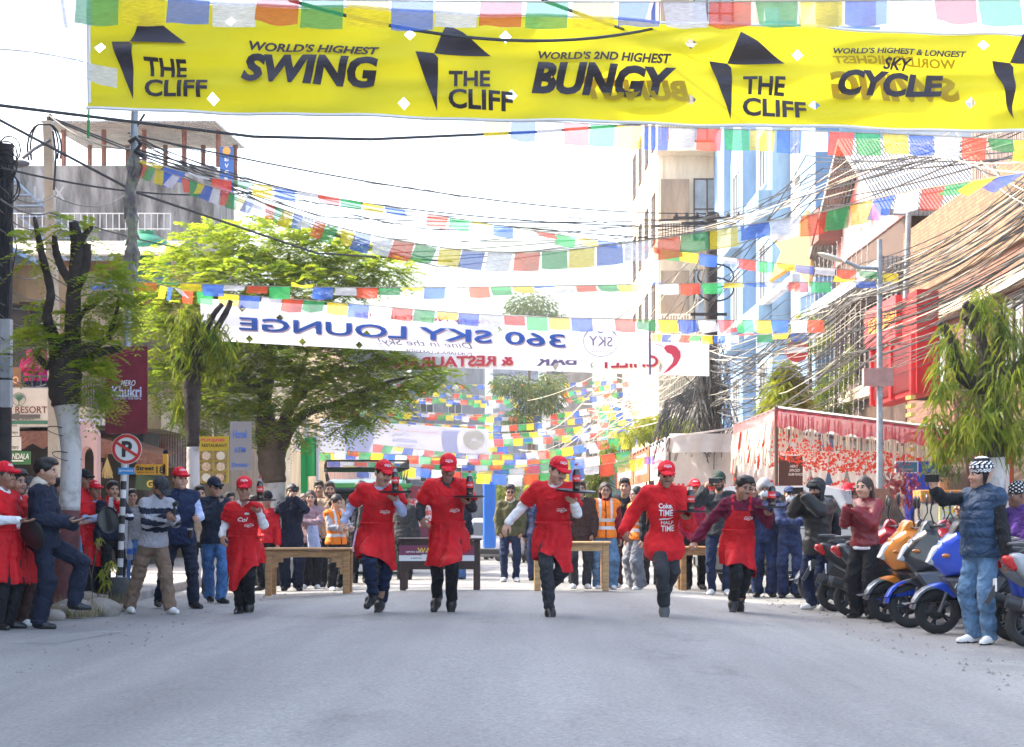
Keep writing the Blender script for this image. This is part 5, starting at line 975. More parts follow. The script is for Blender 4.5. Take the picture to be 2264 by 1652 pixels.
# --- right: blue building with pointed white arches
X0 = 9.7; r_, I = block('blue_building', "pale blue building with pointed white arches and stepped bays on the right", X0, 10.9, 50.5, 74.6, 15.6, BLUEP); MB(I).box(10.9, 17, 51.5, 74, 0, 13.6).build('rear_wing', WHITEP, r_)
def bay(y0, y1, z0, z1, pk, dx, m, nm, cut=True):
    MB(I).prism([(y0, z0), (y1, z0), (y1, z1 - pk), ((y0 + y1) / 2, z1), (y0, z1 - pk)], (X0 - .004, 0, 0), (0, 1, 0), (0, 0, 1), (-dx, 0, 0)).build(nm, m, r_)
bay(70.8, 74.4, .2, 17.5, .0, .9, BLUED, 'pier'); bay(67.2, 70.7, 4.2, 18.5, 3.4, .55, WHITEP, 'gable_bay'); bay(63.6, 67.1, 3.0, 17.8, 3.0, 1.1, BLUED, 'blue_bay'); bay(60.2, 63.5, 4.2, 19.5, 3.8, .55, WHITEP, 'gable_bay'); bay(56.4, 60.1, 3.0, 18, 3.0, 1.1, BLUEP, 'blue_bay'); bay(53.4, 56.3, 4.2, 17.5, 3.0, .5, WHITEP, 'gable_bay'); bay(50.6, 53.3, .2, 16.4, 0, .7, BLUED, 'pier')
for yc in (68.95, 61.85, 54.85):
    for zc in (6.0, 9.6, 13.0): window(r_, (X0 - .56 - 10.3 - .001, yc - 62.55, zc), '-x', 1.5, 2.2, FRAME, GLASSL, 2, 2)
for yc in (65.3, 58.2):
    for zc in (5.2, 9.2, 13): MB(I).box(X0 - 1.55, X0 - 1.106, yc - 1.72, yc + 1.72, zc - 1.9, zc - 1.1).build('balcony', WHITEP if zc < 9 else BLUEP, r_); window(r_, (X0 - 1.106 - 10.3, yc - 62.55, zc + .2), '-x', 1.4, 1.9, FRAME, GLASS, 2, 1)
b = MB(I); b.box(X0 - 1.4, X0 - 1.15, 50.6, 74.4, 8.1, 8.3); b.build('cornice', WHITEP, r_)
c = P(1706, 560, 52); c.x = X0 - 1.8; o = MB().prism([(0, .9), (.25, .28), (.86, .28), (.4, -.1), (.55, -.8), (0, -.38), (-.55, -.8), (-.4, -.1), (-.86, .28), (-.25, .28)], (0, 0, 0), (.75, -.65, 0), (0, 0, 1), (.1, .1, 0)).build('star_lantern', mat("star_paper", (.75, .55, .22), .7, trans=.4)); o.location = P(1762, 550, 48); o.rotation_euler = (0, R(14), 0); o.scale = (1.25,) * 3; tag(o, "large pale yellow star lantern hanging before the blue building", 'lantern')
# --- right: timber house with tin gable roof
r_, I = block('timber_house', "dark timber house with tin roof, red gable and big windows on the right", 9, 16, 39, 47.8, 8.0, WOOD)
b = MB(I); b.prism([(38.4, 7.9), (43.5, 10.6), (48.4, 7.9), (48.4, 8.05), (43.5, 10.75), (38.4, 8.05)], (8.3, 0, 0), (0, 1, 0), (0, 0, 1), (8, 0, 0)); b.build('tin_roof', corr("tin", (.27, .24, .21), 'x', 3.5), r_)
MB(I).prism([(39, 8.004), (47.8, 8.004), (43.5, 10.35)], (8.95, 0, 0), (0, 1, 0), (0, 0, 1), (.2, 0, 0)).build('gable', mat("gable_paint", (.62, .05, .04), .7, col2=(.72, .62, .58), vscale=.9), r_)
MB(I).box(8.4, 8.996, 38.8, 48, 6.75, 7.05).build('eave_awning', CORRG, r_)
for k in range(4): window(r_, (-3.503, -3.1 + k * 2.1, 5.6), '-x', 1.5, 1.8, FRAMEB, GLASSL if k == 0 else GLASS, 3, 1)
for k in range(2): window(r_, (-2.4 + k * 2, -4.403, 5.6), '-y', 1.4, 1.8, FRAMEB, GLASSL, 3, 1)
MB(I).box(8.75, 8.996, 39, 47.8, 4.1, 4.4).build('floor_beam', CREAM, r_); MB(I).box(8.3, 8.99, 46.2, 47.6, 8.6, 9.5).build('water_box', mat("box_brown", (.2, .07, .05), .7), r_)
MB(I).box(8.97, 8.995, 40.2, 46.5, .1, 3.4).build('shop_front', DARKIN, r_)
# --- right: brick house
BR1 = brickmat("ochre", (.27, .16, .075), (.17, .09, .045), (.07, .055, .045)); BR2 = brickmat("salmon", (.30, .125, .08), (.2, .085, .05), (.10, .075, .06))
r_, I = block('brick_house', "two tone brick house with wooden windows at the right edge", 9, 18, 24, 38.9, 6.0, BR2); cy = 31.45; MB(I).box(8.9, 18, 24, 38.85, 6.0, 7.55).build('parapet_wall', BR1, r_)
MB(I).box(8.75, 8.997, 24, 38.8, 5.2, 5.42).build('string_course', CREAM, r_)
for k in range(5): window(r_, (-4.503, -6.4 + k * 2.7, 4.35), '-x', 1.3, 1.5, FRAMEB, GLASSL, 2, 1)
MB(I).box(8.7, 8.995, 24.2, 38.6, .1, 2.9).build('shop_front', brickmat("dark", (.12, .075, .055), (.09, .055, .04), (.07, .06, .05)), r_)
b = MB(I)
for k in range(36): b.box(8.95, 9.05, 28.6 + k * .13, 28.68 + k * .13, 7.56, 9.6)
b.build('slat_screen', corr("brown_tin", (.30, .22, .18), 'y', 3.5), r_); MB(I).box(9.2, 16, 25.31, 33, 9.2, 9.3).build('flat_roof', MC["corrugated_brown_tin"], r_)
# --- red shop box
r_, I = block('red_shop', "bright red shop box with slanting signboard jutting out on the right", 7.4, 7.8, 31.2, 35.2, 5.3, REDP, 3.4)
for yy in (31.5, 34.7): MB(I).box(7.801, 8.99, yy, yy + .12, 3.5, 3.62).build('support_arm', FRAMEB, r_)
MB(I).box(7.28, 7.398, 32.4, 35.2, 4.55, 5.35).build('signboard', mat("sign_red", (.62, .05, .05), .5), r_)
b = MB(I); put_text(b, *fit2d("RESTAURANT", 2.6, .32, bold=.02), flat((7.27, 33.5, 4.97), (0, -1, 0), (0, 0, 1))); b.build('signboard_lettering', mat("letter_amber", (.75, .35, .03), .6), r_)
for yy in (31.3, 33, 34.8): MB(I).box(7.32, 7.398, yy, yy + .16, 3.4, 4.5).build('pier', mat("pier_red", (.6, .02, .02), .5), r_)
MB(I).box(7.36, 7.397, 31.5, 34.7, 3.5, 4.4).build('window_band', mat("red_dark", (.14, .008, .01), .4), r_)
b = MB(I)
for k in range(8): b.box(7.3, 7.39, 31.25, 31.65, 3.3 - k * .16, 3.37 - k * .16)
b.build('yellow_bars', YELP, r_)
# far right houses and closing blocks
for i, (x0, x1, y0, y1, h_, m, lab) in enumerate(((7.0, 15, 93, 108, 15.3, GREYW, "unfinished grey concrete block behind the beige building"), (5.4, 9, 96, 104, 7.2, TEAL, "teal painted shop house far down on the right"), (8.4, 16, 109, 128, 9, plaster('dusk_pink', (.2, .12, .11)), "pale pink house in the haze on the right"), (8.0, 18, 130, 160, 12, plaster('sand', (.22, .17, .11)), "beige far block in the haze on the right"), (7.0, 20, 162, 230, 10, GREYW, "last white block at the right end of the street"), (-7, 6, 236, 250, 9, GREYW, "grey house closing the far end of the street"), (-8.8, -2.5, 150, 158, 15.5, plaster("slate", (.20, .21, .22)), "slate coloured block rising in the haze left of the far street end"), (-2.2, 3.0, 196, 206, 19, plaster("haze_blue", (.17, .20, .24)), "tallest bluish block in the haze at the far street end"), (3.4, 8.0, 170, 178, 17, plaster("mud", (.24, .19, .15)), "mud coloured block in the haze right of the far street end"), (-14, -8.2, 112, 122, 14, plaster("olive_grey", (.19, .19, .15)), "olive grey block behind the cable car banner"))):
    r_, I = block('street_house', lab, x0, x1, y0, y1, h_, m)
    for zz in [q for q in (4.6, 7.6, 10.6) if q < h_ - 1]:
        for k in range(max(2, int((y1 - y0) / 3.5))): window(r_, (-(x1 - x0) / 2 - .003, 1.5 + k * 3.2 - (y1 - y0) / 2, zz), '-x', 1.4, 1.5)
        for k in range(int((x1 - x0) / 2.6)): window(r_, (1.3 + k * 2.5 - (x1 - x0) / 2, -(y1 - y0) / 2 - .003, zz), '-y', 1.2, 1.4)

rr = random.Random(41)
for k in range(14):
    y = 39.3 + k * .62; o = MB(); ps = [Vector((8.2, y, 8.1 - .01 * k)), Vector((8.15, y + .02, 5.5)), Vector((8.1, y, 3.6 + rr.uniform(-.3, .5)))]; o.tube(ps, .006, 4)
    for i in range(26): q = ps[0].lerp(ps[2], i / 25); o.box(q.x - .022, q.x - .001, q.y - .011, q.y + .011, q.z - .011, q.z + .011)
    tag(o.build('light_string', mat("fairy_light_white", (.7, .7, .68), .4)), "thin vertical string of small white lights before the timber house", 'light string', "white light strings before the timber house")
# ------------------------------------------------------------- poles, signs, cables
GALV = mat("galvanised_pole", (.27, .30, .33), .45, .3, var=.2); CONCP = mat("concrete_pole", (.46, .40, .32), .9, var=.12); TAR = mat("tarred_timber", (.035, .03, .028), .9, var=.3); CABLE = mat("black_cable", (.012, .012, .013), .6); CABLEG = mat("weathered_cable", (.10, .095, .085), .8, var=.5, vscale=2); CABLEP = mat("pale_cable", (.42, .38, .30), .8, var=.3, vscale=1)  # pale cable tone holds sunlight in the colour; flag cords share it
def polething(name, label, pts, r, m, cat='pole', n=10): 
    o = Vector(pts[0]); root = thing(name, label, cat, o); MB(Matrix.Translation(-o)).tube(pts, r, n).build('shaft', m, root, True, 60); return root, Matrix.Translation(-o)
r_, I = polething('steel_pole', "slim galvanised steel pole holding the red banner sign and prayer flags on the left", [P(270, 1300, 24), P(282, 760, 24), P(298, 240, 24)], [.06, .055, .05], GALV)
b = MB(I)
for q, (u, v) in enumerate(((296, 330), (294, 400), (291, 450), (288, 520), (285, 560))):
    c = P(u, v, 23.95); 
    for k in range(5): b.tube([c + Vector((rnd.uniform(-.05, .05), 0, 0)), c + Vector((rnd.uniform(-.1, .1), -.03, -.25)), c + Vector((rnd.uniform(-.13, .13), 0, -.5 - rnd.uniform(0, .2)))], [.02, .05, .01], 5)
b.build('tied_rags', mat("rags", (.12, .10, .12), .9, col2=(.3, .3, .2), vscale=5), r_)
b = MB(I); b.tube([P(296, 290, 24), P(320, 252, 24)], .018, 6); b.tube([P(285, 315, 23.9), P(300, 305, 23.9), P(312, 318, 23.9), P(300, 335, 23.9), P(318, 345, 23.9)], .03, 6); b.build('bracket', CABLE, r_)
def panel(root, I, u0, u1, v0, v1, Y, m, name='panel', th=.03, fr=None):
    a, c = P(u0, v1, Y), P(u1, v0, Y); MB(I).box(a.x, c.x, Y, Y + th, a.z, c.z).build(name, m, root)
    if fr: MB(I).box(a.x - .02, c.x + .02, Y + .004, Y + th + .01, a.z - .02, c.z + .02).build('frame', fr, root)
def words_(root, I, txt, u, v, wpx, Y, m, hpx=None, name='lettering', **k):
    b = MB(I); c = P(u, v, Y); put_text(b, *fit2d(txt, wpx / F * Y, hpx / F * Y if hpx else None, **k), flat(c, (1, 0, 0), (0, 0, 1))); return b.build(name, m, root)
LW = mat("letter_white", (.75, .75, .75), .6); LB = mat("letter_black", (.02, .02, .02), .6); LM = mat("letter_maroon", (.12, .02, .02), .6); LG_ = mat("letter_green", (.03, .14, .09), .6)
t = thing('banner_sign', "tall dark red cloth sign hung on the steel pole by the left trees", 'sign', P(280, 960, 23.8)); I = Matrix.Translation(-t.location)
panel(t, I, 233, 326, 766, 959, 23.8, mat("sign_maroon", (.17, .010, .022), .6, var=.3, vscale=3), 'cloth_panel'); words_(t, I, "MERO", 283, 847, 33, 23.79, LW, 13, shear=.3, bold=.01); words_(t, I, "Khukri", 280, 866, 66, 23.79, mat("letter_lilac", (.6, .6, .75), .6), 24, bold=.03); words_(t, I, "ONE SPIRIT. ONE NEPAL", 282, 881, 62, 23.79, MC["letter_lilac"], 5, bold=.01)
b = MB(I); a = P(250, 876, 23.79); b.box(a.x, a.x + .36, 23.785, 23.79, a.z - .004, a.z + .004); b.build('rule_line', LW, t)
r_, I = polething('concrete_pole', "square concrete utility pole with looped cable at its top on the left", [P(122, 1160, 29), P(118, 700, 29), P(106, 268, 29)], [.13, .12, .1], CONCP, n=4)
b = MB(I)
for k in range(2): b.tube([P(103 + 22 * math.cos(a) * (1.3 - .3 * k) - (14 if a > 1.5 else -4), 330 - 55 * math.sin(a), 28.8) for a in lin(-.4, 3.6, 14)], .017, 6)
b.tube([P(117, 290, 28.8), P(124, 340, 28.8), P(119, 420, 28.8)], .02, 6); b.lathe([(.05, 0), (.06, .06), (.03, .12)], 8, M=Matrix.Translation(P(110, 268, 29))); b.build('cable_loop', CABLE, r_)
lamp = MB(I); lamp.tube([P(110, 310, 28.9), P(75, 330, 28.7), P(50, 350, 28.6)], .03, 6); lamp.ell(P(38, 362, 28.6), (.22, .08, .07), 10, 6); lamp.build('street_light', mat("lamp_grey", (.1, .1, .11), .5), r_, True)
r_, I = polething('cable_pole', "dark utility pole wrapped in black cables at the left edge", [P(4, 1300, 24.5), P(6, 800, 24.5), P(12, 320, 24.5)], [.13, .13, .12], TAR)
b = MB(I); rr = random.Random(5)
for k in range(40):
    u0 = rr.uniform(-8, 26); v0 = rr.uniform(330, 520); b.tube([P(u0, v0, 24.3), P(u0 + rr.uniform(-14, 16), v0 + rr.uniform(30, 90), 24.2), P(rr.uniform(-4, 22), v0 + rr.uniform(120, 330), 24.25)], .011, 4)
for k in range(8): c = P(rr.uniform(0, 20), rr.uniform(330, 420), 24.2); b.tube([c + Vector((.16 * math.cos(a), .03 * k % .1, .2 * math.sin(a))) for a in lin(0, 6.28, 14)], .012, 4)
b.build('cable_tangle', CABLE, r_)
for v0, v1, m in ((705, 780, STEEL), (785, 835, GALV), (880 - 40, 900, STEEL)): panel(r_, I, 0, 22, v0, v1, 24.1, m, 'meter_box', .15)
# sign boards at the left edge
def board(name, label, u0, u1, v0, v1, Y, m, lines, fr=None, cat='sign'):
    t = thing(name, label, cat, P((u0 + u1) / 2, v1, Y)); I = Matrix.Translation(-t.location); panel(t, I, u0, u1, v0, v1, Y, m, 'panel', .03, fr)
    for L_ in lines: words_(t, I, *L_[:3], L_[3], Y - .006, L_[4], L_[5] if len(L_) > 5 else None, bold=L_[6] if len(L_) > 6 else .015, **(L_[7] if len(L_) > 7 else {}))
    return t, I
SB = mat("board_cream", (.56, .50, .43), .7, var=.06); SW = mat("board_white", (.62, .60, .56), .7, var=.08)
t, I = board('resort_sign', "large cream resort signboard with round tree emblem and arrow on the left", -30, 109, 859, 942, 33, SB, [("EEKA RESORT", 43, 906, 122, LM, 15), ("Pokhara-6, Lakeside", 52, 921, 52, LW, 5), ("Street No.18", 62, 927, 26, LB, 3), ("@ www.bekaresort.com", 70, 934, 60, LW, 4)], STEEL)
b = MB(I); c = P(42, 883, 32.99); b.tube([c + Vector((.125 * math.cos(a), -.006, .125 * math.sin(a))) for a in lin(0, 6.283, 25)], .006, 4); b.tube([c + Vector((0, -.008, -.12)), c + Vector((0, -.008, .06))], .008, 4)
for k in range(9): a = R(20 + k * 17); b.tube([c + Vector((0, -.008, -.04)), c + Vector((.1 * math.cos(a), -.008, .02 + .085 * math.sin(a)))], .007, 4)
b.build('tree_emblem', LG_, t); b = MB(I); b.prism([(0, 0), (.34, .075), (.34, .04), (.74, .04), (.74, -.04), (.34, -.04), (.34, -.075)], P(4, 921, 32.988), (1, 0, 0), (0, 0, 1), (0, -.004, 0)); b.build('arrow', mat("arrow_grey", (.10, .09, .085), .7), t)
b = MB(I); a = P(-28, 938, 32.985); q = P(108, 930, 32.985); b.box(a.x, q.x, 32.982, 32.988, a.z, q.z); b.build('green_strip', LG_, t)
board('yoga_sign', "white yoga ashram arrow board with two scripts at the left edge", -20, 42, 938, 964, 31, SW, [("ASHRAM YOGA", 12, 941, 52, LB, 5), ("ASHRAM", 3, 947, 38, LB, 5), ("आश्रम योग आश्रम", 15, 957, 50, LB, 8)])
board('encounters_sign', "white board reading encounters below the yoga board", -20, 46, 966, 996, 31, SW, [("काउण्टर्स", 10, 972, 30, LB, 6), ("se encounters", 18, 989, 46, LB, 7, .01, dict(shear=.2))])
t, I = board('mandala_sign', "green hotel board with white hand painted capitals at the left edge", -30, 67, 998, 1027, 30.5, mat("board_green2", (.03, .15, .05), .6), [("HOTEL MANDALA", 18, 1009, 92, LW, 13, .02, dict(shear=.15))]); b = MB(I); a = P(-10, 1019, 30.49); b.box(a.x, a.x + .5, 30.486, 30.492, a.z - .012, a.z + .012); b.build('underline', LW, t)
board('tattoo_sign', "brown wooden TOO board with orange letters beside the left balcony", -10, 46, 812, 852, 34.3, BOARD, [("TATTOO", 8, 840, 66, mat("letter_orange", (.75, .4, .2), .6), 16, .03)])
t, I = board('vertical_sign', "blue vertical hotel sign with white letters at the corner of the grey building", 486, 516, 325, 428, 54.5, mat("sign_blue", (.02, .12, .42), .5), [(c_, 501, 352 + k * 14.5, 9, LW, 9, .03) for k, c_ in enumerate("EVERES")]); b = MB(I); b.lathe([(.13, 0), (.13, .01)], 14, M=Matrix.Translation(P(501, 334, 54.48)) @ Matrix.Rotation(R(90), 4, 'X')); b.build('sun_emblem', mat("emblem_orange", (.8, .4, .05), .5), t)
# portal arch
t = thing('portal_frame', "pale pink temporary arch portal beside the painted trunk", 'arch', P(195, 1150, 31)); I = Matrix.Translation(-t.location); m = mat("portal_pink", (.58, .38, .36), .6)
a = P(176, 1180, 31); q = P(214, 932, 31); w_ = q.x - a.x; h_ = q.z - a.z
MB(I).prism([(0, 0), (.02, 0), (.02, h_ * .68)] + [(.02 + w_ * .38 * (1 - math.cos(x)), h_ * .68 + h_ * .1 * math.sin(x)) for x in lin(0, 3.14, 9)] + [(w_ * .8, 0), (w_, 0), (w_, h_ * .9), (w_ * .55, h_), (0, h_)], (a.x, 31, a.z), (1, 0, 0), (0, 0, 1), (0, .3, 0)).build('arch_panel', m, t); MB(I).box(a.x - .12, a.x, 30.9, 31.3, a.z, q.z + .05).build('side_post', mat("portal_lilac", (.6, .58, .8), .6), t); words_(t, I, "SHREE", 199, 950, 17, 30.985, LW, 8, bold=.02)
# no parking pole
Yp = 21.4; t = thing('no_parking_sign', "round no parking sign on a black and white striped pole in a concrete foot", 'road sign', (P(265, 1345, Yp).x, Yp, 0)); I = Matrix.Translation(-t.location)
base, top = P(262, 1345, Yp), P(276, 1000, Yp); b = MB(I); b.lathe([(.125, -.05), (.125, .36), (.11, .40), (.02, .405)], 20, M=Matrix.Translation((base.x, Yp, 0))); b.build('concrete_foot', mat("drum_dark", (.07, .07, .07), .9, var=.3), t, True, 40)
b = MB(I); N_ = 16
for k in range(N_): p0 = base.lerp(top, k / N_ * .98 + .1 * (1 - k / N_)); p1 = base.lerp(top, (k + 1) / N_ * .98 + .1 * (1 - (k + 1) / N_)); b.tube([p0, p1], .036, 12, k % 2 if k < 13 else 1)
b.build('pole', [mat("pole_black", (.02, .02, .022), .5), mat("pole_white", (.6, .6, .6), .6, var=.15)], t, True, 60)
c = P(280, 993, Yp - .07); FM = I @ Matrix.Translation(c) @ Matrix.Rotation(R(90), 4, 'X'); r0 = 33.5 / F * Yp
MB(FM).lathe([(r0, -.006), (r0, .0), (.005, .0)], 40).build('sign_face', mat("sign_white", (.72, .72, .75), .4), t); b = MB(FM)
V = []
for k in range(40): a = 2 * math.pi * k / 40; V += [(r0 * .97 * math.cos(a), r0 * .97 * math.sin(a), .004), (r0 * .76 * math.cos(a), r0 * .76 * math.sin(a), .004)]
b.add(V, [(2 * k, (2 * k + 2) % 80, (2 * k + 3) % 80, 2 * k + 1) for k in range(40)]); b.build('red_ring', mat("sign_red_enamel", (.55, .02, .015), .35), t)
b = MB(FM); b.box(-r0 * .8, r0 * .8, -.018, .018, .007, .0085, M=Matrix.Rotation(R(-33), 4, 'Z')); b.build('red_bar', MC["sign_red_enamel"], t); b = MB(FM); put_text(b, *fit2d("P", .13, .2, bold=.045), flat((.005, 0, .0055), (1, 0, 0), (0, 1, 0))); b.build('sign_letter', LB, t)
panel(t, I, 261, 297, 1034, 1049, Yp - .05, mat("sticker_blue", (.02, .25, .6), .4), 'blue_plate', .01); words_(t, I, "@WorldLink", 279, 1041, 32, Yp - .056, LW, 6, name='plate_lettering', bold=.02)
Yq = 22.0; t = thing('street_name_sign', "yellow street name plate on a short black topped post", 'road sign', (P(366, 1200, Yq).x, Yq, 0)); I = Matrix.Translation(-t.location); yl = mat("sign_yellow", (.75, .34, .02), .5)
a = P(366, 1300, Yq); MB(I).tube([(a.x, Yq, 0), (a.x, Yq, P(0, 1050, Yq).z)], .022, 10).build('post', BLACK, t); MB(I).box(a.x - .03, a.x + .03, Yq - .03, Yq + .03, P(0, 1052, Yq).z, P(0, 1004, Yq).z).build('yellow_post', yl, t); b = MB(I); b.ell((a.x, Yq, P(0, 1000, Yq).z), .035, 10, 6); b.build('finial', BLACK, t, True)
MB(I).prism([(0, .04), (.02, .0), (.4, 0), (.4, .135), (.02, .135), (0, .10)], (P(298, 0, Yq).x, Yq - .03, P(0, 1050, Yq).z), (1, 0, 0), (0, 0, 1), (0, .02, 0)).build('name_plate', yl, t)
words_(t, I, "Street", 321, 1035, 40, Yq - .036, LB, 10, bold=.03); words_(t, I, "18", 354, 1039, 17, Yq - .036, LB, 16, bold=.02); words_(t, I, "सिर्जना चोक मार्ग", 322, 1045, 38, Yq - .036, LB, 5)
# right hand poles
r_, I = polething('lattice_pole', "dark steel lattice utility pole thick with cables before the beige building", [P(1572, 1150, 42), P(1572, 470, 42)], [.18, .15], TAR, n=6)
for v, w_ in ((488, 78), (500, 60), (700, 40)): MB(I).box(P(1565 - w_, 0, 42).x, P(1565 + w_, 0, 42).x, 41.8, 41.86, P(0, v, 42).z, P(0, v, 42).z + .07).build('crossarm', TAR, r_)
for k in range(7): MB(I).lathe([(.03, 0), (.05, .05), (.02, .13)], 8, M=Matrix.Translation(P(1495 + k * 23, 488, 41.83) + Vector((0, 0, .071)))).build('insulator', TAR, r_)
for v in (610, 640): MB(I).tube([P(1582 + 40 * math.cos(a), v + 26 * math.sin(a), 41.7) for a in lin(-1.5, 3.6, 14)], .022, 6).build('cable_coil', CABLE, r_)
b = MB(I); rr = random.Random(8)
for k in range(110):
    u0 = rr.uniform(1540, 1605); v0 = rr.uniform(740, 900); b.tube([P(u0, v0, 41.8), P(u0 + rr.uniform(-35, 30), v0 + rr.uniform(40, 90), 41.5 - rr.uniform(0, .5)), P(rr.uniform(1545, 1600), v0 + rr.uniform(100, 190), 41.7)], .014, 4)
b.build('cable_tangle', CABLEG, r_); b = MB(I)
for k in range(70):
    u0 = rr.uniform(1440, 1530); b.tube([P(1565 + rr.uniform(-15, 10), 830 + rr.uniform(-20, 50), 41.8), P(u0 + 30, 880 + rr.uniform(0, 30), 41.6), P(u0, 1000 + rr.uniform(-60, 20), 41.5)], .012, 4)
b.build('hanging_cables', CABLEG, r_)
r_, I = polething('lamp_pole', "grey street lamp pole with an arm and a pink signbox on the right", [P(1945, 1290, 27), P(1945, 900, 27), P(1945, 530, 27)], [.058, .05, .042], GALV)
b = MB(I); b.tube([P(1945, 594, 27), P(1900, 592, 27), P(1868, 578, 27)], .03, 8); b.build('lamp_arm', GALV, r_, True); b = MB(I @ Matrix.Translation(P(1836, 569, 27)) @ Matrix.Rotation(R(18), 4, 'Y')); b.ell((0, 0, 0), (.22, .1, .045), 12, 6); b.build('lamp_head', mat("lamp_pale", (.5, .48, .42), .5), r_, True)
panel(r_, I, 1910, 1976, 814, 853, 26.9, mat("box_pink", (.38, .22, .2), .7, var=.15), 'signbox', .15)
polething('thin_pole', "thin bent pipe pole beside the tin roof on the right", [P(2003, 660, 32), P(2010, 440, 32)], [.06, .05], GALV)
t = thing('round_sign', "round red and white drink sign hanging before the blue building", 'sign', P(1762, 776, 45)); I = Matrix.Translation(P(1762, 776, 45) * 0); b = MB(Matrix.Rotation(R(90), 4, 'X')); b.lathe([(.3, -.04), (.3, .04), (.005, .042)], 24); b.build('disc', mat("disc_red", (.5, .04, .04), .5), t); MB().box(-.27, .27, -.05, -.044, -.05, .1).build('white_band', LW, t); MB().tube([(0, 0, .3), (0, 0, .55)], .015, 5).build('hanger', CABLE, t)
# cables
def cable(pts, r=.012, sag=0, m=None, label=None, group=None, n=14):
    P_ = [Vector(p) for p in pts]; out = []
    for i in range(len(P_) - 1):
        for k in range(n): t = k / n; q = P_[i].lerp(P_[i + 1], t); q.z -= sag * 4 * t * (1 - t); out.append(q)
    out.append(P_[-1]); o = MB().tube(out, r, 5).build('overhead_cable', m or CABLE); return tag(o, label, 'cable', group)
cable([P(-40, 228, 20), P(560, 302, 23), P(820, 308, 24), P(1180, 292, 26), P(1500, 268, 29)], .022, .0, label="thick black cable sweeping under the yellow banner from the left edge")
cable([P(-30, 250, 22), P(300, 425, 26), P(700, 560, 33), P(1000, 578, 38)], .02, 0, label="black cable descending from the left edge past the steel pole into the big tree")
for i, (a, c, sg, lab) in enumerate((((110, 258, 28, 640, 440, 40), (640, 440, 40, 1490, 530, 42), .1, "black cable from the concrete pole top to the lattice pole crossarm"), ((110, 256, 28, 300, 330, 24), (300, 330, 24, 1010, 480, 42), .15, "thin cable running through the steel pole bracket over the road"), ((110, 262, 28, 720, 480, 40), (720, 480, 40, 1500, 486, 42), .1, "level black cable above the prayer flags in mid street"), ((300, 300, 24, 1560, 472, 42), None, .3, "long cable from the steel pole bracket to the lattice pole top"), ((640, 0, 12, 1460, 60, 16), None, .2, "black cable crossing in front of the top flags"), ((1200, 0, 12, 1640, 120, 30), None, .1, "dark cable at the very top beside the white building"), ((0, 370, 22, 600, 420, 30), (600, 420, 30, 1570, 500, 42), .2, "cable leaving the left cable pole over the trees"), ((0, 440, 23, 110, 470, 28), (110, 470, 28, 480, 560, 40), .1, "cable dropping from the left cable pole toward the pergola"))):
    pts = [P(*a[:3]), P(*a[3:])] + ([P(*c[3:])] if c else []); cable(pts, .014, sg, label=lab)
rr = random.Random(12)
for k in range(9): cable([P(-30, 380 + k * 50 + rr.uniform(-20, 20), 23), P(110 + rr.uniform(-10, 20), 420 + k * 52 + rr.uniform(-40, 40), 28), P(280 + rr.uniform(-10, 120), 460 + k * 55 + rr.uniform(-40, 40), 36)], .009, .25, CABLEG, "thin tangled cable drooping across the left house fronts", "thin cables before the left houses")
for k in range(10): cable([P(1570 + rr.uniform(-60, 60), 480 + rr.uniform(0, 40), 42), P(1900 + k * 30, 300 + rr.uniform(-20, 60), 28), P(2300, 240 + k * 28, 18)], .009, .15, CABLE if k % 3 == 0 else CABLEP, "thin cable rising from the lattice pole to the upper right edge", "thin cables fanning to the upper right")
for k in range(12): cable([P(1140 + k * 40 + rr.uniform(-30, 30), 860 + rr.uniform(-60, 120), 75), P(1560 + rr.uniform(-20, 20), 560 + rr.uniform(-80, 260), 42)], .013, .5, CABLEP if k % 2 else CABLEG, "pale cable slanting from the far houses up to the lattice pole", "pale cables slanting up to the lattice pole")
for k in range(72):
    q = k / 71; v2 = 380 + 270 * q + rr.uniform(-25, 25); um, vm = 1900 + rr.uniform(-60, 60), 905 - (1 - q) * 200 + rr.uniform(-40, 30) - 40; Yr = 20 + rr.uniform(-1, 2)
    cable([P(1575 + rr.uniform(-15, 15), 850 + rr.uniform(-90, 80), 41.6), P(um - 150, vm + 45 + rr.uniform(-25, 25), 35), P(um + 20, vm - 60, 29 + rr.uniform(-1, 1)), P(2290, v2, Yr)], rr.choice((.006, .008, .011)), rr.uniform(.05, .22), rr.choice((CABLEG, CABLEG, CABLEP, CABLE, CABLE, CABLE)), "grey cable strand in the thick bundle sagging along the right side", "strands of the thick cable bundle", 8)

rr = random.Random(91)
for k in range(12): cable([P(300 + rr.uniform(-20, 10), 300 + rr.uniform(-20, 60), 24), P(900 + rr.uniform(-80, 80), 430 + k * 14 + rr.uniform(-20, 20), 34), P(1565, 480 + rr.uniform(-10, 40), 42)], .008, .12, CABLE, "thin black wire strung from the steel pole to the lattice pole", "thin wires from the steel pole to the lattice pole")
for k in range(10): cable([P(1565, 490 + rr.uniform(-10, 200), 42), P(1800 + rr.uniform(-30, 30), 470 - k * 14, 33), P(2290, 330 + rr.uniform(-80, 60), 22)], .011, .1, CABLE, "black wire climbing from the lattice pole past the star lantern", "black wires climbing past the star lantern")
for k in range(16): cable([P(1180 + rr.uniform(-60, 200), 1010 + rr.uniform(-60, 40), 80), P(1330 + rr.uniform(-60, 60), 930 + rr.uniform(-60, 60), 62), P(1555 + rr.uniform(-20, 20), 760 + rr.uniform(-60, 140), 42)], .016, .3, CABLEP, "pale wire looping low between the far right houses and the lattice pole", "pale wires looping low at the far right")
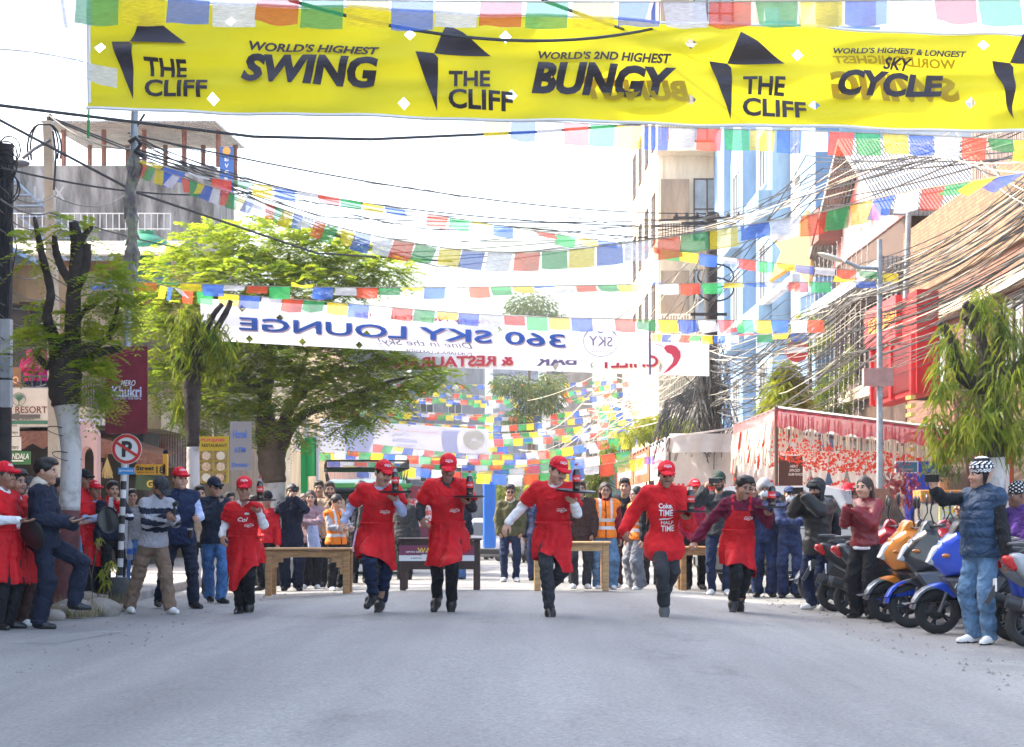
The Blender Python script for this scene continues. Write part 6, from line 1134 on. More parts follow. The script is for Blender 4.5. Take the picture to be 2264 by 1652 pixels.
# ------------------------------------------------------------- prayer flags and banners
def sheer(n, c, t=.55): return mat("sheer_" + n, c, .9, trans=t, var=.22, vscale=5, spec=.1, clear=.26, stretch=(1, 1, 5.5))
FC = [sheer("green", (.05, .36, .12)), sheer("yellow", (.78, .62, .04)), sheer("blue", (.06, .15, .55)), sheer("white", (.70, .70, .74)), sheer("red", (.70, .09, .05))]
FM_ = {}
def flagmesh(c, v):
    if (c, v) not in FM_:
        r = random.Random(v); a, p, q = r.uniform(.02, .07), r.uniform(0, 6), r.uniform(-.12, .12); V = []; nx, nz = 7, 6
        for j in range(nz):
            for i in range(nx):
                x, t = i / (nx - 1), j / (nz - 1); V.append((x * .97 + q * t * (1 if v % 2 else .3), a * 1.6 * t * math.sin(p + 5 * x) + .03 * t * math.sin(9 * x + p) - (.25 * t * t if v > 3 else 0), -t * (1 - (.35 if v > 3 else 0)) + .03 * math.sin(3.1 * x) * -1))
        FM_[c, v] = mesh_data('flag', V, [(j * nx + i, j * nx + i + 1, (j + 1) * nx + i + 1, (j + 1) * nx + i) for j in range(nz - 1) for i in range(nx - 1)], [FC[c]], None, True, 180)
    return FM_[c, v]
def spline(pts, n=16):
    out = []; P_ = [Vector(p) for p in pts]
    for i in range(len(P_) - 1):
        p0, p1, p2, p3 = P_[max(i - 1, 0)], P_[i], P_[i + 1], P_[min(i + 2, len(P_) - 1)]
        for k in range(n): t = k / n; out.append(.5 * ((2 * p1) + (p2 - p0) * t + (2 * p0 - 5 * p1 + 4 * p2 - p3) * t * t + (3 * p1 - p0 - 3 * p2 + p3) * t ** 3))
    return out + [P_[-1]]
def flagline(pts, size, ratio, c0, label, gap=1.03, wild=.15, seed=0, group="prayer flag strings across the street", only=None):
    """pts in world space; flags of width size hang from the cord in the order green, yellow, blue, white, red"""
    r = random.Random(seed); L = spline(pts); root = thing('prayer_flag_string', label, 'prayer flags', L[0], group=group); o0 = L[0]
    MB(Matrix.Translation(-o0)).tube(L, .004 + .00012 * L[0].y, 4).build('cord', CABLEP, root)
    d = 0; nxt = size * .2; k = c0; n_ = 0
    for i in range(len(L) - 1):
        seg = (L[i + 1] - L[i]).length
        while d + seg > nxt and n_ < 99:
            t = (nxt - d) / seg; p = L[i].lerp(L[i + 1], t); tg = (L[i + 1] - L[i]).normalized()
            o = ob('flag', flagmesh(k % 5 if only is None else only, r.choice((0, 1, 2, 3)) if r.random() > wild else r.choice((4, 5))), root, p - o0)
            yaw = math.atan2(tg.y, tg.x); sl_ = math.asin(max(-1, min(1, tg.z))); o.rotation_euler = (r.gauss(0, .18) + (-.9 if r.random() < wild * .4 else 0), -sl_, yaw); o.scale = (size, size, size * ratio * r.uniform(.9, 1.05))
            nxt += size * gap * r.uniform(.98, 1.04); k += 1; n_ += 1
        d += seg
    return root
def pl(l): return [P(*q) for q in l]
flagline(pl([(150, -8, 11.2), (700, 0, 11.2), (1400, 4, 11.2), (2330, -2, 11.2)]), .285, .64, 0, "row of large prayer flags along the top edge before the yellow banner", wild=0, seed=1)
flagline(pl([(-60, -4, 11), (60, -2, 11), (150, -8, 11.2)]), .26, .8, 3, "few whitish prayer flags in the top left corner", wild=0, seed=2, only=3)  # all white: the overexposed look is put into the flag colour
flagline(pl([(-40, 105, 13), (80, 116, 13), (185, 136, 13.2)]), .33, .55, 3, "pale prayer flags between the left edge and the yellow banner", wild=0, seed=3, only=3)  # white throughout, overexposure set as colour here too
flagline(pl([(1060, 262, 18), (1500, 282, 18), (1870, 292, 18), (2330, 312, 18)]), .27, .86, 1, "prayer flags hanging just below the right half of the yellow banner", wild=.05, seed=4)
flagline(pl([(308, 360, 24), (420, 398, 22.5), (570, 444, 20.5), (760, 505, 18.5), (1000, 550, 17.5), (1200, 556, 17), (1400, 535, 16.5), (1600, 505, 16), (1800, 472, 15.5), (2000, 425, 14.5), (2330, 372, 13)]), .29, .66, 4, "lower string of prayer flags sagging from the steel pole to the right edge", wild=.12, seed=5)
flagline(pl([(306, 352, 24), (440, 388, 24), (560, 405, 24.5), (760, 440, 25), (1000, 482, 25.5), (1300, 528, 26), (1560, 562, 26.5), (1750, 585, 27), (1945, 602, 27)]), .32, .55, 1, "upper string of prayer flags from the steel pole to the lamp pole", wild=.5, seed=6)
flagline(pl([(190, 628, 26), (360, 625, 26), (600, 633, 26), (900, 636, 26), (1250, 632, 26.5), (1560, 626, 27), (1945, 622, 27)]), .33, .55, 2, "level string of prayer flags from the left trees to the lamp pole", wild=.45, seed=7)
flagline(pl([(350, 630, 27), (450, 645, 28.6), (730, 668, 28.6), (1080, 696, 28.6), (1420, 706, 28.6), (1800, 708, 30)]), .36, .62, 1, "bright prayer flags along the top of the hand painted lounge banner", wild=.06, seed=8)
flagline(pl([(1440, 738, 36), (1600, 742, 34), (1790, 735, 33)]), .33, .5, 1, "short string of prayer flags right of the hand painted lounge banner", wild=.4, seed=9)
rr = random.Random(21); wl = ("lowest", "second lowest", "third lowest")
for i in range(17):
    Y = 44 + i * 4.3; v0 = 1046 - i * 12.5 + rr.uniform(-10, 10); a = 880 + rr.uniform(-170, 30); b = 1430 + rr.uniform(-60, 80) - i * 2; sg = rr.uniform(4, 16)
    flagline(pl([(a, v0 + rr.uniform(-18, 6), Y), ((a + b) / 2, v0 + sg, Y + rr.uniform(-2, 2)), (b, v0 - rr.uniform(8, 40), Y + rr.uniform(-3, 3))]), .40, .74, i, "far string of prayer flags criss-crossing the street", wild=.25, seed=30 + i, group="far prayer flag strings")
for i in range(6):
    Y = 60 + i * 8; flagline(pl([(700 + i * 10, 1000 - i * 12, Y), (900, 1012 - i * 15, Y), (1100, 1000 - i * 12, Y)]), .42, .7, i, "far string of prayer flags low on the left behind the tree", wild=.3, seed=60 + i, group="far prayer flag strings on the left")
# banners
class Banner:
    def __init__(s, name, label, L, Rr, Y, m, rip=.03, holes=(), hm=5, seed=0, cell=.06):
        """L, Rr = (u, v top, v bottom) at both ends; Y distance"""
        s.L, s.R, s.Y, s.rip = L, Rr, Y, rip; s.p = seed; n = max(8, int((Rr[0] - L[0]) / F * Y / cell)); k = max(4, int((L[2] - L[1]) / F * Y / cell)); s.n, s.k = n, k
        V = [s.pos(i / n, j / k) for j in range(k + 1) for i in range(n + 1)]; cut = set(); extra = []
        for (u, v) in holes:
            a, b = s.st(u, v); i, j = int(round(a * n)), int(round(b * k)); i = min(max(i, 1), n - 1); j = min(max(j, 1), k - 1); g = lambda x, y: (j + y) * (n + 1) + i + x
            if any((i + x, j + y) in cut for x in (-1, 0) for y in (-1, 0)): continue
            cut |= {(i - 1, j - 1), (i, j - 1), (i - 1, j), (i, j)}; extra += [(g(-1, -1), g(0, -1), g(-1, 0)), (g(0, -1), g(1, -1), g(1, 0)), (g(1, 0), g(1, 1), g(0, 1)), (g(0, 1), g(-1, 1), g(-1, 0))]
        Fc = [(j * (n + 1) + i, j * (n + 1) + i + 1, (j + 1) * (n + 1) + i + 1, (j + 1) * (n + 1) + i) for j in range(k) for i in range(n) if (i, j) not in cut] + extra
        s.root = thing(name, label, 'banner', V[0]); s.o = -Vector(V[0]); s.M = Matrix.Translation(s.o); MB(s.M).add(V, Fc).build('cloth', m, s.root, True, 180)
    def st(s, u, v):
        a = (u - s.L[0]) / (s.R[0] - s.L[0]); t, b = s.L[1] + (s.R[1] - s.L[1]) * a + s.sag(a), s.L[2] + (s.R[2] - s.L[2]) * a + s.sag(a); return a, (v - t) / (b - t)
    def sag(s, a): return s.sg * 4 * a * (1 - a)
    sg = 0
    def wave(s, u, v): return s.rip * (math.sin(u * .011 + v * .055 + s.p) + .6 * math.sin(v * .09 - u * .004 + s.p * 2) + .5 * math.sin(u * .03 + v * .02))
    def pos(s, a, b):
        u = s.L[0] + (s.R[0] - s.L[0]) * a; t, e = s.L[1] + (s.R[1] - s.L[1]) * a + s.sag(a), s.L[2] + (s.R[2] - s.L[2]) * a + s.sag(a); v = t + (e - t) * b
        return P(u, v, s.Y) + Vector((0, s.wave(u, v), 0))
    def slope(s, u): return (s.R[1] - s.L[1]) / (s.R[0] - s.L[0])
    def text(s, txt, u, v, w_, h_, m, name='lettering', mirror=False, off=.03, **k):
        V, Fc = refine(*fit2d(txt, w_, h_, **k), 12 if s.Y < 20 else 9); mb = MB(s.M); sl_ = s.slope(u); q = -1 if mirror else 1
        put_text(mb, V, Fc, lambda a, b: P(u + a * q, v - b + sl_ * a * q, s.Y) + Vector((0, s.wave(u + a * q, v - b) - off, 0))); return mb.build(name, m, s.root)
    def poly(s, pts, m, name='emblem', off=.03, tri=None):
        pts, tri = refine(pts, tri or [tuple(range(len(pts)))], 12); mb = MB(s.M); mb.add([P(a, b, s.Y) + Vector((0, s.wave(a, b) - off, 0)) for a, b in pts], tri); return mb.build(name, m, s.root)
    def line(s, pts, m, r=.006, name='emblem', off=.03):
        mb = MB(s.M); mb.tube([P(a, b, s.Y) + Vector((0, s.wave(a, b) - off, 0)) for a, b in pts], r, 4); return mb.build(name, m, s.root)
YB = mat("banner_yellow", (.74, .65, .02), .55, trans=.42, bump=.0, spec=.3); INK = mat("banner_ink", (.035, .03, .045), .6, trans=.12)
holes = [(216, 107), (515, 55), (473, 218), (910, 78), (893, 225), (1120, 91), (1134, 216), (1526, 104), (1526, 221), (1803, 230), (1763, 118), (2172, 102), (2152, 233), (700, 240), (330, 12)]
B = Banner('street_banner', "big yellow advertising banner with black lettering across the top of the street", (195, -4, 240), (2330, 86, 290), 15.8, YB, .04, holes[:13], seed=1, cell=.055)
IT = dict(shear=.22, bold=.035)
for du, dv in ((0, 0), (672, 26), (1321, 43), (1945, 44)):
    B.poly([(247 + du, 92 + dv), (288 + du, 95 + dv), (297 + du, 104 + dv), (294.6 + du, 221 + dv)], INK, 'spike_mark', tri=[(0, 1, 2), (0, 2, 3)]); B.poly([(288 + du, 95 + dv), (316 + du, 29.5 + dv), (352 + du, 50 + dv), (414 + du, 98.5 + dv), (305 + du, 96.5 + dv)], INK, 'roof_mark', tri=[(0, 1, 4), (1, 2, 4), (2, 3, 4)])
    B.text("THE", 366 + du, 150 + dv, 92, 38, INK, bold=.03); B.text("CLIFF", 391 + du, 197 + dv, 142, 40, INK, bold=.03)
B.text("WORLD'S HIGHEST", 695, 107, 287, 21, INK, **IT); B.text("SWING", 686, 156, 303, 66, INK, shear=.22, bold=.05); B.text("WORLD'S 2ND HIGHEST", 1337, 126, 293, 21, INK, **IT); B.text("BUNGY", 1335, 179, 320, 70, INK, shear=.22, bold=.05)
B.text("WORLD'S HIGHEST & LONGEST", 1987, 119, 290, 14, INK, **IT); B.text("SKY", 1982, 145, 64, 24, INK, **IT); B.text("CYCLE", 1970, 187, 235, 54, INK, shear=.22, bold=.045)
GH = mat("ghost_print", (.45, .33, .02), .7, trans=.4); B.text("WORLD'S HIGHEST", 1975, 138, 270, 18, GH, 'show_through_print', True, .025, **IT); B.text("SWING", 1975, 195, 285, 60, GH, 'show_through_print', True, .025, shear=.22, bold=.05); B.text("BUNGY", 1400, 200, 250, 50, GH, 'show_through_print', True, .025, shear=.22, bold=.05)
mb = MB(B.M); mb.tube([P(195, -10, 15.8), P(197, 240, 15.8)], .02, 6); mb.build('edge_hem', mat("hem_white", (.7, .7, .7), .8), B.root); mb = MB(B.M); mb.tube([P(196, 240, 15.8), P(195, 305, 15.8)], .014, 6); mb.build('tie_cord', FC[0], B.root)
mb = MB(B.M); mb.tube([B.pos(i / 60, 1) + Vector((0, -.01, -.012)) for i in range(61)], .016, 5); mb.build('bottom_hem', MC["hem_white"], B.root); mb = MB(B.M); mb.tube([B.pos(i / 60, 0) + Vector((0, -.01, .012)) for i in range(61)], .014, 5); mb.build('top_hem', MC["hem_white"], B.root)
WB = mat("banner_white", (.74, .74, .78), .8, trans=.5); PB = mat("paint_blue", (.05, .14, .50), .7, trans=.15); PR = mat("paint_red", (.62, .06, .10), .7, trans=.15); PK = mat("paint_violet", (.16, .13, .25), .7, trans=.15); PS = mat("paint_shadow", (.48, .38, .48), .7, trans=.3); PO = mat("paint_peach", (.75, .5, .3), .7, trans=.3)
hs = [(535, 678), (620, 700), (705, 722), (810, 741), (553, 762), (665, 781), (790, 799), (1100, 726), (1000, 738), (1290, 735), (1330, 738), (1100, 788), (1260, 760)]
B = Banner('lounge_banner', "white hand painted lounge banner with blue mirrored lettering across mid street", (443, 660, 752), (1437, 713, 806), 29.5, WB, .02, hs, seed=2, cell=.065)
B.sg = 0
for dx, dy, m, off in ((2.5, 3.5, PS, .03), (0, 0, PB, .045)): B.text("360 SKY LOUNGE", 890 + dx, 735 + dy, 720, 29, m, 'lettering' if m is PB else 'letter_shadow', True, off, bold=.018)
B.text("Happy New Year 2026", 935, 705, 300, 13, PR, 'red_lettering', True, shear=.1, bold=.01); B.text("Dine in the Sky!", 940, 762, 210, 17, PK, 'script_lettering', True, shear=.3); B.text("POKHARA-6, LAKESIDE", 970, 780, 146, 8, PK, 'address_lettering', True, bold=.01)
B.line([(1328 + 38 * math.cos(a), 755 + 34 * math.sin(a)) for a in lin(-5.9, -.35, 24)] + [(1350, 729), (1328, 722), (1300, 733), (1291, 745)], PK); B.text("SKY", 1328, 755, 52, 22, PK, 'badge_lettering', True); B.text("LOUNGE", 1328, 778, 42, 4, PK, 'badge_lettering', True); B.line([(1328 + 6 * math.cos(a), 731 + 5 * math.sin(a)) for a in lin(0, 6.28, 12)], PB, .012, 'globe_mark')
mb = MB(B.M); mb.tube([P(1437, 710, 29.48), P(1437, 830, 29.48)], .018, 6); mb.build('end_stick', PK, B.root)
B = Banner('restaurant_banner', "white banner with red chilli and mirrored red lettering behind the lounge banner", (768, 775, 806), (1568, 754, 832), 35.5, WB, .02, [(1000, 814), (1060, 815), (1230, 824), (1310, 826), (1460, 826), (860, 806)], seed=4, cell=.08)
for dx, dy, m, off in ((2, 2.5, PO, .03), (0, 0, PR, .045)): B.text("CHILLY", 1390 + dx, 800 + dy, 130, 26, m, 'lettering' if m is PR else 'letter_shadow', True, off, bold=.03); B.text("& RESTAURANT", 990 + dx, 800 + dy, 290, 24, m, 'lettering' if m is PR else 'letter_shadow', True, off, bold=.03)
B.text("BAR", 1230, 798, 90, 22, PK, 'lettering', True, .045, bold=.03); B.text("Lakeside, Pokhara-6", 1165, 826, 165, 8, PK, 'script_lettering', True, shear=.3)
ch = [(1467, 770), (1472, 764), (1484, 763), (1495, 767), (1504, 778), (1505, 790), (1497, 806), (1480, 820), (1464, 828), (1476, 815), (1486, 803), (1489, 793), (1484, 784), (1474, 780)]; B.poly(ch, PR, 'chilli', .035, [(0, 1, 13), (1, 2, 13), (2, 3, 12, 13), (3, 4, 11, 12), (4, 5, 10, 11), (5, 6, 9, 10), (6, 7, 8, 9)]); B.line([(1467, 768), (1460, 764), (1450, 762)], PR, .01, 'chilli_stem')
B = Banner('cable_car_banner', "pale lilac new year banner with round shapes beneath the far prayer flags", (708, 926, 1000), (1080, 950, 1008), 62, mat('banner_lilac', (.50, .50, .56), .8, trans=.35), .02, (), seed=5, cell=.25); PL = mat("print_lilac", (.50, .52, .70), .8, trans=.4); PLR = mat("print_pink", (.65, .42, .46), .8, trans=.4)
B.poly([(760, 932), (822, 937), (826, 948), (828, 962), (824, 980), (814, 1000), (765, 1000)], PL, 'round_print', .06); B.poly([(980, 948), (1018, 952), (1012, 962), (1010, 978), (1014, 1000), (1016, 1003), (984, 1002), (977, 985), (976, 965)], PL, 'round_print', .06)
B.text("Happy New Year 2026", 900, 953, 140, 9, PLR, 'red_lettering', True, .08); B.text("ANNAPURNA", 895, 975, 58, 9, PL, 'lettering', True, .08, bold=.02); B.text("CABLE CAR", 898, 986, 42, 6, PL, 'lettering', True, .08, bold=.02); B.line([(868, 965), (876, 958), (884, 964), (896, 957), (906, 966)], PL, .02, 'mountain_line', .08)
PG = mat("print_gold", (.6, .58, .48), .8, trans=.4)
for k in range(6): B.line([(1048 + (8 + 3 * k) * math.cos(a), 972 + (5 + 3.4 * k) * math.sin(a)) for a in lin(0, 6.28, 16)], PG, .018, 'lotus_crest', .08)
# ------------------------------------------------------------- trees
def leafmat(n, c, c2, t=.5): return mat("leaf_" + n, c, .55, trans=t, col2=c2, vscale=3.5, spec=.3, clear=.22)
LF1 = leafmat("feather", (.17, .29, .02), (.40, .43, .03), .68); LF2 = leafmat("droop", (.06, .125, .012), (.25, .27, .02), .55); LF3 = leafmat("lime", (.20, .26, .02), (.34, .34, .03), .5); LF4 = leafmat("deep", (.03, .07, .015), (.10, .14, .02), .45)
BARK = mat("bark_dark", (.045, .034, .028), .95, bump=1, bscale=22, var=.4, vscale=6); BARKB = mat("bark_brown", (.10, .07, .05), .95, bump=1, bscale=16, var=.4, vscale=4); PAINTW = mat("trunk_whitewash", (.52, .50, .49), .9, bump=.6, bscale=18, col2=(.22, .20, .19), vscale=4, nmin=.5, nmax=.72); PAINTM = mat("trunk_maroon", (.11, .035, .035), .85, bump=.6, bscale=18, var=.3, vscale=5)
def fronds(rs, C, Ln, nl, ll, lw, droop=.3, up=.2, out=None):
    """pinnate fronds rooted at C (n x 3): pairs of leaflets along an arching stalk"""
    n = len(C); a = rs.uniform(0, 2 * np.pi, n); d = np.stack([np.cos(a), np.sin(a), rs.uniform(-.2, .5, n)], 1)
    if out is not None: d = d * .6 + out; 
    d /= np.linalg.norm(d, axis=1)[:, None]; L = Ln * rs.uniform(.6, 1.2, n); V = []
    side = np.cross(d, [0, 0, 1.]); side /= np.linalg.norm(side, axis=1)[:, None] + 1e-9
    for k in range(nl):
        t = (k + 1) / nl; p = C + d * (L * t)[:, None]; p[:, 2] += up * L * t - droop * L * t * t * 1.6
        for q in (-1, 1):
            ld = side * q + d * .45; ld[:, 2] -= .25 + rs.uniform(-.15, .25, n); ld /= np.linalg.norm(ld, axis=1)[:, None]; s_ = (ll * (1 - .45 * abs(t - .5) * 2) * rs.uniform(.8, 1.2, n))[:, None]; wv = d * lw
            V.append(np.stack([p, p + ld * s_ * .5 + wv, p + ld * s_, p + ld * s_ * .5 - wv], 1))
    return np.concatenate(V).reshape(-1, 3)
def drooping(rs, C, ll, lw, out=None, hang=1.0):
    n = len(C); a = rs.uniform(0, 2 * np.pi, n); d = np.stack([np.cos(a) * .6, np.sin(a) * .6, -hang * rs.uniform(.4, 1.2, n)], 1)
    if out is not None: d += out
    d /= np.linalg.norm(d, axis=1)[:, None]; s_ = np.cross(d, rs.normal(size=(n, 3))); s_ /= np.linalg.norm(s_, axis=1)[:, None]; L = (ll * rs.uniform(.45, 1.4, n))[:, None]; w_ = s_ * lw
    m = C + d * L * .4 + np.array([0, 0, .015]); e = C + d * L; e[:, 2] -= L[:, 0] * .15; return np.stack([C, m + w_, e, m - w_], 1).reshape(-1, 3)
def leaves_obj(name, V, m, parent): V = V - np.array(parent.location); n = len(V) // 4; return ob(name, mesh_data(name, V, np.arange(n * 4).reshape(-1, 4), [m], None, False), parent)
def tree(name, label, base, group=None): t = thing(name, label, 'tree', base, group=group); return t, Matrix.Translation(-t.location)
def cloudpts(rs, blobs, n, Y, shell=.55):
    """points in a union of blobs (u, v, half width, half height, depth offset, depth half) given in picture units at distance Y"""
    wts = np.array([b[2] * b[3] for b in blobs], float); k = rs.choice(len(blobs), n, p=wts / wts.sum()); out = np.zeros((n, 3)); nr = np.zeros((n, 3))
    v = rs.normal(size=(n, 3)); v /= np.linalg.norm(v, axis=1)[:, None]; r = rs.uniform(0, 1, n) ** shell
    for i, b in enumerate(blobs):
        m = k == i; c = np.array(P(b[0], b[1], Y + b[4])); s_ = np.array([b[2] / F * Y, b[5], b[3] / F * Y]); out[m] = c + v[m] * r[m, None] * s_; nr[m] = v[m]
    return out, nr
rs = np.random.RandomState(3)
# pollarded painted tree at the left
Y = 20.5; t, I = tree('pollarded_tree', "pollarded tree with whitewashed and maroon painted trunk on the left", P(142, 1345, Y) * Vector((1, 1, 0)) if False else Vector((P(142, 0, Y).x, Y, 0)))
q = lambda u, v, dy=0: P(u, v, Y + dy)
def knobby(pts, rad, m, name, n=12, bumps=.0):
    mb = MB(I); L = spline(pts, 6); rads = [np.interp(i, np.linspace(0, len(L) - 1, len(rad)), rad) * (1 + bumps * math.sin(i * 2.3)) for i in range(len(L))]; mb.tube(L, rads, n); return mb.build(name, m, t, True, 180)
knobby([q(140, 1372), q(148, 1250), q(153, 1128)], [.175, .145, .13], PAINTM, 'maroon_band'); knobby([q(153, 1130), q(158, 1010), q(150, 930), q(147, 894)], [.128, .12, .13, .165], PAINTW, 'white_band'); knobby([q(147, 897), q(143, 850), q(150, 800), q(160, 740), q(163, 640), q(172, 560), q(163, 492)], [.167, .205, .175, .10, .085, .09, .055], BARK, 'trunk', 12, .06)
for i, (pts, rad) in enumerate((([(132, 815), (118, 745, .1), (104, 700), (112, 645), (92, 560), (76, 480)], [.11, .075, .06, .05, .045, .02]), ([(150, 800), (185, 775, -.1), (215, 762), (245, 745)], [.12, .08, .05, .03]), ([(150, 830), (185, 800), (220, 780), (270, 770)], [.1, .06, .05, .04]), ([(165, 640), (190, 590), (192, 540)], [.08, .055, .05]), ([(165, 720), (185, 690), (212, 672)], [.05, .03, .02]), ([(165, 630), (140, 600), (125, 560), (120, 520)], [.07, .05, .05, .03]), ([(120, 800), (104, 810), (85, 790)], [.07, .05, .03]), ([(170, 560), (180, 530), (205, 500)], [.09, .05, .02]), ([(240, 745), (255, 700), (262, 660)], [.03, .025, .015]))): knobby([q(*p) for p in pts], rad, BARK, 'limb', 8, .08)
C, nr = cloudpts(rs, [(255, 640, 55, 60, 0, .5), (285, 690, 40, 35, .1, .4), (210, 760, 45, 35, 0, .4), (90, 760, 50, 35, 0, .4), (110, 700, 30, 30, .2, .4), (215, 840, 35, 45, -.1, .4), (225, 880, 25, 30, .1, .3), (185, 520, 24, 22, 0, .25), (150, 500, 20, 14, 0, .2), (75, 560, 18, 50, 0, .2), (200, 690, 30, 30, .2, .3)], 560, Y, .7); leaves_obj('crown', fronds(rs, C, .32, 7, .10, .022, .35, .1, nr * .5), LF1, t)
for i, c in enumerate([(140, 955), (152, 1010)]): mb = MB(I); mb.tube([P(c[0] + 28 * math.cos(a), c[1] + 9 * math.sin(a) * (1 if i else -1) + 6 * math.cos(a), Y) + Vector((0, -.17 * math.sin(abs(a) / 2), 0)) for a in lin(0, 6.28, 16)], .006, 4); mb.build('wire_loop', CABLE, t)
# second street tree with drooping leaves
Y = 28; t, I = tree('street_tree', "slim street tree with whitewashed trunk and drooping leaves left of the big tree", Vector((P(425, 0, Y).x, Y, .1)))
knobby([q(428, 1300), q(427, 1080), q(426, 986)], [.125, .11, .1], PAINTW, 'white_band'); knobby([q(426, 988), q(425, 900), q(424, 850), q(428, 800)], [.105, .13, .15, .11], BARK, 'trunk', 10, .08)
for pts in ([(424, 850), (415, 780), (408, 720)], [(428, 830), (445, 760), (470, 700), (492, 672)], [(430, 830), (460, 760), (500, 690), (510, 664)], [(420, 840), (395, 800), (380, 790)], [(428, 820), (432, 740), (440, 700)]): knobby([q(*p) for p in pts], [.1, .06, .05, .04], BARK, 'limb', 8, .06)
C, nr = cloudpts(rs, [(420, 720, 48, 55, 0, .5), (470, 745, 50, 60, -.1, .5), (440, 800, 60, 45, .1, .5), (400, 790, 30, 50, 0, .4), (495, 790, 25, 45, 0, .4), (395, 900, 14, 60, .1, .2)], 1250, Y, .8); leaves_obj('crown', drooping(rs, C, .22, .022), LF2, t)
# big feathery tree
Y = 36; t, I = tree('big_tree', "big feathery leaved tree spreading over the left half of the street", Vector((P(605, 0, Y).x, Y, .1)))
knobby([q(600, 1300), q(602, 1120), q(604, 1065)], [.3, .27, .26], PAINTW, 'white_band'); knobby([q(604, 1068), q(600, 1000), q(606, 940)], [.27, .3, .22], BARKB, 'trunk', 12, .05)
for pts, rad in (([(598, 1020), (580, 960), (588, 880), (600, 800), (596, 720), (600, 620)], [.2, .15, .12, .11, .09, .05]), ([(610, 1000), (625, 940), (650, 890), (690, 850), (760, 810)], [.2, .13, .1, .08, .04]), ([(612, 1010), (640, 950), (675, 915), (720, 900), (800, 880)], [.18, .12, .1, .07, .04]), ([(600, 800), (560, 740), (500, 680), (440, 620)], [.09, .07, .05, .03]), ([(598, 780), (640, 740), (700, 680), (780, 640)], [.08, .07, .05, .03]), ([(590, 880), (540, 840), (480, 790), (400, 760)], [.08, .06, .05, .03]), ([(596, 720), (620, 650), (640, 560)], [.07, .05, .03]), ([(604, 960), (590, 900), (560, 830)], [.14, .09, .05]), ([(650, 890), (660, 830), (690, 760)], [.08, .05, .03]), ([(720, 900), (840, 850), (930, 830)], [.06, .04, .02])): knobby([q(*p) for p in pts], rad, BARKB, 'limb', 8, .05)
BL = [(470, 545, 90, 50, .3, 1.2), (590, 530, 110, 42, 0, 1.3), (700, 560, 110, 45, .2, 1.2), (390, 600, 75, 45, .4, 1.1), (790, 590, 95, 40, 0, 1.1), (860, 600, 60, 30, 0, .9), (540, 620, 120, 55, -.4, 1.3), (680, 640, 130, 50, -.4, 1.3), (420, 690, 85, 55, .2, 1.2), (370, 750, 55, 45, 0, 1), (560, 760, 110, 60, -.6, 1.2), (480, 790, 90, 60, -.2, 1.2), (700, 790, 100, 55, -.5, 1.2), (820, 770, 80, 50, -.3, 1.1), (880, 830, 85, 42, -.2, 1.1), (950, 830, 60, 30, 0, .9), (740, 860, 90, 45, -.3, 1.1), (640, 860, 80, 50, -.4, 1.1), (500, 880, 80, 55, -.2, 1.1), (380, 850, 50, 60, .1, .9), (440, 920, 50, 40, 0, .8), (560, 930, 60, 35, -.3, .8), (800, 910, 70, 30, -.2, .8), (860, 880, 50, 30, 0, .8), (770, 940, 45, 22, -.3, .5), (660, 950, 35, 25, -.4, .5), (345, 660, 40, 40, .2, .7), (660, 715, 150, 30, -.5, 1.0)]
C, nr = cloudpts(rs, BL, 6600, Y, .36); leaves_obj('crown', fronds(rs, C, .40, 6, .15, .036, .3, .12, nr * .35), LF1, t)
b = MB(I)
for k in range(34): a = k * .55; b.ell(tuple(P(640 + k * 2.0, 1040 - k * 6.2, Y - .5) + Vector((.0, 0, 0))), .014, 5, 4)
b.build('light_string', mat("bulb_white", (.8, .8, .75), .3), t)
# right hand drooping street tree
Y = 19.6; t, I = tree('drooping_tree', "street tree with long drooping leaves and white trunk base at the right", Vector((P(2192, 0, Y).x, Y, 0)))
knobby([q(2192, 1370), q(2196, 1150), q(2196, 1010)], [.15, .14, .13], PAINTW, 'white_band'); knobby([q(2196, 1012), q(2192, 930), q(2186, 850)], [.135, .15, .16], BARK, 'trunk', 10, .06)
for pts, rad in (([(2190, 860), (2160, 850), (2125, 830), (2105, 770), (2095, 735), (2075, 715)], [.13, .1, .07, .055, .05, .04]), ([(2188, 850), (2180, 800), (2165, 740), (2150, 690), (2132, 670)], [.12, .09, .07, .06, .05]), ([(2190, 850), (2215, 830), (2250, 815), (2290, 770)], [.13, .09, .08, .06]), ([(2165, 740), (2150, 720), (2135, 700)], [.06, .05, .05]), ([(2186, 840), (2205, 780), (2215, 720), (2210, 670)], [.1, .07, .05, .03])): knobby([q(*p) for p in pts], rad, BARK, 'limb', 8, .07)
C, nr = cloudpts(rs, [(2180, 690, 55, 50, 0, .5), (2225, 740, 50, 60, 0, .5), (2165, 650, 25, 25, 0, .3), (2100, 760, 40, 55, 0, .4), (2085, 850, 30, 70, -.1, .35), (2065, 930, 20, 55, 0, .25), (2210, 850, 70, 60, -.2, .6), (2180, 930, 75, 70, -.2, .6), (2240, 950, 60, 80, 0, .6), (2130, 960, 40, 55, -.2, .4), (2150, 800, 50, 45, .2, .5), (2078, 985, 16, 40, 0, .2), (2270, 820, 40, 70, 0, .4)], 2400, Y, .6); leaves_obj('crown', drooping(rs, C, .21, .018, nr * .3, 1.1), LF2, t)
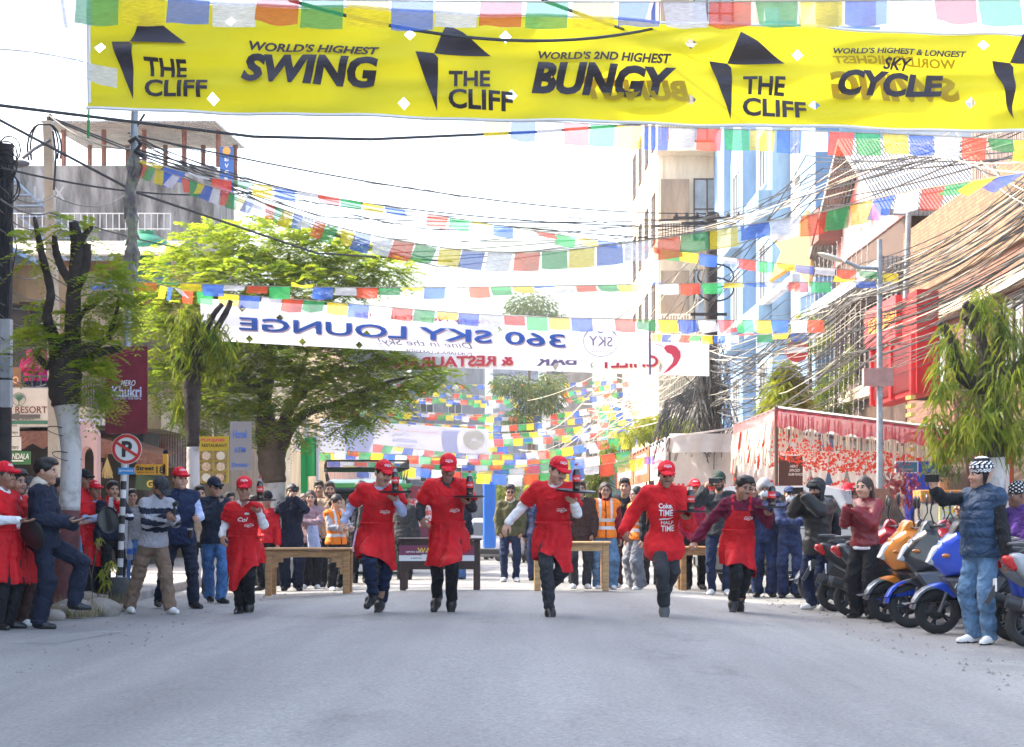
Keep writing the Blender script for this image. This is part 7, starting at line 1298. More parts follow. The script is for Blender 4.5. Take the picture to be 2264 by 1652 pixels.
# pyramid shaped drooping tree above the canopy and other greenery
Y = 36; t, I = tree('mast_tree', "pyramid shaped drooping tree rising behind the red canopy", Vector((P(1742, 0, Y).x, Y, .1))); knobby([q(1742, 1250), q(1742, 820)], [.09, .03], BARKB, 'trunk')
C, nr = cloudpts(rs, [(1742, 905, 58, 35, 0, .6), (1740, 870, 46, 35, 0, .5), (1738, 835, 28, 30, 0, .35), (1736, 808, 10, 16, 0, .15)], 1900, Y, .5); leaves_obj('crown', drooping(rs, C, .34, .03, nr * .5, .9), LF3, t)
for nm, lab, u, Y, blobs, n, m, ll, kind in (("flowering_tree", "yellow green leafy tree in front of the far right tents", 1440, 52, [(1440, 945, 45, 25, 0, .8), (1400, 965, 35, 18, 0, .7), (1490, 945, 50, 18, 0, .7), (1460, 930, 30, 14, 0, .5)], 900, LF3, .28, 'd'), ("climbing_shrub", "bright yellow green creeper on the front of the blue building", 1790, 50, [(1790, 700, 28, 18, 0, .4), (1760, 735, 20, 25, 0, .4), (1830, 735, 20, 35, 0, .4), (1800, 760, 25, 20, 0, .4)], 600, LF3, .2, 'd'), ("climbing_plant", "green creeper with pink blossom below the blue building by the thin fence", 1850, 44, [(1850, 840, 35, 40, 0, .5), (1820, 870, 25, 40, 0, .4), (1880, 800, 18, 40, 0, .4), (1855, 900, 40, 20, 0, .4)], 900, LF2, .2, 'd'),
    ("far_tree", "hazy rounded tree standing above the far end of the street", 1170, 118, [(1175, 680, 60, 35, 0, 2), (1140, 710, 40, 40, 0, 2), (1215, 715, 40, 35, 0, 2), (1170, 760, 70, 50, 0, 2)], 2600, LF4, .45, 'd'), ("far_tree", "second hazy tree low behind the restaurant banner in mid street", 1180, 88, [(1190, 880, 60, 40, 0, 1.5), (1130, 850, 50, 25, 0, 1.5), (1220, 850, 30, 30, 0, 1.5), (1150, 930, 40, 30, 0, 1)], 2000, LF4, .38, 'd'), ("willowy_tree", "pale willowy roadside tree beyond the blue column", 1185, 60, [(1185, 1045, 14, 35, 0, .4), (1180, 1085, 16, 40, 0, .4)], 420, LF3, .3, 'd'), ("willowy_tree", "narrow drooping roadside tree behind the safety vests", 1328, 50, [(1330, 1035, 20, 35, 0, .4), (1320, 1075, 26, 30, 0, .4), (1345, 1000, 12, 25, 0, .3)], 520, LF2, .3, 'd'), ("willowy_tree", "thin drooping roadside tree left of the blue column", 1118, 70, [(1120, 1090, 22, 55, 0, .5)], 420, LF2, .34, 'd')):
    t, I = tree(nm, lab, Vector((P(u, 0, Y).x, Y, 0))); knobby([Vector((P(u, 0, Y).x, Y, -.05)), Vector((P(u, 0, Y).x, Y, P(0, blobs[0][1], Y).z))], [.1 + Y * .001, .04], BARKB, 'trunk', 8); C, nr = cloudpts(rs, blobs, n, Y, .5); leaves_obj('crown', drooping(rs, C, ll, ll * .16, nr * .6, .7), m, t)
# roadside weeds and rubble by the painted tree
ROCK = mat("rubble_stone", (.26, .23, .20), .95, bump=.9, bscale=9, var=.3, vscale=3)
for i, (u, v, a, b_, c) in enumerate(((118, 1372, .17, .13, .1), (160, 1366, .26, .2, .16), (212, 1362, .30, .18, .15), (190, 1340, .25, .25, .13), (130, 1335, .3, .2, .22), (245, 1352, .2, .14, .08), (235, 1328, .2, .2, .12))):
    Y = F * CH / (v - HV); s_ = SDF((-.4, -.4, -.2), (.4, .4, .4), .025); r_q = np.random.RandomState(i); s_.ell((0, 0, 0), (a, b_, c), .03)
    for k in range(7): nn = nrm(r_q.normal(size=3)); s_.plane(nn * vec(a, b_, c) * .82, nn, .02)
    s_.folds(.012, i, 25, 25); V, Fc = s_.mesh(); o = put(None, 'rubble_stone', V, Fc, ROCK); o.location = (P(u, v, Y).x, Y, c * .45); tag(o, ("small flat stone at the outer tip of the rubble", "broad stone slab under the raised foot of the man in denim", "long low stone at the right end of the rubble", "flat stone wedged behind the broad slab", "tallest stone against the maroon trunk", "low stone by the foot of the striped pole", "half buried stone behind the striped pole foot")[i], 'stone', "stones heaped round the painted tree")
n = 900; C = np.stack([rs.uniform(-5.3, -4.75, n), rs.uniform(19.2, 21.4, n), np.full(n, .03)], 1); a = rs.uniform(0, 6.28, n); h_ = rs.uniform(.06, .26, n); d = np.stack([np.cos(a) * .5, np.sin(a) * .5, np.ones(n)], 1) * h_[:, None]; sd_ = np.stack([np.cos(a + 1.57), np.sin(a + 1.57), np.zeros(n)], 1) * .006
o = ob('grass', mesh_data('grass', np.stack([C - sd_, C + sd_, C + d + [0, 0, 0], C + d], 1).reshape(-1, 3), np.arange(n * 4).reshape(-1, 4), [leafmat("dry_grass", (.16, .15, .05), (.26, .21, .10), .3)])); tag(o, kind='stuff')
t = thing('weed', "spindly leafy weed growing beside the striped pole foot", 'plant', P(215, 1340, 20.3) * Vector((1, 1, 0))); I = Matrix.Translation(-t.location); Y = 20.3; b = MB(I)
for pts in ([(205, 1340), (203, 1270), (215, 1210), (222, 1180)], [(212, 1340), (225, 1280), (245, 1240)], [(210, 1330), (230, 1320), (250, 1300)], [(204, 1290), (195, 1240), (190, 1215)]): b.tube([P(a, v, Y) for a, v in pts], .006, 4)
b.build('stem', BARKB, t); C, nr = cloudpts(rs, [(225, 1265, 12, 14, 0, .1), (245, 1250, 10, 14, 0, .1), (235, 1290, 10, 10, 0, .1), (222, 1190, 6, 12, 0, .05)], 60, Y, .6); leaves_obj('foliage', drooping(rs, C, .11, .014), LF3, t)
# ------------------------------------------------------------- scooters
def paint(n, c, **k): return mat("paint_gloss_" + n, c, .28, coat=.7, **k)
TYRE = mat("tyre_rubber", (.025, .025, .025), .85, bump=.3, bscale=40); ALLOY = mat("alloy_dark", (.05, .05, .055), .35, .6); PLB = mat("panel_black", (.02, .021, .023), .4); PLG = mat("panel_grey", (.12, .12, .125), .35, .3); SEATM = mat("seat_vinyl", (.035, .04, .045), .5, bump=.2, bscale=60); TAIL = mat("tail_red", (.5, .01, .01), .12, coat=.6); LAMPC = mat("lamp_clear", (.55, .58, .6), .08, coat=.8); PLATE = mat("plate_white", (.65, .65, .66), .5)
BLU = paint("blue", (.012, .07, .55)); ORA = paint("orange", (.75, .25, .03)); SILV = paint("silver", (.30, .33, .36)); GRYM = paint("grey", (.13, .15, .17)); REDM = paint("red", (.45, .01, .03)); BLK = paint("black", (.02, .022, .026))
INDM = mat("indicator_amber", (.5, .16, .02), .15, coat=.6); RX = Matrix.Rotation(R(90), 4, 'X')
def wheel(root, x, r=.225, wd=.05, parent_name='wheel'):
    T0 = Matrix.Translation((x, 0, r)) @ RX
    pr = [(r * .62, -wd * .8), (r * .70, -wd)] + [(r * (.74 + .26 * math.sin(a)), -wd * math.cos(a)) for a in lin(.25, 2.9, 11)][0:11]; pr = [(r * .64, -wd * .75), (r * .74, -wd), (r * .88, -wd * .95), (r * .96, -wd * .65), (r, -wd * .2), (r, wd * .2), (r * .96, wd * .65), (r * .88, wd * .95), (r * .74, wd), (r * .64, wd * .75)]
    b = MB(T0); n = 28; V = []
    for a_, z in pr: V += [(a_ * math.cos(2 * math.pi * k / n), a_ * math.sin(2 * math.pi * k / n), z) for k in range(n)]
    Fc = [(i * n + k, i * n + (k + 1) % n, ((i + 1) % 10) * n + (k + 1) % n, ((i + 1) % 10) * n + k) for i in range(10) for k in range(n)]; b.add(V, Fc); o = b.build(parent_name, TYRE, root, True, 50)
    b = MB(T0); b.lathe([(r * .2, -.035), (r * .22, .035)], 12)
    for k in range(5):
        a = 2 * math.pi * k / 5; 
        for s_ in (-.12, .12): b.tube([(r * .18 * math.cos(a), r * .18 * math.sin(a), 0), (r * .64 * math.cos(a + s_), r * .64 * math.sin(a + s_), 0)], .012, 5)
    V = []
    for a_, z in ((r * .60, -wd * .7), (r * .66, -wd * .75), (r * .66, wd * .75), (r * .60, wd * .7)): V += [(a_ * math.cos(2 * math.pi * k / n), a_ * math.sin(2 * math.pi * k / n), z) for k in range(n)]
    b.add(V, [(i * n + k, i * n + (k + 1) % n, ((i + 1) % 4) * n + (k + 1) % n, ((i + 1) % 4) * n + k) for i in range(4) for k in range(n)]); b.lathe([(r * .38, wd * .8), (r * .40, wd * .85), (r * .2, wd * .9)], 20); b.build('rim', ALLOY, o, True, 40); return o
def scooter(label, u, v, hd, main, sec, fend, at='front', txt=None, tilt=-4, far=None):
    """scooter with its front (or rear) wheel resting at (u, v); hd = heading in degrees from +X"""
    Y = F * CH / (v - HV) if far is None else far; p = Vector((P(u, 0, Y).x, Y, gz(0, Y) if far else 0)); h = R(hd); d = Vector((math.cos(h), math.sin(h), 0)); off = .64 if at == 'front' else -.64
    root = thing('scooter', label, 'scooter', p - d * off, h, 1, "scooters parked along the right side"); root.rotation_euler = (R(tilt), 0, h)
    wheel(root, .64, .228, .048); wheel(root, -.62, .215, .055)
    cv = lambda pts, n=4: [(q.x, q.z) for q in spline([(a, 0, b) for a, b in pts + pts[:1]], n)[:-1]]
    bl = lambda nm, prof, w_, m, **k: MB().slab(cv(prof), w_, **k).build(nm, m, root, True, 50)
    arc = [(.64 + .27 * math.cos(a), .235 + .27 * math.sin(a)) for a in lin(R(5), R(150), 9)]; arc2 = [(.64 + .245 * math.cos(a), .235 + .245 * math.sin(a)) for a in lin(R(150), R(5), 9)]
    MB().slab(arc + [(.98, .30)] + arc2[0:9], .075, q=.97).build('front_fender', fend, root, True, 50)
    bl('fender_flank', [(.74, .49), (.58, .52), (.46, .44), (.48, .36), (.60, .44)], .085, main if fend is not main else sec)
    b = MB()
    for q in (-1, 1): b.tube([(.64, q * .075, .23), (.50, q * .06, .62)], .018, 8)
    b.build('fork', PLG, root, True)
    ap = [(.70, .70), (.74, .76), (.62, .93), (.50, 1.04), (.36, 1.02), (.28, .84), (.20, .62), (.40, .60), (.58, .58)]
    MB().slab([(p[0], p[1]) for p in sub_poly([(a, b, 0) for a, b in ap], .07)], lambda x, z: .20 - .10 * sm((x - .42) / .3), q=.72, e=.5).build('front_apron', main, root, True, 32)
    MB().slab([(p[0], p[1]) for p in sub_poly([(a, b, 0) for a, b in [(.50, .42), (.62, .575), (.22, .60), (.08, .24), (.22, .16), (.34, .20)]], .07)], .21, q=.86, e=.7).build('leg_shield', sec, root, True, 32)
    MB().slab(cv([(.765, .72), (.70, .86), (.64, .88), (.68, .70)]), .07, q=.6).build('headlight', LAMPC, root, True, 50)
    for q in (-1, 1): MB().ell((.60, q * .165, .80), (.045, .022, .022), 10, 6).build('indicator', INDM, root, True)
    bl('floorboard', [(.32, .30), (-.12, .30), (-.14, .22), (.30, .21)], .15, PLB); bl('handlebar_cowl', [(.54, 1.0), (.47, 1.13), (.36, 1.10), (.36, .98)], .11, PLB if main is BLU else main)
    b = MB(); b.tube([(.36, -.33, 1.06), (.42, -.16, 1.06), (.42, .16, 1.06), (.36, .33, 1.06)], .014, 8); b.build('handlebar', PLB, root, True)
    for q in (-1, 1):
        MB().tube([(.37, q * .23, 1.062), (.355, q * .345, 1.055)], .02, 8).build('grip', SEATM, root, True); b = MB(); b.tube([(.42, q * .2, 1.08), (.47, q * .27, 1.2), (.46, q * .30, 1.29)], .008, 6); b.build('mirror_stalk', PLB, root, True)
        b = MB(); b.ell((.455, q * .31, 1.345), (.022, .052, .075), 12, 8); b.build('mirror', PLB, root, True); b = MB(); b.tube([(.46, q * .2, 1.075), (.44, q * .3, 1.07)], .007, 5); b.build('brake_lever', M_chrome, root)
    bl('seat', [(-.05, .74), (.05, .76), (-.02, .82), (-.25, .82), (-.50, .88), (-.66, .885), (-.68, .83), (-.40, .76)], lambda x, z: .14 - .05 * sm((x + .1) / .2), SEATM)
    bl('side_panel', [(.0, .74), (-.40, .77), (-.72, .85), (-.80, .80), (-.66, .60), (-.42, .46), (-.16, .34), (-.08, .5)], lambda x, z: .175 - .06 * sm((-x - .45) / .35), main if at == 'front' else sec)
    bl('engine_case', [(-.12, .33), (-.55, .34), (-.70, .25), (-.62, .14), (-.2, .15)], .075, PLB, yc=.06); MB().slab(cv([(-.70, .80), (-.84, .83), (-.86, .76), (-.74, .68)]), .1, q=.7).build('tail_light', TAIL, root, True, 50)
    b = MB(); b.tube([(-.50, -.13, .90), (-.66, -.14, .93), (-.80, -.08, .93), (-.80, .08, .93), (-.66, .14, .93), (-.50, .13, .90)], .014, 6); b.build('grab_rail', PLG, root, True)
    b = MB(); b.tube([(-.15, -.16, .24), (-.42, -.17, .27), (-.85, -.19, .41)], [.02, .062, .058], 14); b.build('exhaust', PLB, root, True, 60); b = MB(); b.tube([(-.46, -.19, .30), (-.72, -.205, .38)], [.062, .058], 10); b.build('heat_shield', PLG, root, True, 60)
    MB().prism([(0, 0), (.16, -.24), (.2, -.22), (.06, .02)], (-.82, -.04, .62), (-1, 0, 0), (0, 0, 1), (0, .08, 0)).build('mudflap', PLB, root); o = MB().box(-.925, -.915, -.1, .1, .5, .62).build('number_plate', PLATE, root)
    o = MB().box(.60, .607, -.09, .09, .985, 1.05).build('front_plate', PLATE, root); o.location = (.02, 0, -.12); MB().tube([(-.1, .14, .24), (-.16, .22, .02)], .012, 6).build('side_stand', PLB, root)
    if txt:
        b = MB(); put_text(b, *fit2d(txt, .16, .05, shear=.3, bold=.02), flat((.45, -.214, .51), (-1, 0, 0), (0, 0, 1)))
        b.build('number_lettering', PLATE, root); b = MB(); put_text(b, *fit2d(txt, .16, .05, shear=.3, bold=.02), flat((.45, .214, .51), (-1, 0, 0), (0, 0, 1))); b.build('number_lettering', PLATE, root)
    return root
scooter("grey scooter at the far end of the row with its front wheel on the road", 1800, 1331, 182, GRYM, PLB, GRYM)
scooter("black scooter behind the one with the big exhaust, tail to the road", 1842, 1352, -4, BLK, PLB, BLK, 'rear')
scooter("black scooter with red front and big exhaust beside the woman in leather", 1880, 1364, -8, REDM, BLK, BLK, 'rear')
scooter("orange scooter with grey front fender facing the road", 1962, 1376, 184, ORA, BLK, GRYM)
scooter("dark scooter with blue front fender between the orange and the blue one", 2012, 1388, 180, BLK, GRYM, BLU, tilt=4)
scooter("blue scooter with grey leg shield and large number, facing the road", 2072, 1402, 178, BLU, PLG, GRYM, txt="125")
scooter("black scooter with red tail lamp behind the man in the padded vest", 2236, 1418, -6, BLK, SILV, BLK, 'rear')
scooter("silver scooter cut by the right edge of the picture", 2272, 1432, -8, SILV, SILV, GRYM, 'rear')
scooter("red scooter parked in the second row behind the woman in leather", 1930, 1345, 170, REDM, PLB, REDM)
# --- cars
def car(label, loc, hd, col, L=4.1, W=1.74, H=1.55, suv=True, name='parked_car'):
    root = thing(name, label, 'car', loc, R(hd)); h = L / 2
    cv = lambda pts, n=5: [(q.x, q.z) for q in spline([(a, 0, b) for a, b in pts], n)]
    body = [(-h, .38), (-h, .55), (-h + .02, .85), (-h + .10, .98), (h - 1.15, .98), (h - .25, .86), (h - .03, .70), (h, .50), (h - .02, .32), (h - .4, .25), (-h + .35, .25)]
    MB().slab(body, W / 2, q=.94, e=.8).build('body', col, root, True, 35)
    cab = [(-h + .06, .96), (-h + .30, H - .12), (-h + .55, H), (.25, H), (.55, H - .06), (h - 1.05, .97)]; MB().slab(cab, lambda x, z: W / 2 * (.97 - .13 * (z - .95) / (H - .95)), q=.97, e=.8).build('cabin', col, root, True, 35)
    for q in (-1, 1):
        y = lambda z: q * (W / 2 * (.97 - .13 * (z - .95) / (H - .95)) + .012)
        for xs in ([(-h + .38, 1.02), (-h + .55, H - .16), (-.28, H - .13), (-.28, 1.02)], [(-.2, 1.02), (-.2, H - .13), (.42, H - .15), (h - 1.25, 1.02)]): b = MB(); b.add([(a, y(z), z) for a, z in xs], [(0, 1, 2, 3)]); b.build('side_window', GLASSC, root)
        MB().ell((h - 1.15, q * (W / 2 + .08), 1.0), (.07, .1, .07), 10, 6).build('mirror', col, root, True); MB().ell((h - .18, q * (W / 2 - .22), .70), (.17, .2, .09), 12, 8).build('headlight', LAMPC, root, True); MB().ell((-h + .05, q * (W / 2 - .16), .84), (.07, .15, .12), 10, 8).build('tail_light', TAIL, root, True)
        for a in (-.35, .75): MB().box(a - .09, a + .09, q * (W / 2 + .002) - .008, q * (W / 2 + .002) + .012, .80, .83).build('door_handle', M_chrome, root)
        for xw in (-h + .78, h - .85):
            o = wheel(root, xw, .32, .1); o.location.y = q * (W / 2 - .11)
    wz = W / 2 * .86
    b = MB(); b.add([(h - 1.10, -wz, 1.0), (h - 1.10, wz, 1.0), (.60, wz * .88, H - .07), (.60, -wz * .88, H - .07)], [(0, 1, 2, 3)], M=Matrix.Translation((.03, 0, .03))); b.build('windscreen', GLASSC, root); b = MB(); b.add([(-h + .08, -wz * .9, 1.03), (-h + .08, wz * .9, 1.03), (-h + .29, wz * .82, H - .15), (-h + .29, -wz * .82, H - .15)], [(0, 1, 2, 3)], M=Matrix.Translation((-.035, 0, .0))); b.build('rear_window', GLASSC, root)
    MB().bev(h - .12, h + .03, -W / 2 + .12, W / 2 - .12, .32, .48, .04).build('bumper', PLB, root); MB().bev(-h - .03, -h + .12, -W / 2 + .1, W / 2 - .1, .36, .56, .04).build('rear_bumper', PLB, root); MB().box(-h - .036, -h - .03, -.22, .22, .66, .78).build('number_plate', PLATE, root)
    MB().bev(-h + .3, h - .5, -W / 2 - .005, W / 2 + .005, .26, .36, .03).build('sill', PLB, root)
    return root
GLASSC = mat("car_glass", (.02, .025, .03), .05, coat=.5); WHT = paint("white", (.62, .64, .66)); SLV = paint("pale_silver", (.34, .37, .42), metal=.3)
car("silver grey car parked behind the police officers on the right", (4.9, 26.2, 0), -38, SLV, 4.0, 1.74, 1.62)
car("white car seen from behind in mid street beyond the olive jacket", (-.15, 62, gz(0, 62)), 70, WHT, 4.1, 1.8, 1.62); car("small white car farther off by the green van", (-1.75, 78, gz(0, 78)), 84, WHT, 3.7, 1.65, 1.5)
van = car("green van with roof rack and open dark tailgate behind the start line on the left", (-3.25, 37.5, gz(-3, 37.5)), 97, paint("green", (.05, .30, .06)), 4.6, 1.9, 2.02, name='parked_van')
b = MB()
for x in (-2.0, -1.0, 0, .8): b.tube([(x, -.8, 2.0), (x, -.85, 2.25), (x, .85, 2.25), (x, .8, 2.0)], .022, 6)
for y in (-.85, .85): b.tube([(-2.1, y, 2.25), (.9, y, 2.25)], .022, 6); b.tube([(-2.1, y, 2.4), (.9, y, 2.4)], .018, 6)
for x in lin(-2.1, .9, 8): b.tube([(x, -.85, 2.4), (x, -.85, 2.25)], .012, 5); b.tube([(x, .85, 2.4), (x, .85, 2.25)], .012, 5)
b.tube([(-2.1, -.85, 2.4), (-2.1, .85, 2.4)], .02, 6); b.build('roof_rack', PLB, van); MB().bev(-2.36, -2.30, -.82, .82, .6, 1.75, .02).build('open_boot', DARKIN, van); MB().bev(-2.95, -2.25, -.85, .85, 1.82, 1.92, .02).build('tailgate', MC["paint_gloss_green"], van)
s_ = scooter("motorcycle standing in the road right of the olive jacketed man", 1168, 1243, 250, BLK, BLK, BLK, far=61); s_.name = 'motorcycle'; s_['category'] = 'motorcycle'; del s_['group']
stand(1166, 1112, 1243, 10, O(2, [T_('jacket', OLIVE, .03)], (KHAKI, .02), (SHOEB, SOLEB), [('helmet', HELM, 'helmet')], seed=70, h=.03), "helmeted rider at the motorcycle beyond the olive jacket", 'back', 'hold', 'hold', Y=61.6)
stand(1068, 1142, 1222, 0, O(2, [T_('jacket', BLACK, .03)], DARKP, (SHOEB, SOLEB), [('helmet', DNAVY, 'helmet')], seed=71, h=.03), "far rider in dark helmet beside the white car", 'back', 'hold', 'hold', Y=70)
# ------------------------------------------------------------- tables and other street things
PINE = mat("pine_wood", (.36, .19, .075), .55, var=.3, vscale=3, stretch=(2, 12, 12)); PINEL = mat("pale_pine", (.46, .28, .12), .55, var=.25, vscale=3, stretch=(2, 12, 12)); DWOOD = mat("dark_wood", (.04, .018, .012), .5, var=.3)
def table(label, u0, u1, vt, vf, m, dep=.55, bracket=True, gap=0):
    Y = 26.0
    for _ in range(12): Y = F * (CH - gz(((u0 + u1) / 2 - CX) / F * Y, Y)) / (vf - HV)
    a, c = P(u0, 0, Y).x, P(u1, 0, Y).x; z = P(0, vt, Y).z; t = thing('table', label, 'table', ((a + c) / 2, Y, P(0, vf, Y).z)); w_ = (c - a) / 2; z -= t.location.z
    MB().bev(-w_, w_, -.03, dep, z - .03, z, .008).build('tabletop', m, t); lw = .045
    for x in (-w_ + .08, w_ - .08):
        for y in (0.02, dep - .07): MB().bev(x - lw, x + lw, y, y + .07, 0, z - .03, .008).build('leg', m, t)
        if bracket: sg = 1 if x < 0 else -1; MB().prism([(0, 0), (0, -.34), (.04, -.34), (.04, -.24), (.09, -.24), (.09, -.17), (.16, -.17), (.16, -.11), (.24, -.11), (.24, 0)], (x + lw * sg, .03, z - .032), (sg, 0, 0), (0, 0, 1), (0, .04, 0)).build('bracket', m, t)
    MB().box(-w_ + .126, w_ - .126, .02, .045, z - .13, z - .034).build('apron_rail', m, t); return t, Y, w_, z
table("wooden table with stepped brackets between the shortest runner and the runner in pale blue", 580, 777, 1212, 1318, PINE); table("pale wooden table behind the leading runner and the safety vest girl", 1176, 1352, 1198, 1307, PINEL, bracket=False); table("wooden table half hidden behind the lettered sweater", 1500, 1650, 1209, 1308, PINE, bracket=False)
t, Y, w_, z = table("dark wooden table with a maroon festival poster hanging on its front", 878, 1066, 1190, 1306, DWOOD, .5, False)
MB().box(-w_ + .1, w_ - .1, .0, .06, .30, .42).build('lower_rail', DWOOD, t); ps = thing('festival_poster', "maroon festival poster with yellow and white lettering hung on the dark table", 'poster', (t.location.x, Y - .02, t.location.z))
MB().box(-w_ + .03, w_ - .11, -.02, -.012, .42, z - .10).build('poster_sheet', mat("poster_maroon", (.17, .03, .07), .5), ps); MB().box(-w_ + .03, w_ - .11, -.026, -.0205, .42, .50).build('logo_strip', PLATE, ps); pw = lambda tx, x, zz, w2, h2, m: (lambda b: (put_text(b, *fit2d(tx, w2, h2, bold=.02), flat((x, -.0275, zz), (1, 0, 0), (0, 0, 1))), b.build('lettering', m, ps)))(MB())
pw("WAPAW", -.1, z - .17, .42, .07, mat("letter_gold", (.75, .5, .05), .5)); pw("NALLA MULLA", -.1, z - .235, .3, .025, LW); pw("29TH DEC 2025 TO 1ST JANUARY", -.05, .545, .85, .03, LW); pw("NEPAL   TOURISM   LAKESIDE", -.05, .46, .7, .018, LB)
t = thing('poster_stand', "white edged back panel standing behind the dark table", 'panel', (P(880, 0, 31.5).x, 31.5, 0)); MB().box(0, .05, 0, .03, 0, 1.0).build('side_post', PLATE, t); MB().box(.05, 1.2, .005, .03, .35, .95).build('panel', MC["poster_maroon"], t)
def simple(name, label, cat, loc, parts, rz=0):
    t = thing(name, label, cat, loc, R(rz))
    for nm, b, m in parts: b.build(nm, m, t, True, 35)
    return t
c = P(592, 1312, 28.5); simple('loudspeaker', "black loudspeaker on the road behind the shortest runner", 'speaker', (c.x, 28.5, 0), [('cabinet', MB().bev(-.24, .24, -.2, .2, 0, .85, .03), PLB), ('woofer', MB(Matrix.Translation((0, -.2, .3)) @ RX).lathe([(.17, 0), (.175, .01), (.12, .015), (.05, -.0), (.005, .01)], 20), SEATM), ('horn', MB(Matrix.Translation((0, -.2, .66)) @ RX).lathe([(.1, 0), (.105, .012), (.04, .0), (.005, .005)], 16), SEATM), ('badge', MB().box(.02, .09, -.206, -.2005, .44, .47), mat("badge_orange", (.7, .2, .02), .4))])
s_ = SDF((-.3, -.3, -.05), (.3, .3, .5), .018); s_.ell((0, 0, .15), (.17, .14, .17), .05).ell((.02, 0, .32), (.06, .05, .08), .06).folds(.02, 3, 40, 40).plane((0, 0, 0), (0, 0, -1)); V, Fc = s_.mesh(); o = put(None, 'plastic_bag', V, Fc, mat("bag_plastic", (.62, .58, .50), .35, trans=.3)); o.location = (P(1507, 0, 27.2).x, 27.2, 0); tag(o, "knotted pale plastic bag on the road behind the lettered sweater", 'bag')
simple('green_board', "green board standing behind the man in sunglasses", 'board', (P(513, 0, 29.6).x, 29.6, 0), [('board', MB().bev(-.12, .42, 0, .05, 0, .95, .01), mat("board_bright_green", (.01, .28, .09), .6))]); simple('shopping_bag', "white paper bag on the road by the blue jeans", 'bag', (P(492, 0, 26.5).x, 26.5, 0), [('bag_body', MB().prism([(-.13, 0), (.13, 0), (.16, .34), (-.15, .33)], (0, 0, 0), (1, 0, 0), (0, 0, 1), (0, .12, 0)), PLATE)])
g = mat("gate_green", (.01, .42, .09), .5); simple('green_gate', "bright green and white round topped gate sign left of the far banner", 'gate', (P(675, 0, 44).x, 44, 0), [('post', MB().box(-.12, .06, 0, .2, 0, P(0, 975, 44).z), g), ('drum', MB(Matrix.Translation((.12, .1, P(0, 1010, 44).z))).lathe([(.15, -.5), (.16, .5)], 16), g), ('white_post', MB().box(.28, .34, 0, .2, 1.6, P(0, 965, 44).z), PLATE)])
simple('blue_column', "bright blue inflatable column in mid street", 'column', (P(1082, 0, 58).x, 58, 0), [('column_body', MB().bev(-.22, .22, 0, .4, 0, P(0, 1052, 58).z, .05), mat("column_blue", (.01, .16, .6), .5)), ('cord', MB().tube([(.2, 0, 2.3), (.5, 0, 2.1), (1.0, 0, 2.35)], .02, 5), CABLEP)])
board('festival_board', "maroon board with FESTIVAL lettering behind the tall runner", 905, 1000, 1075, 1102, 44, mat("board_maroon", (.25, .03, .05), .6), [("FESTIVAL", 955, 1087, 62, LW, 9, .03, dict(shear=.2))])
for i, (u0, u1, v0, v1, Y, tx) in enumerate(((905, 1000, 1104, 1180, 46, ""), (820, 930, 1035, 1060, 70, "KITCHEN BAR"))):
    t, I = board('cloth_banner', ("red and white checked cloth behind the tall runner", "white banner lettered kitchen far behind the van")[i], u0, u1, v0, v1, Y, (mat("check_red", (.6, .06, .06), .7, col2=(.7, .68, .68), vscale=5, nmin=.48, nmax=.52), SW)[i], [(tx, (u0 + u1) / 2, 1046, 90, LB, 12)] if tx else [])
board('menu_board', "yellow restaurant menu board with food pictures behind the slim street tree", 438, 505, 965, 1068, 30, mat("menu_yellow", (.5, .36, .02), .5), [("PUNJABI", 470, 974, 52, PR, 9, .03), ("RESTAURANT", 474, 985, 56, LB, 7, .02)])
for k, (u, v) in enumerate(((456, 1008), (488, 1008), (456, 1032), (488, 1032), (456, 1056), (486, 1056))):
    t = bpy.data.objects['menu_board']; I = Matrix.Translation(-t.location); b = MB(I); a, c = P(u - 14, v + 10, 29.985), P(u + 14, v - 11, 29.985); b.box(a.x, c.x, 29.982, 29.99, a.z, c.z); b.build('food_picture', mat("picture_dark", (.12, .07, .04), .6, col2=(.4, .3, .1), vscale=12), t); b = MB(I @ Matrix.Translation(P(u, v, 29.98)) @ RX); b.lathe([(.075, 0), (.075, .004), (.002, .004)], 16); b.build('dish', mat("dish_food%s" % "abc"[k % 3], ((.55, .35, .2), (.6, .55, .45), (.5, .2, .05))[k % 3], .5, col2=(.65, .6, .5), vscale=30), t)
board('shop_sign', "white and blue shop sign behind the yellow menu board", 508, 556, 932, 1040, 33, mat('board_dull', (.2, .2, .22), .7), [("Hotel", 530, 960, 30, PB, 18, .03), ("ATM", 530, 995, 26, PB, 12, .03), ("Drinks", 530, 1028, 34, PB, 9, .03)]); board('post_board', "wooden board on the big tree reading 17", 588, 618, 1120, 1190, 35.4, SB, [("ION", 604, 1136, 20, PR, 9, .02), ("17", 606, 1160, 16, PR, 15, .03)]); board('green_shop_sign', "green shop sign with white capitals far down on the right", 1455, 1512, 1058 - 110, 1072 - 110, 64, mat("sign_teal", (.01, .12, .09), .6), [("SUNRISE", 1484, 955, 40, LW, 6, .03)])
b = thing('water_bottle', "clear water bottle with blue label held by the person behind the striped pole", 'bottle', P(287, 1238, 22.0)); MB().lathe([(.03, 0), (.034, .01), (.034, .17), (.015, .21), (.014, .23)], 12).build('bottle_body', M_clear, b, True, 50); MB().lathe([(.0348, .06), (.0348, .12)], 12).build('label', PB, b, True); b.scale = (1.2,) * 3
cu = thing('cola_glass', "glass of dark cola held by the man in the navy waistcoat", 'glass', wpt(bpy.data.objects['person'], (0, 0, 0))); cu.location = P(420, 1190, 21.2); MB().lathe([(.026, 0), (.034, .10), (.002, .101)], 14).build('drink', M_cola, cu, True, 40); MB().lathe([(.035, .10), (.037, .125)], 14).build('rim', M_clear, cu, True)
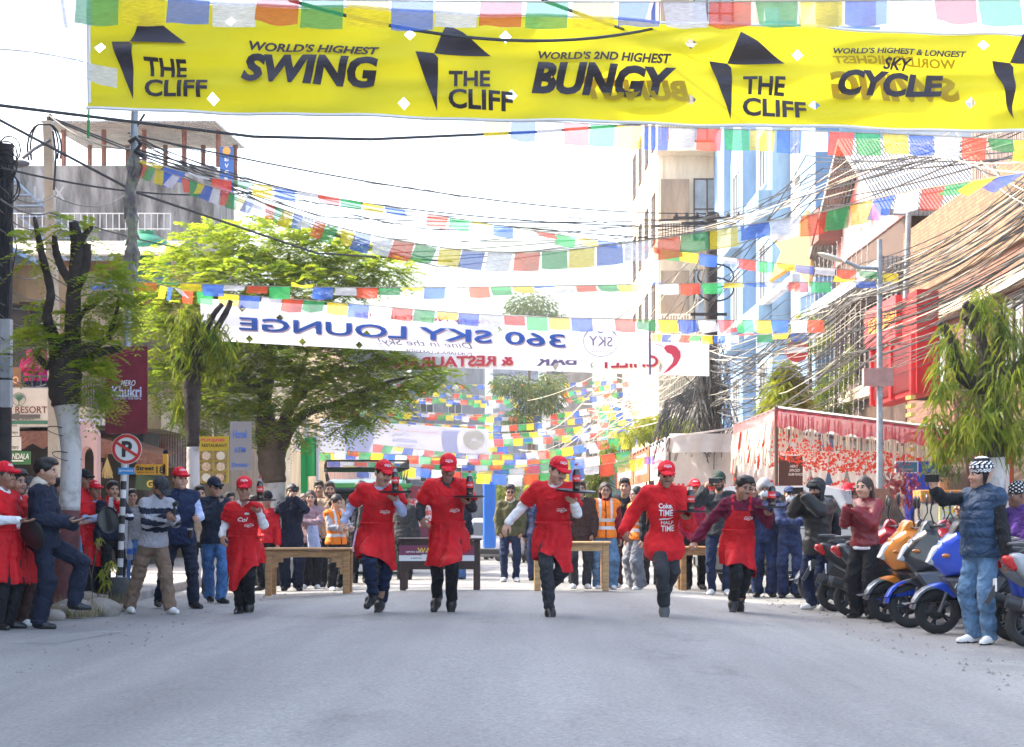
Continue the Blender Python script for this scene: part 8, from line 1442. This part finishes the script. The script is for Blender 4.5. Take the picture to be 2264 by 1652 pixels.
pp = thing('paper_sheets', "loose white papers held by the dark clothed man behind the runner in pale blue", 'paper', P(800, 1195, 27.0)); MB().prism([(-.1, -.16), (.1, -.12), (.16, .15), (-.02, .17)], (0, 0, 0), (1, 0, 0), (0, 0, 1), (.02, .012, 0)).build('sheet', M_white, pp); MB().prism([(-.14, -.18), (.06, -.16), (.08, .16), (-.08, .15)], (-.03, .02, 0), (1, 0, 0), (0, 0, 1), (.02, .012, 0)).build('folder', mat("folder_pink", (.55, .35, .5), .6), pp)
# ------------------------------------------------------------- canopies on the right
REDN = mat("canopy_red_net", (.58, .05, .09), .8, trans=.45, clear=.2, var=.15, vscale=4); WHN = mat("canopy_white_cloth", (.80, .76, .73), .85, trans=.5, var=.06); IRON = mat("canopy_pipe", (.12, .07, .05), .5); TASS = mat("tassel_cream", (.78, .72, .62), .9, trans=.3); FLO = mat("flower_red", (.72, .07, .03), .7, trans=.3)
Y0, Y1 = 30.0, 35.5; cx0 = P(1716, 0, Y0).x; cx1 = P(2140, 0, Y0).x; zt = P(0, 905, Y0).z; zr = P(0, 958, Y0).z
t = thing('festival_canopy', "open canopy with red net valance, cream tassels and red flower strings", 'canopy', (cx0, Y0, 0)); I = Matrix.Translation(-t.location)
for x, y, zz in ((cx0, Y0, zt), (cx1, Y0, zr), (cx0, Y1, zt), (cx1, Y1, zr)): MB(I).tube([(x, y, 0), (x, y, zz + .05)], .035, 8).build('post', IRON, t, True)
b = MB(I)
for a, c in (((cx0, Y0, zt), (cx1, Y0, zr)), ((cx0, Y0, zt), (cx0, Y1, zt)), ((cx1, Y0, zr), (cx1, Y1, zr)), ((cx0, Y1, zt), (cx1, Y1, zr))): b.tube([a, c], .03, 8)
b.build('frame', IRON, t, True)
def drape(a, c, h0, fn, n, m, name, k=4, par=None, II=None):
    """cloth hanging between a and c; fn(t) = drop along it"""
    V = []; a, c = Vector(a), Vector(c); nn = (c - a).cross(Vector((0, 0, 1))).normalized()
    for i in range(n + 1):
        q = i / n; p = a.lerp(c, q)
        for j in range(k + 1): V.append(p + Vector((0, 0, h0 - fn(q) * j / k)) + nn * .03 * math.sin(q * n * 1.1 + j * .6) * (.4 + j / k))
    return MB(II or I).add(V, [(i * (k + 1) + j, i * (k + 1) + j + 1, (i + 1) * (k + 1) + j + 1, (i + 1) * (k + 1) + j) for i in range(n) for j in range(k)]).build(name, m, par or t, True, 180)
rr = random.Random(17)
drape((cx0, Y0 - .04, zt), (cx1, Y0 - .04, zr), 0, lambda q: .30 + .03 * math.sin(q * 60), 90, REDN, 'red_valance'); drape((cx0 - .03, Y0, zt), (cx0 - .03, Y1, zt), 0, lambda q: .42 + .05 * math.sin(q * 30), 50, mat("canopy_pink_net", (.62, .25, .25), .8, trans=.5, clear=.25), 'side_valance')
V = [Vector((x, y, (zt + (zr - zt) * (x - cx0) / (cx1 - cx0)) + .06 - .10 * math.sin(math.pi * (y - Y0) / (Y1 - Y0)))) for y in lin(Y0, Y1, 7) for x in lin(cx0, cx1, 9)]; MB(I).add(V, [(j * 9 + i, j * 9 + i + 1, (j + 1) * 9 + i + 1, (j + 1) * 9 + i) for j in range(6) for i in range(8)]).build('roof_cloth', WHN, t, True, 180)
b = MB(I)
for k in range(150): q = rr.random(); x = cx0 + (cx1 - cx0) * q; y = Y0 + rr.choice((.1, .25, .9, 1.8, 2.6)); z = zt + (zr - zt) * q - .25; L_ = rr.uniform(.18, .5); b.tube([(x, y, z + .2), (x + rr.uniform(-.02, .02), y, z - L_ * .5), (x + rr.uniform(-.03, .03), y, z - L_)], .012, 4)
b.build('tassel_fringe', TASS, t); b = MB(I)
for k in range(70): y = Y0 + (Y1 - Y0) * rr.random(); L_ = rr.uniform(.3, .75); b.tube([(cx0 - .05, y, zt - .2), (cx0 - .08, y + .03, zt - .3 - L_ * .5), (cx0 - .1 + rr.uniform(-.05, .05), y + rr.uniform(-.05, .05), zt - .3 - L_)], [.02, .03, .022], 5, 1 if rr.random() < .22 else 0)
b.build('side_tassels', [TASS, FLO], t)
def flowerline(p0, p1, sag, n, nm='flower_garland', I=None, t=None, s_=.05):
    b = MB(I)
    for k in range(n):
        q = (k + rr.random()) / n; p = Vector(p0).lerp(Vector(p1), q); p.z -= sag * 4 * q * (1 - q); p += Vector((rr.uniform(-.05, .05), rr.uniform(-.05, .05), rr.uniform(-.05, .05)))
        for _ in range(3): d = Vector((rr.uniform(-1, 1), rr.uniform(-1, 1), rr.uniform(-.6, .4))).normalized() * s_ * rr.uniform(.8, 1.6); e = d.cross(Vector((rr.uniform(-1, 1), rr.uniform(-1, 1), rr.uniform(-1, 1)))).normalized() * s_ * .55; b.add([p, p + d * .6 + e, p + d, p + d * .6 - e], [(0, 1, 2, 3)])
    return b.build(nm, FLO, t)
for k in range(10):
    y = Y0 + .15 + k * .45; flowerline((cx0 + .05, y, zt - .42 - k * .035), (cx1, y, zr - .45 - k * .01), .12, 62, I=I, t=t)
for k in range(9):
    x = cx0 + .2 + k * .4; drape((cx0 + k * (cx1 - cx0) / 9, Y1 - .4, zt - .55), (cx0 + (k + 1) * (cx1 - cx0) / 9, Y1 - .4, zt - .55), 0, lambda q: .35 + .45 * math.sin(math.pi * q), 14, WHN, 'white_swag')
for k in range(3): flowerline((cx0 - .1 + k * 1.1, Y1 - .6, zt - 1.15), (cx0 + 1.0 + k * 1.1, Y1 - .6, zt - 1.2), .12, 40, I=I, t=t)
# white tent further off, with orange banners along the street
Yt0, Yt1 = 41.0, 62.0; tx = P(1480, 0, Yt0).x; zt2 = P(0, 968, Yt0).z; t2 = thing('white_tent', "long white food tent with draped cloth and red flowers beyond the red canopy", 'tent', (tx, Yt0, 0)); I2 = Matrix.Translation(-t2.location); tx1 = tx + 3.6
MB(I2).prism([(0, 0), (1.8, .25), (3.6, 0), (3.6, .04), (1.8, .29), (0, .04)], (tx, Yt0, zt2), (1, 0, 0), (0, 0, 1), (0, Yt1 - Yt0, 0)).build('tent_roof', WHN, t2)
for x, y in ((tx, Yt0), (tx1, Yt0), (tx, 48), (tx, 55), (tx, Yt1)): MB(I2).tube([(x, y, 0), (x, y, zt2)], .03, 6).build('post', IRON, t2)
drape((tx, Yt0, zt2), (tx1, Yt0, zt2), .1, lambda q: .45, 40, WHN, 'front_valance', par=t2, II=I2)
for k in range(3): drape((tx + k * 1.2, Yt0 + .5, zt2 - .3), (tx + k * 1.2 + 1.2, Yt0 + .5, zt2 - .3), 0, lambda q: .5 + .6 * math.sin(math.pi * q), 16, WHN, 'white_swag', par=t2, II=I2)
drape((tx, Yt0 + 3, zt2), (tx1, Yt0 + 3, zt2), 0, lambda q: 1.5, 30, mat("tent_back", (.82, .74, .72), .8, trans=.5), 'back_cloth', par=t2, II=I2)
for k in range(4): flowerline((tx - .1 + k * .2, Yt0 + .3 + k * .3, zt2 - 1.1), (tx1, Yt0 + .4 + k * .4, zt2 - .9), .2, 46, I=I2, t=t2, s_=.07)
for i, (y0, y1, m, tm, lab, tx_) in enumerate(((41.2, 45.5, SW, PR, "white food stall banner with red lettering nearest on the white tent", "Foodies"), (46, 51.5, mat("banner_orange", (.62, .10, .03), .6), LW, "orange food stall banner in the middle of the tent side", "Foodies"), (52, 60, MC["banner_orange"], LW, "orange food stall banner at the far end of the tent side", "Foodies"))):
    bt = thing('stall_banner', lab, 'banner', (tx - .06, y0, 0)); IB = Matrix.Translation(-bt.location); z0 = zt2 - .95; MB(IB).box(tx - .09, tx - .06, y0, y1, z0, zt2 + .02).build('banner_cloth', m, bt); b = MB(IB); put_text(b, *fit2d(tx_, (y1 - y0) * .75, .38, bold=.03), flat((tx - .094, (y0 + y1) / 2, z0 + .42), (0, -1, 0), (0, 0, 1))); b.build('lettering', tm, bt); b = MB(IB); put_text(b, *fit2d("STREET FOOD FESTIVAL", (y1 - y0) * .7, .12, bold=.02), flat((tx - .094, (y0 + y1) / 2, z0 + .74), (0, -1, 0), (0, 0, 1))); b.build('lettering', tm, bt)
    b = MB(IB)
    for k in range(5): b.ell((tx - .1, y0 + (k + .5) * (y1 - y0) / 5, zt2 - .04), .045, 6, 4)
    b.build('eyelet', LB, bt)
t, I = board('drink_poster', "tall dark brown drink poster with orange glass behind the canopy post", 1722, 1775, 1008, 1118, 33.5, mat("poster_brown", (.07, .03, .025), .5), [("HERO", 1755, 1031, 18, LW, 6, .02, dict(shear=.3)), ("SPICED", 1757, 1040, 24, LW, 6, .02, dict(shear=.3)), ("RUM PUNCH", 1760, 1049, 34, LW, 6, .02, dict(shear=.3))]); b = MB(I @ Matrix.Translation(P(1738, 1098, 33.45))); b.lathe([(.10, -.18), (.13, .06)], 14); b.build('glass_print', mat("punch_orange", (.5, .14, .05), .4), t)
board('parlour_sign', "yellow framed hair parlour board between the scooters and the padded vest", 2080, 2150, 1113, 1165, 25.5, mat("board_grey_green", (.42, .43, .36), .6), [("OM S", 2112, 1128, 56, mat("letter_mustard", (.6, .42, .02), .6), 14, .03), ("HAIR DRESSER", 2115, 1147, 56, LB, 7, .02), ("SALON", 2112, 1158, 36, LB, 7, .02)], mat("frame_yellow", (.6, .5, .1), .6)); board('small_shop_board', "small blue and red shop board in a white frame under the canopy's right end", 1982, 2028, 1022, 1044, 29.5, mat("board_sea", (.02, .14, .22), .5), [("SALON", 2004, 1027, 20, PR, 4), ("OPEN DAILY", 2004, 1038, 34, PO, 4)], PLATE)
simple('blue_curtain', "bright blue wrapped post beside the dark brick shop front on the right", 'curtain', (P(2040, 0, 30.2).x, 30.2, .12), [('cloth', MB().bev(-.26, .26, 0, .3, 0, 2.0, .04), mat("curtain_blue", (.005, .05, .45), .7, bump=.5, bscale=8))]); simple('red_cabinet', "tall red shop cabinet behind the padded vest", 'cabinet', (P(2205, 0, 28.5).x, 28.5, .12), [('case', MB().bev(-.28, .28, 0, .4, 0, 2.1, .02), mat("cabinet_red", (.5, .04, .03), .5)), ('door_glass', MB().box(-.2, .2, -.012, -.004, .9, 1.9), PLATE)])
simple('steel_counter', "stainless steel stall counter with red cloth and potted plant under the canopy", 'counter', (P(2095, 0, 27.6).x, 27.6, .12), [('counter_body', MB().bev(-.42, .42, 0, .5, 0, 1.25, .015), mat("stainless", (.45, .4, .34), .3, .8)), ('red_cloth', MB().bev(-.44, .44, -.02, .52, 1.26, 1.46, .01), mat("counter_red", (.45, .03, .02), .7, col2=(.5, .3, .05), vscale=22))])
pt = thing('potted_plant', "bushy potted plant on the red clothed counter", 'plant', (P(2085, 0, 27.8).x, 27.85, 1.585)); MB().lathe([(.1, 0), (.14, .2)], 12).build('pot', TAN, pt); leaves_obj('foliage', drooping(rs, rs.normal(size=(160, 3)) * .13 + np.array(pt.location) + [0, 0, .42], .16, .025), LF4, pt)
hb = thing('hanging_plant', "dark red hanging flower basket beside the blue wrapped post", 'plant', (P(1998, 0, 29.0).x, 29, 1.5)); MB().tube([(0, 0, .3), (0, 0, .9)], .008, 4).build('hanger', CABLE, hb); leaves_obj('foliage', drooping(rs, rs.normal(size=(260, 3)) * [.15, .15, .2] + np.array(hb.location) + [0, 0, .15], .1, .03), leafmat("plum", (.10, .01, .02), (.25, .03, .05), .3), hb)
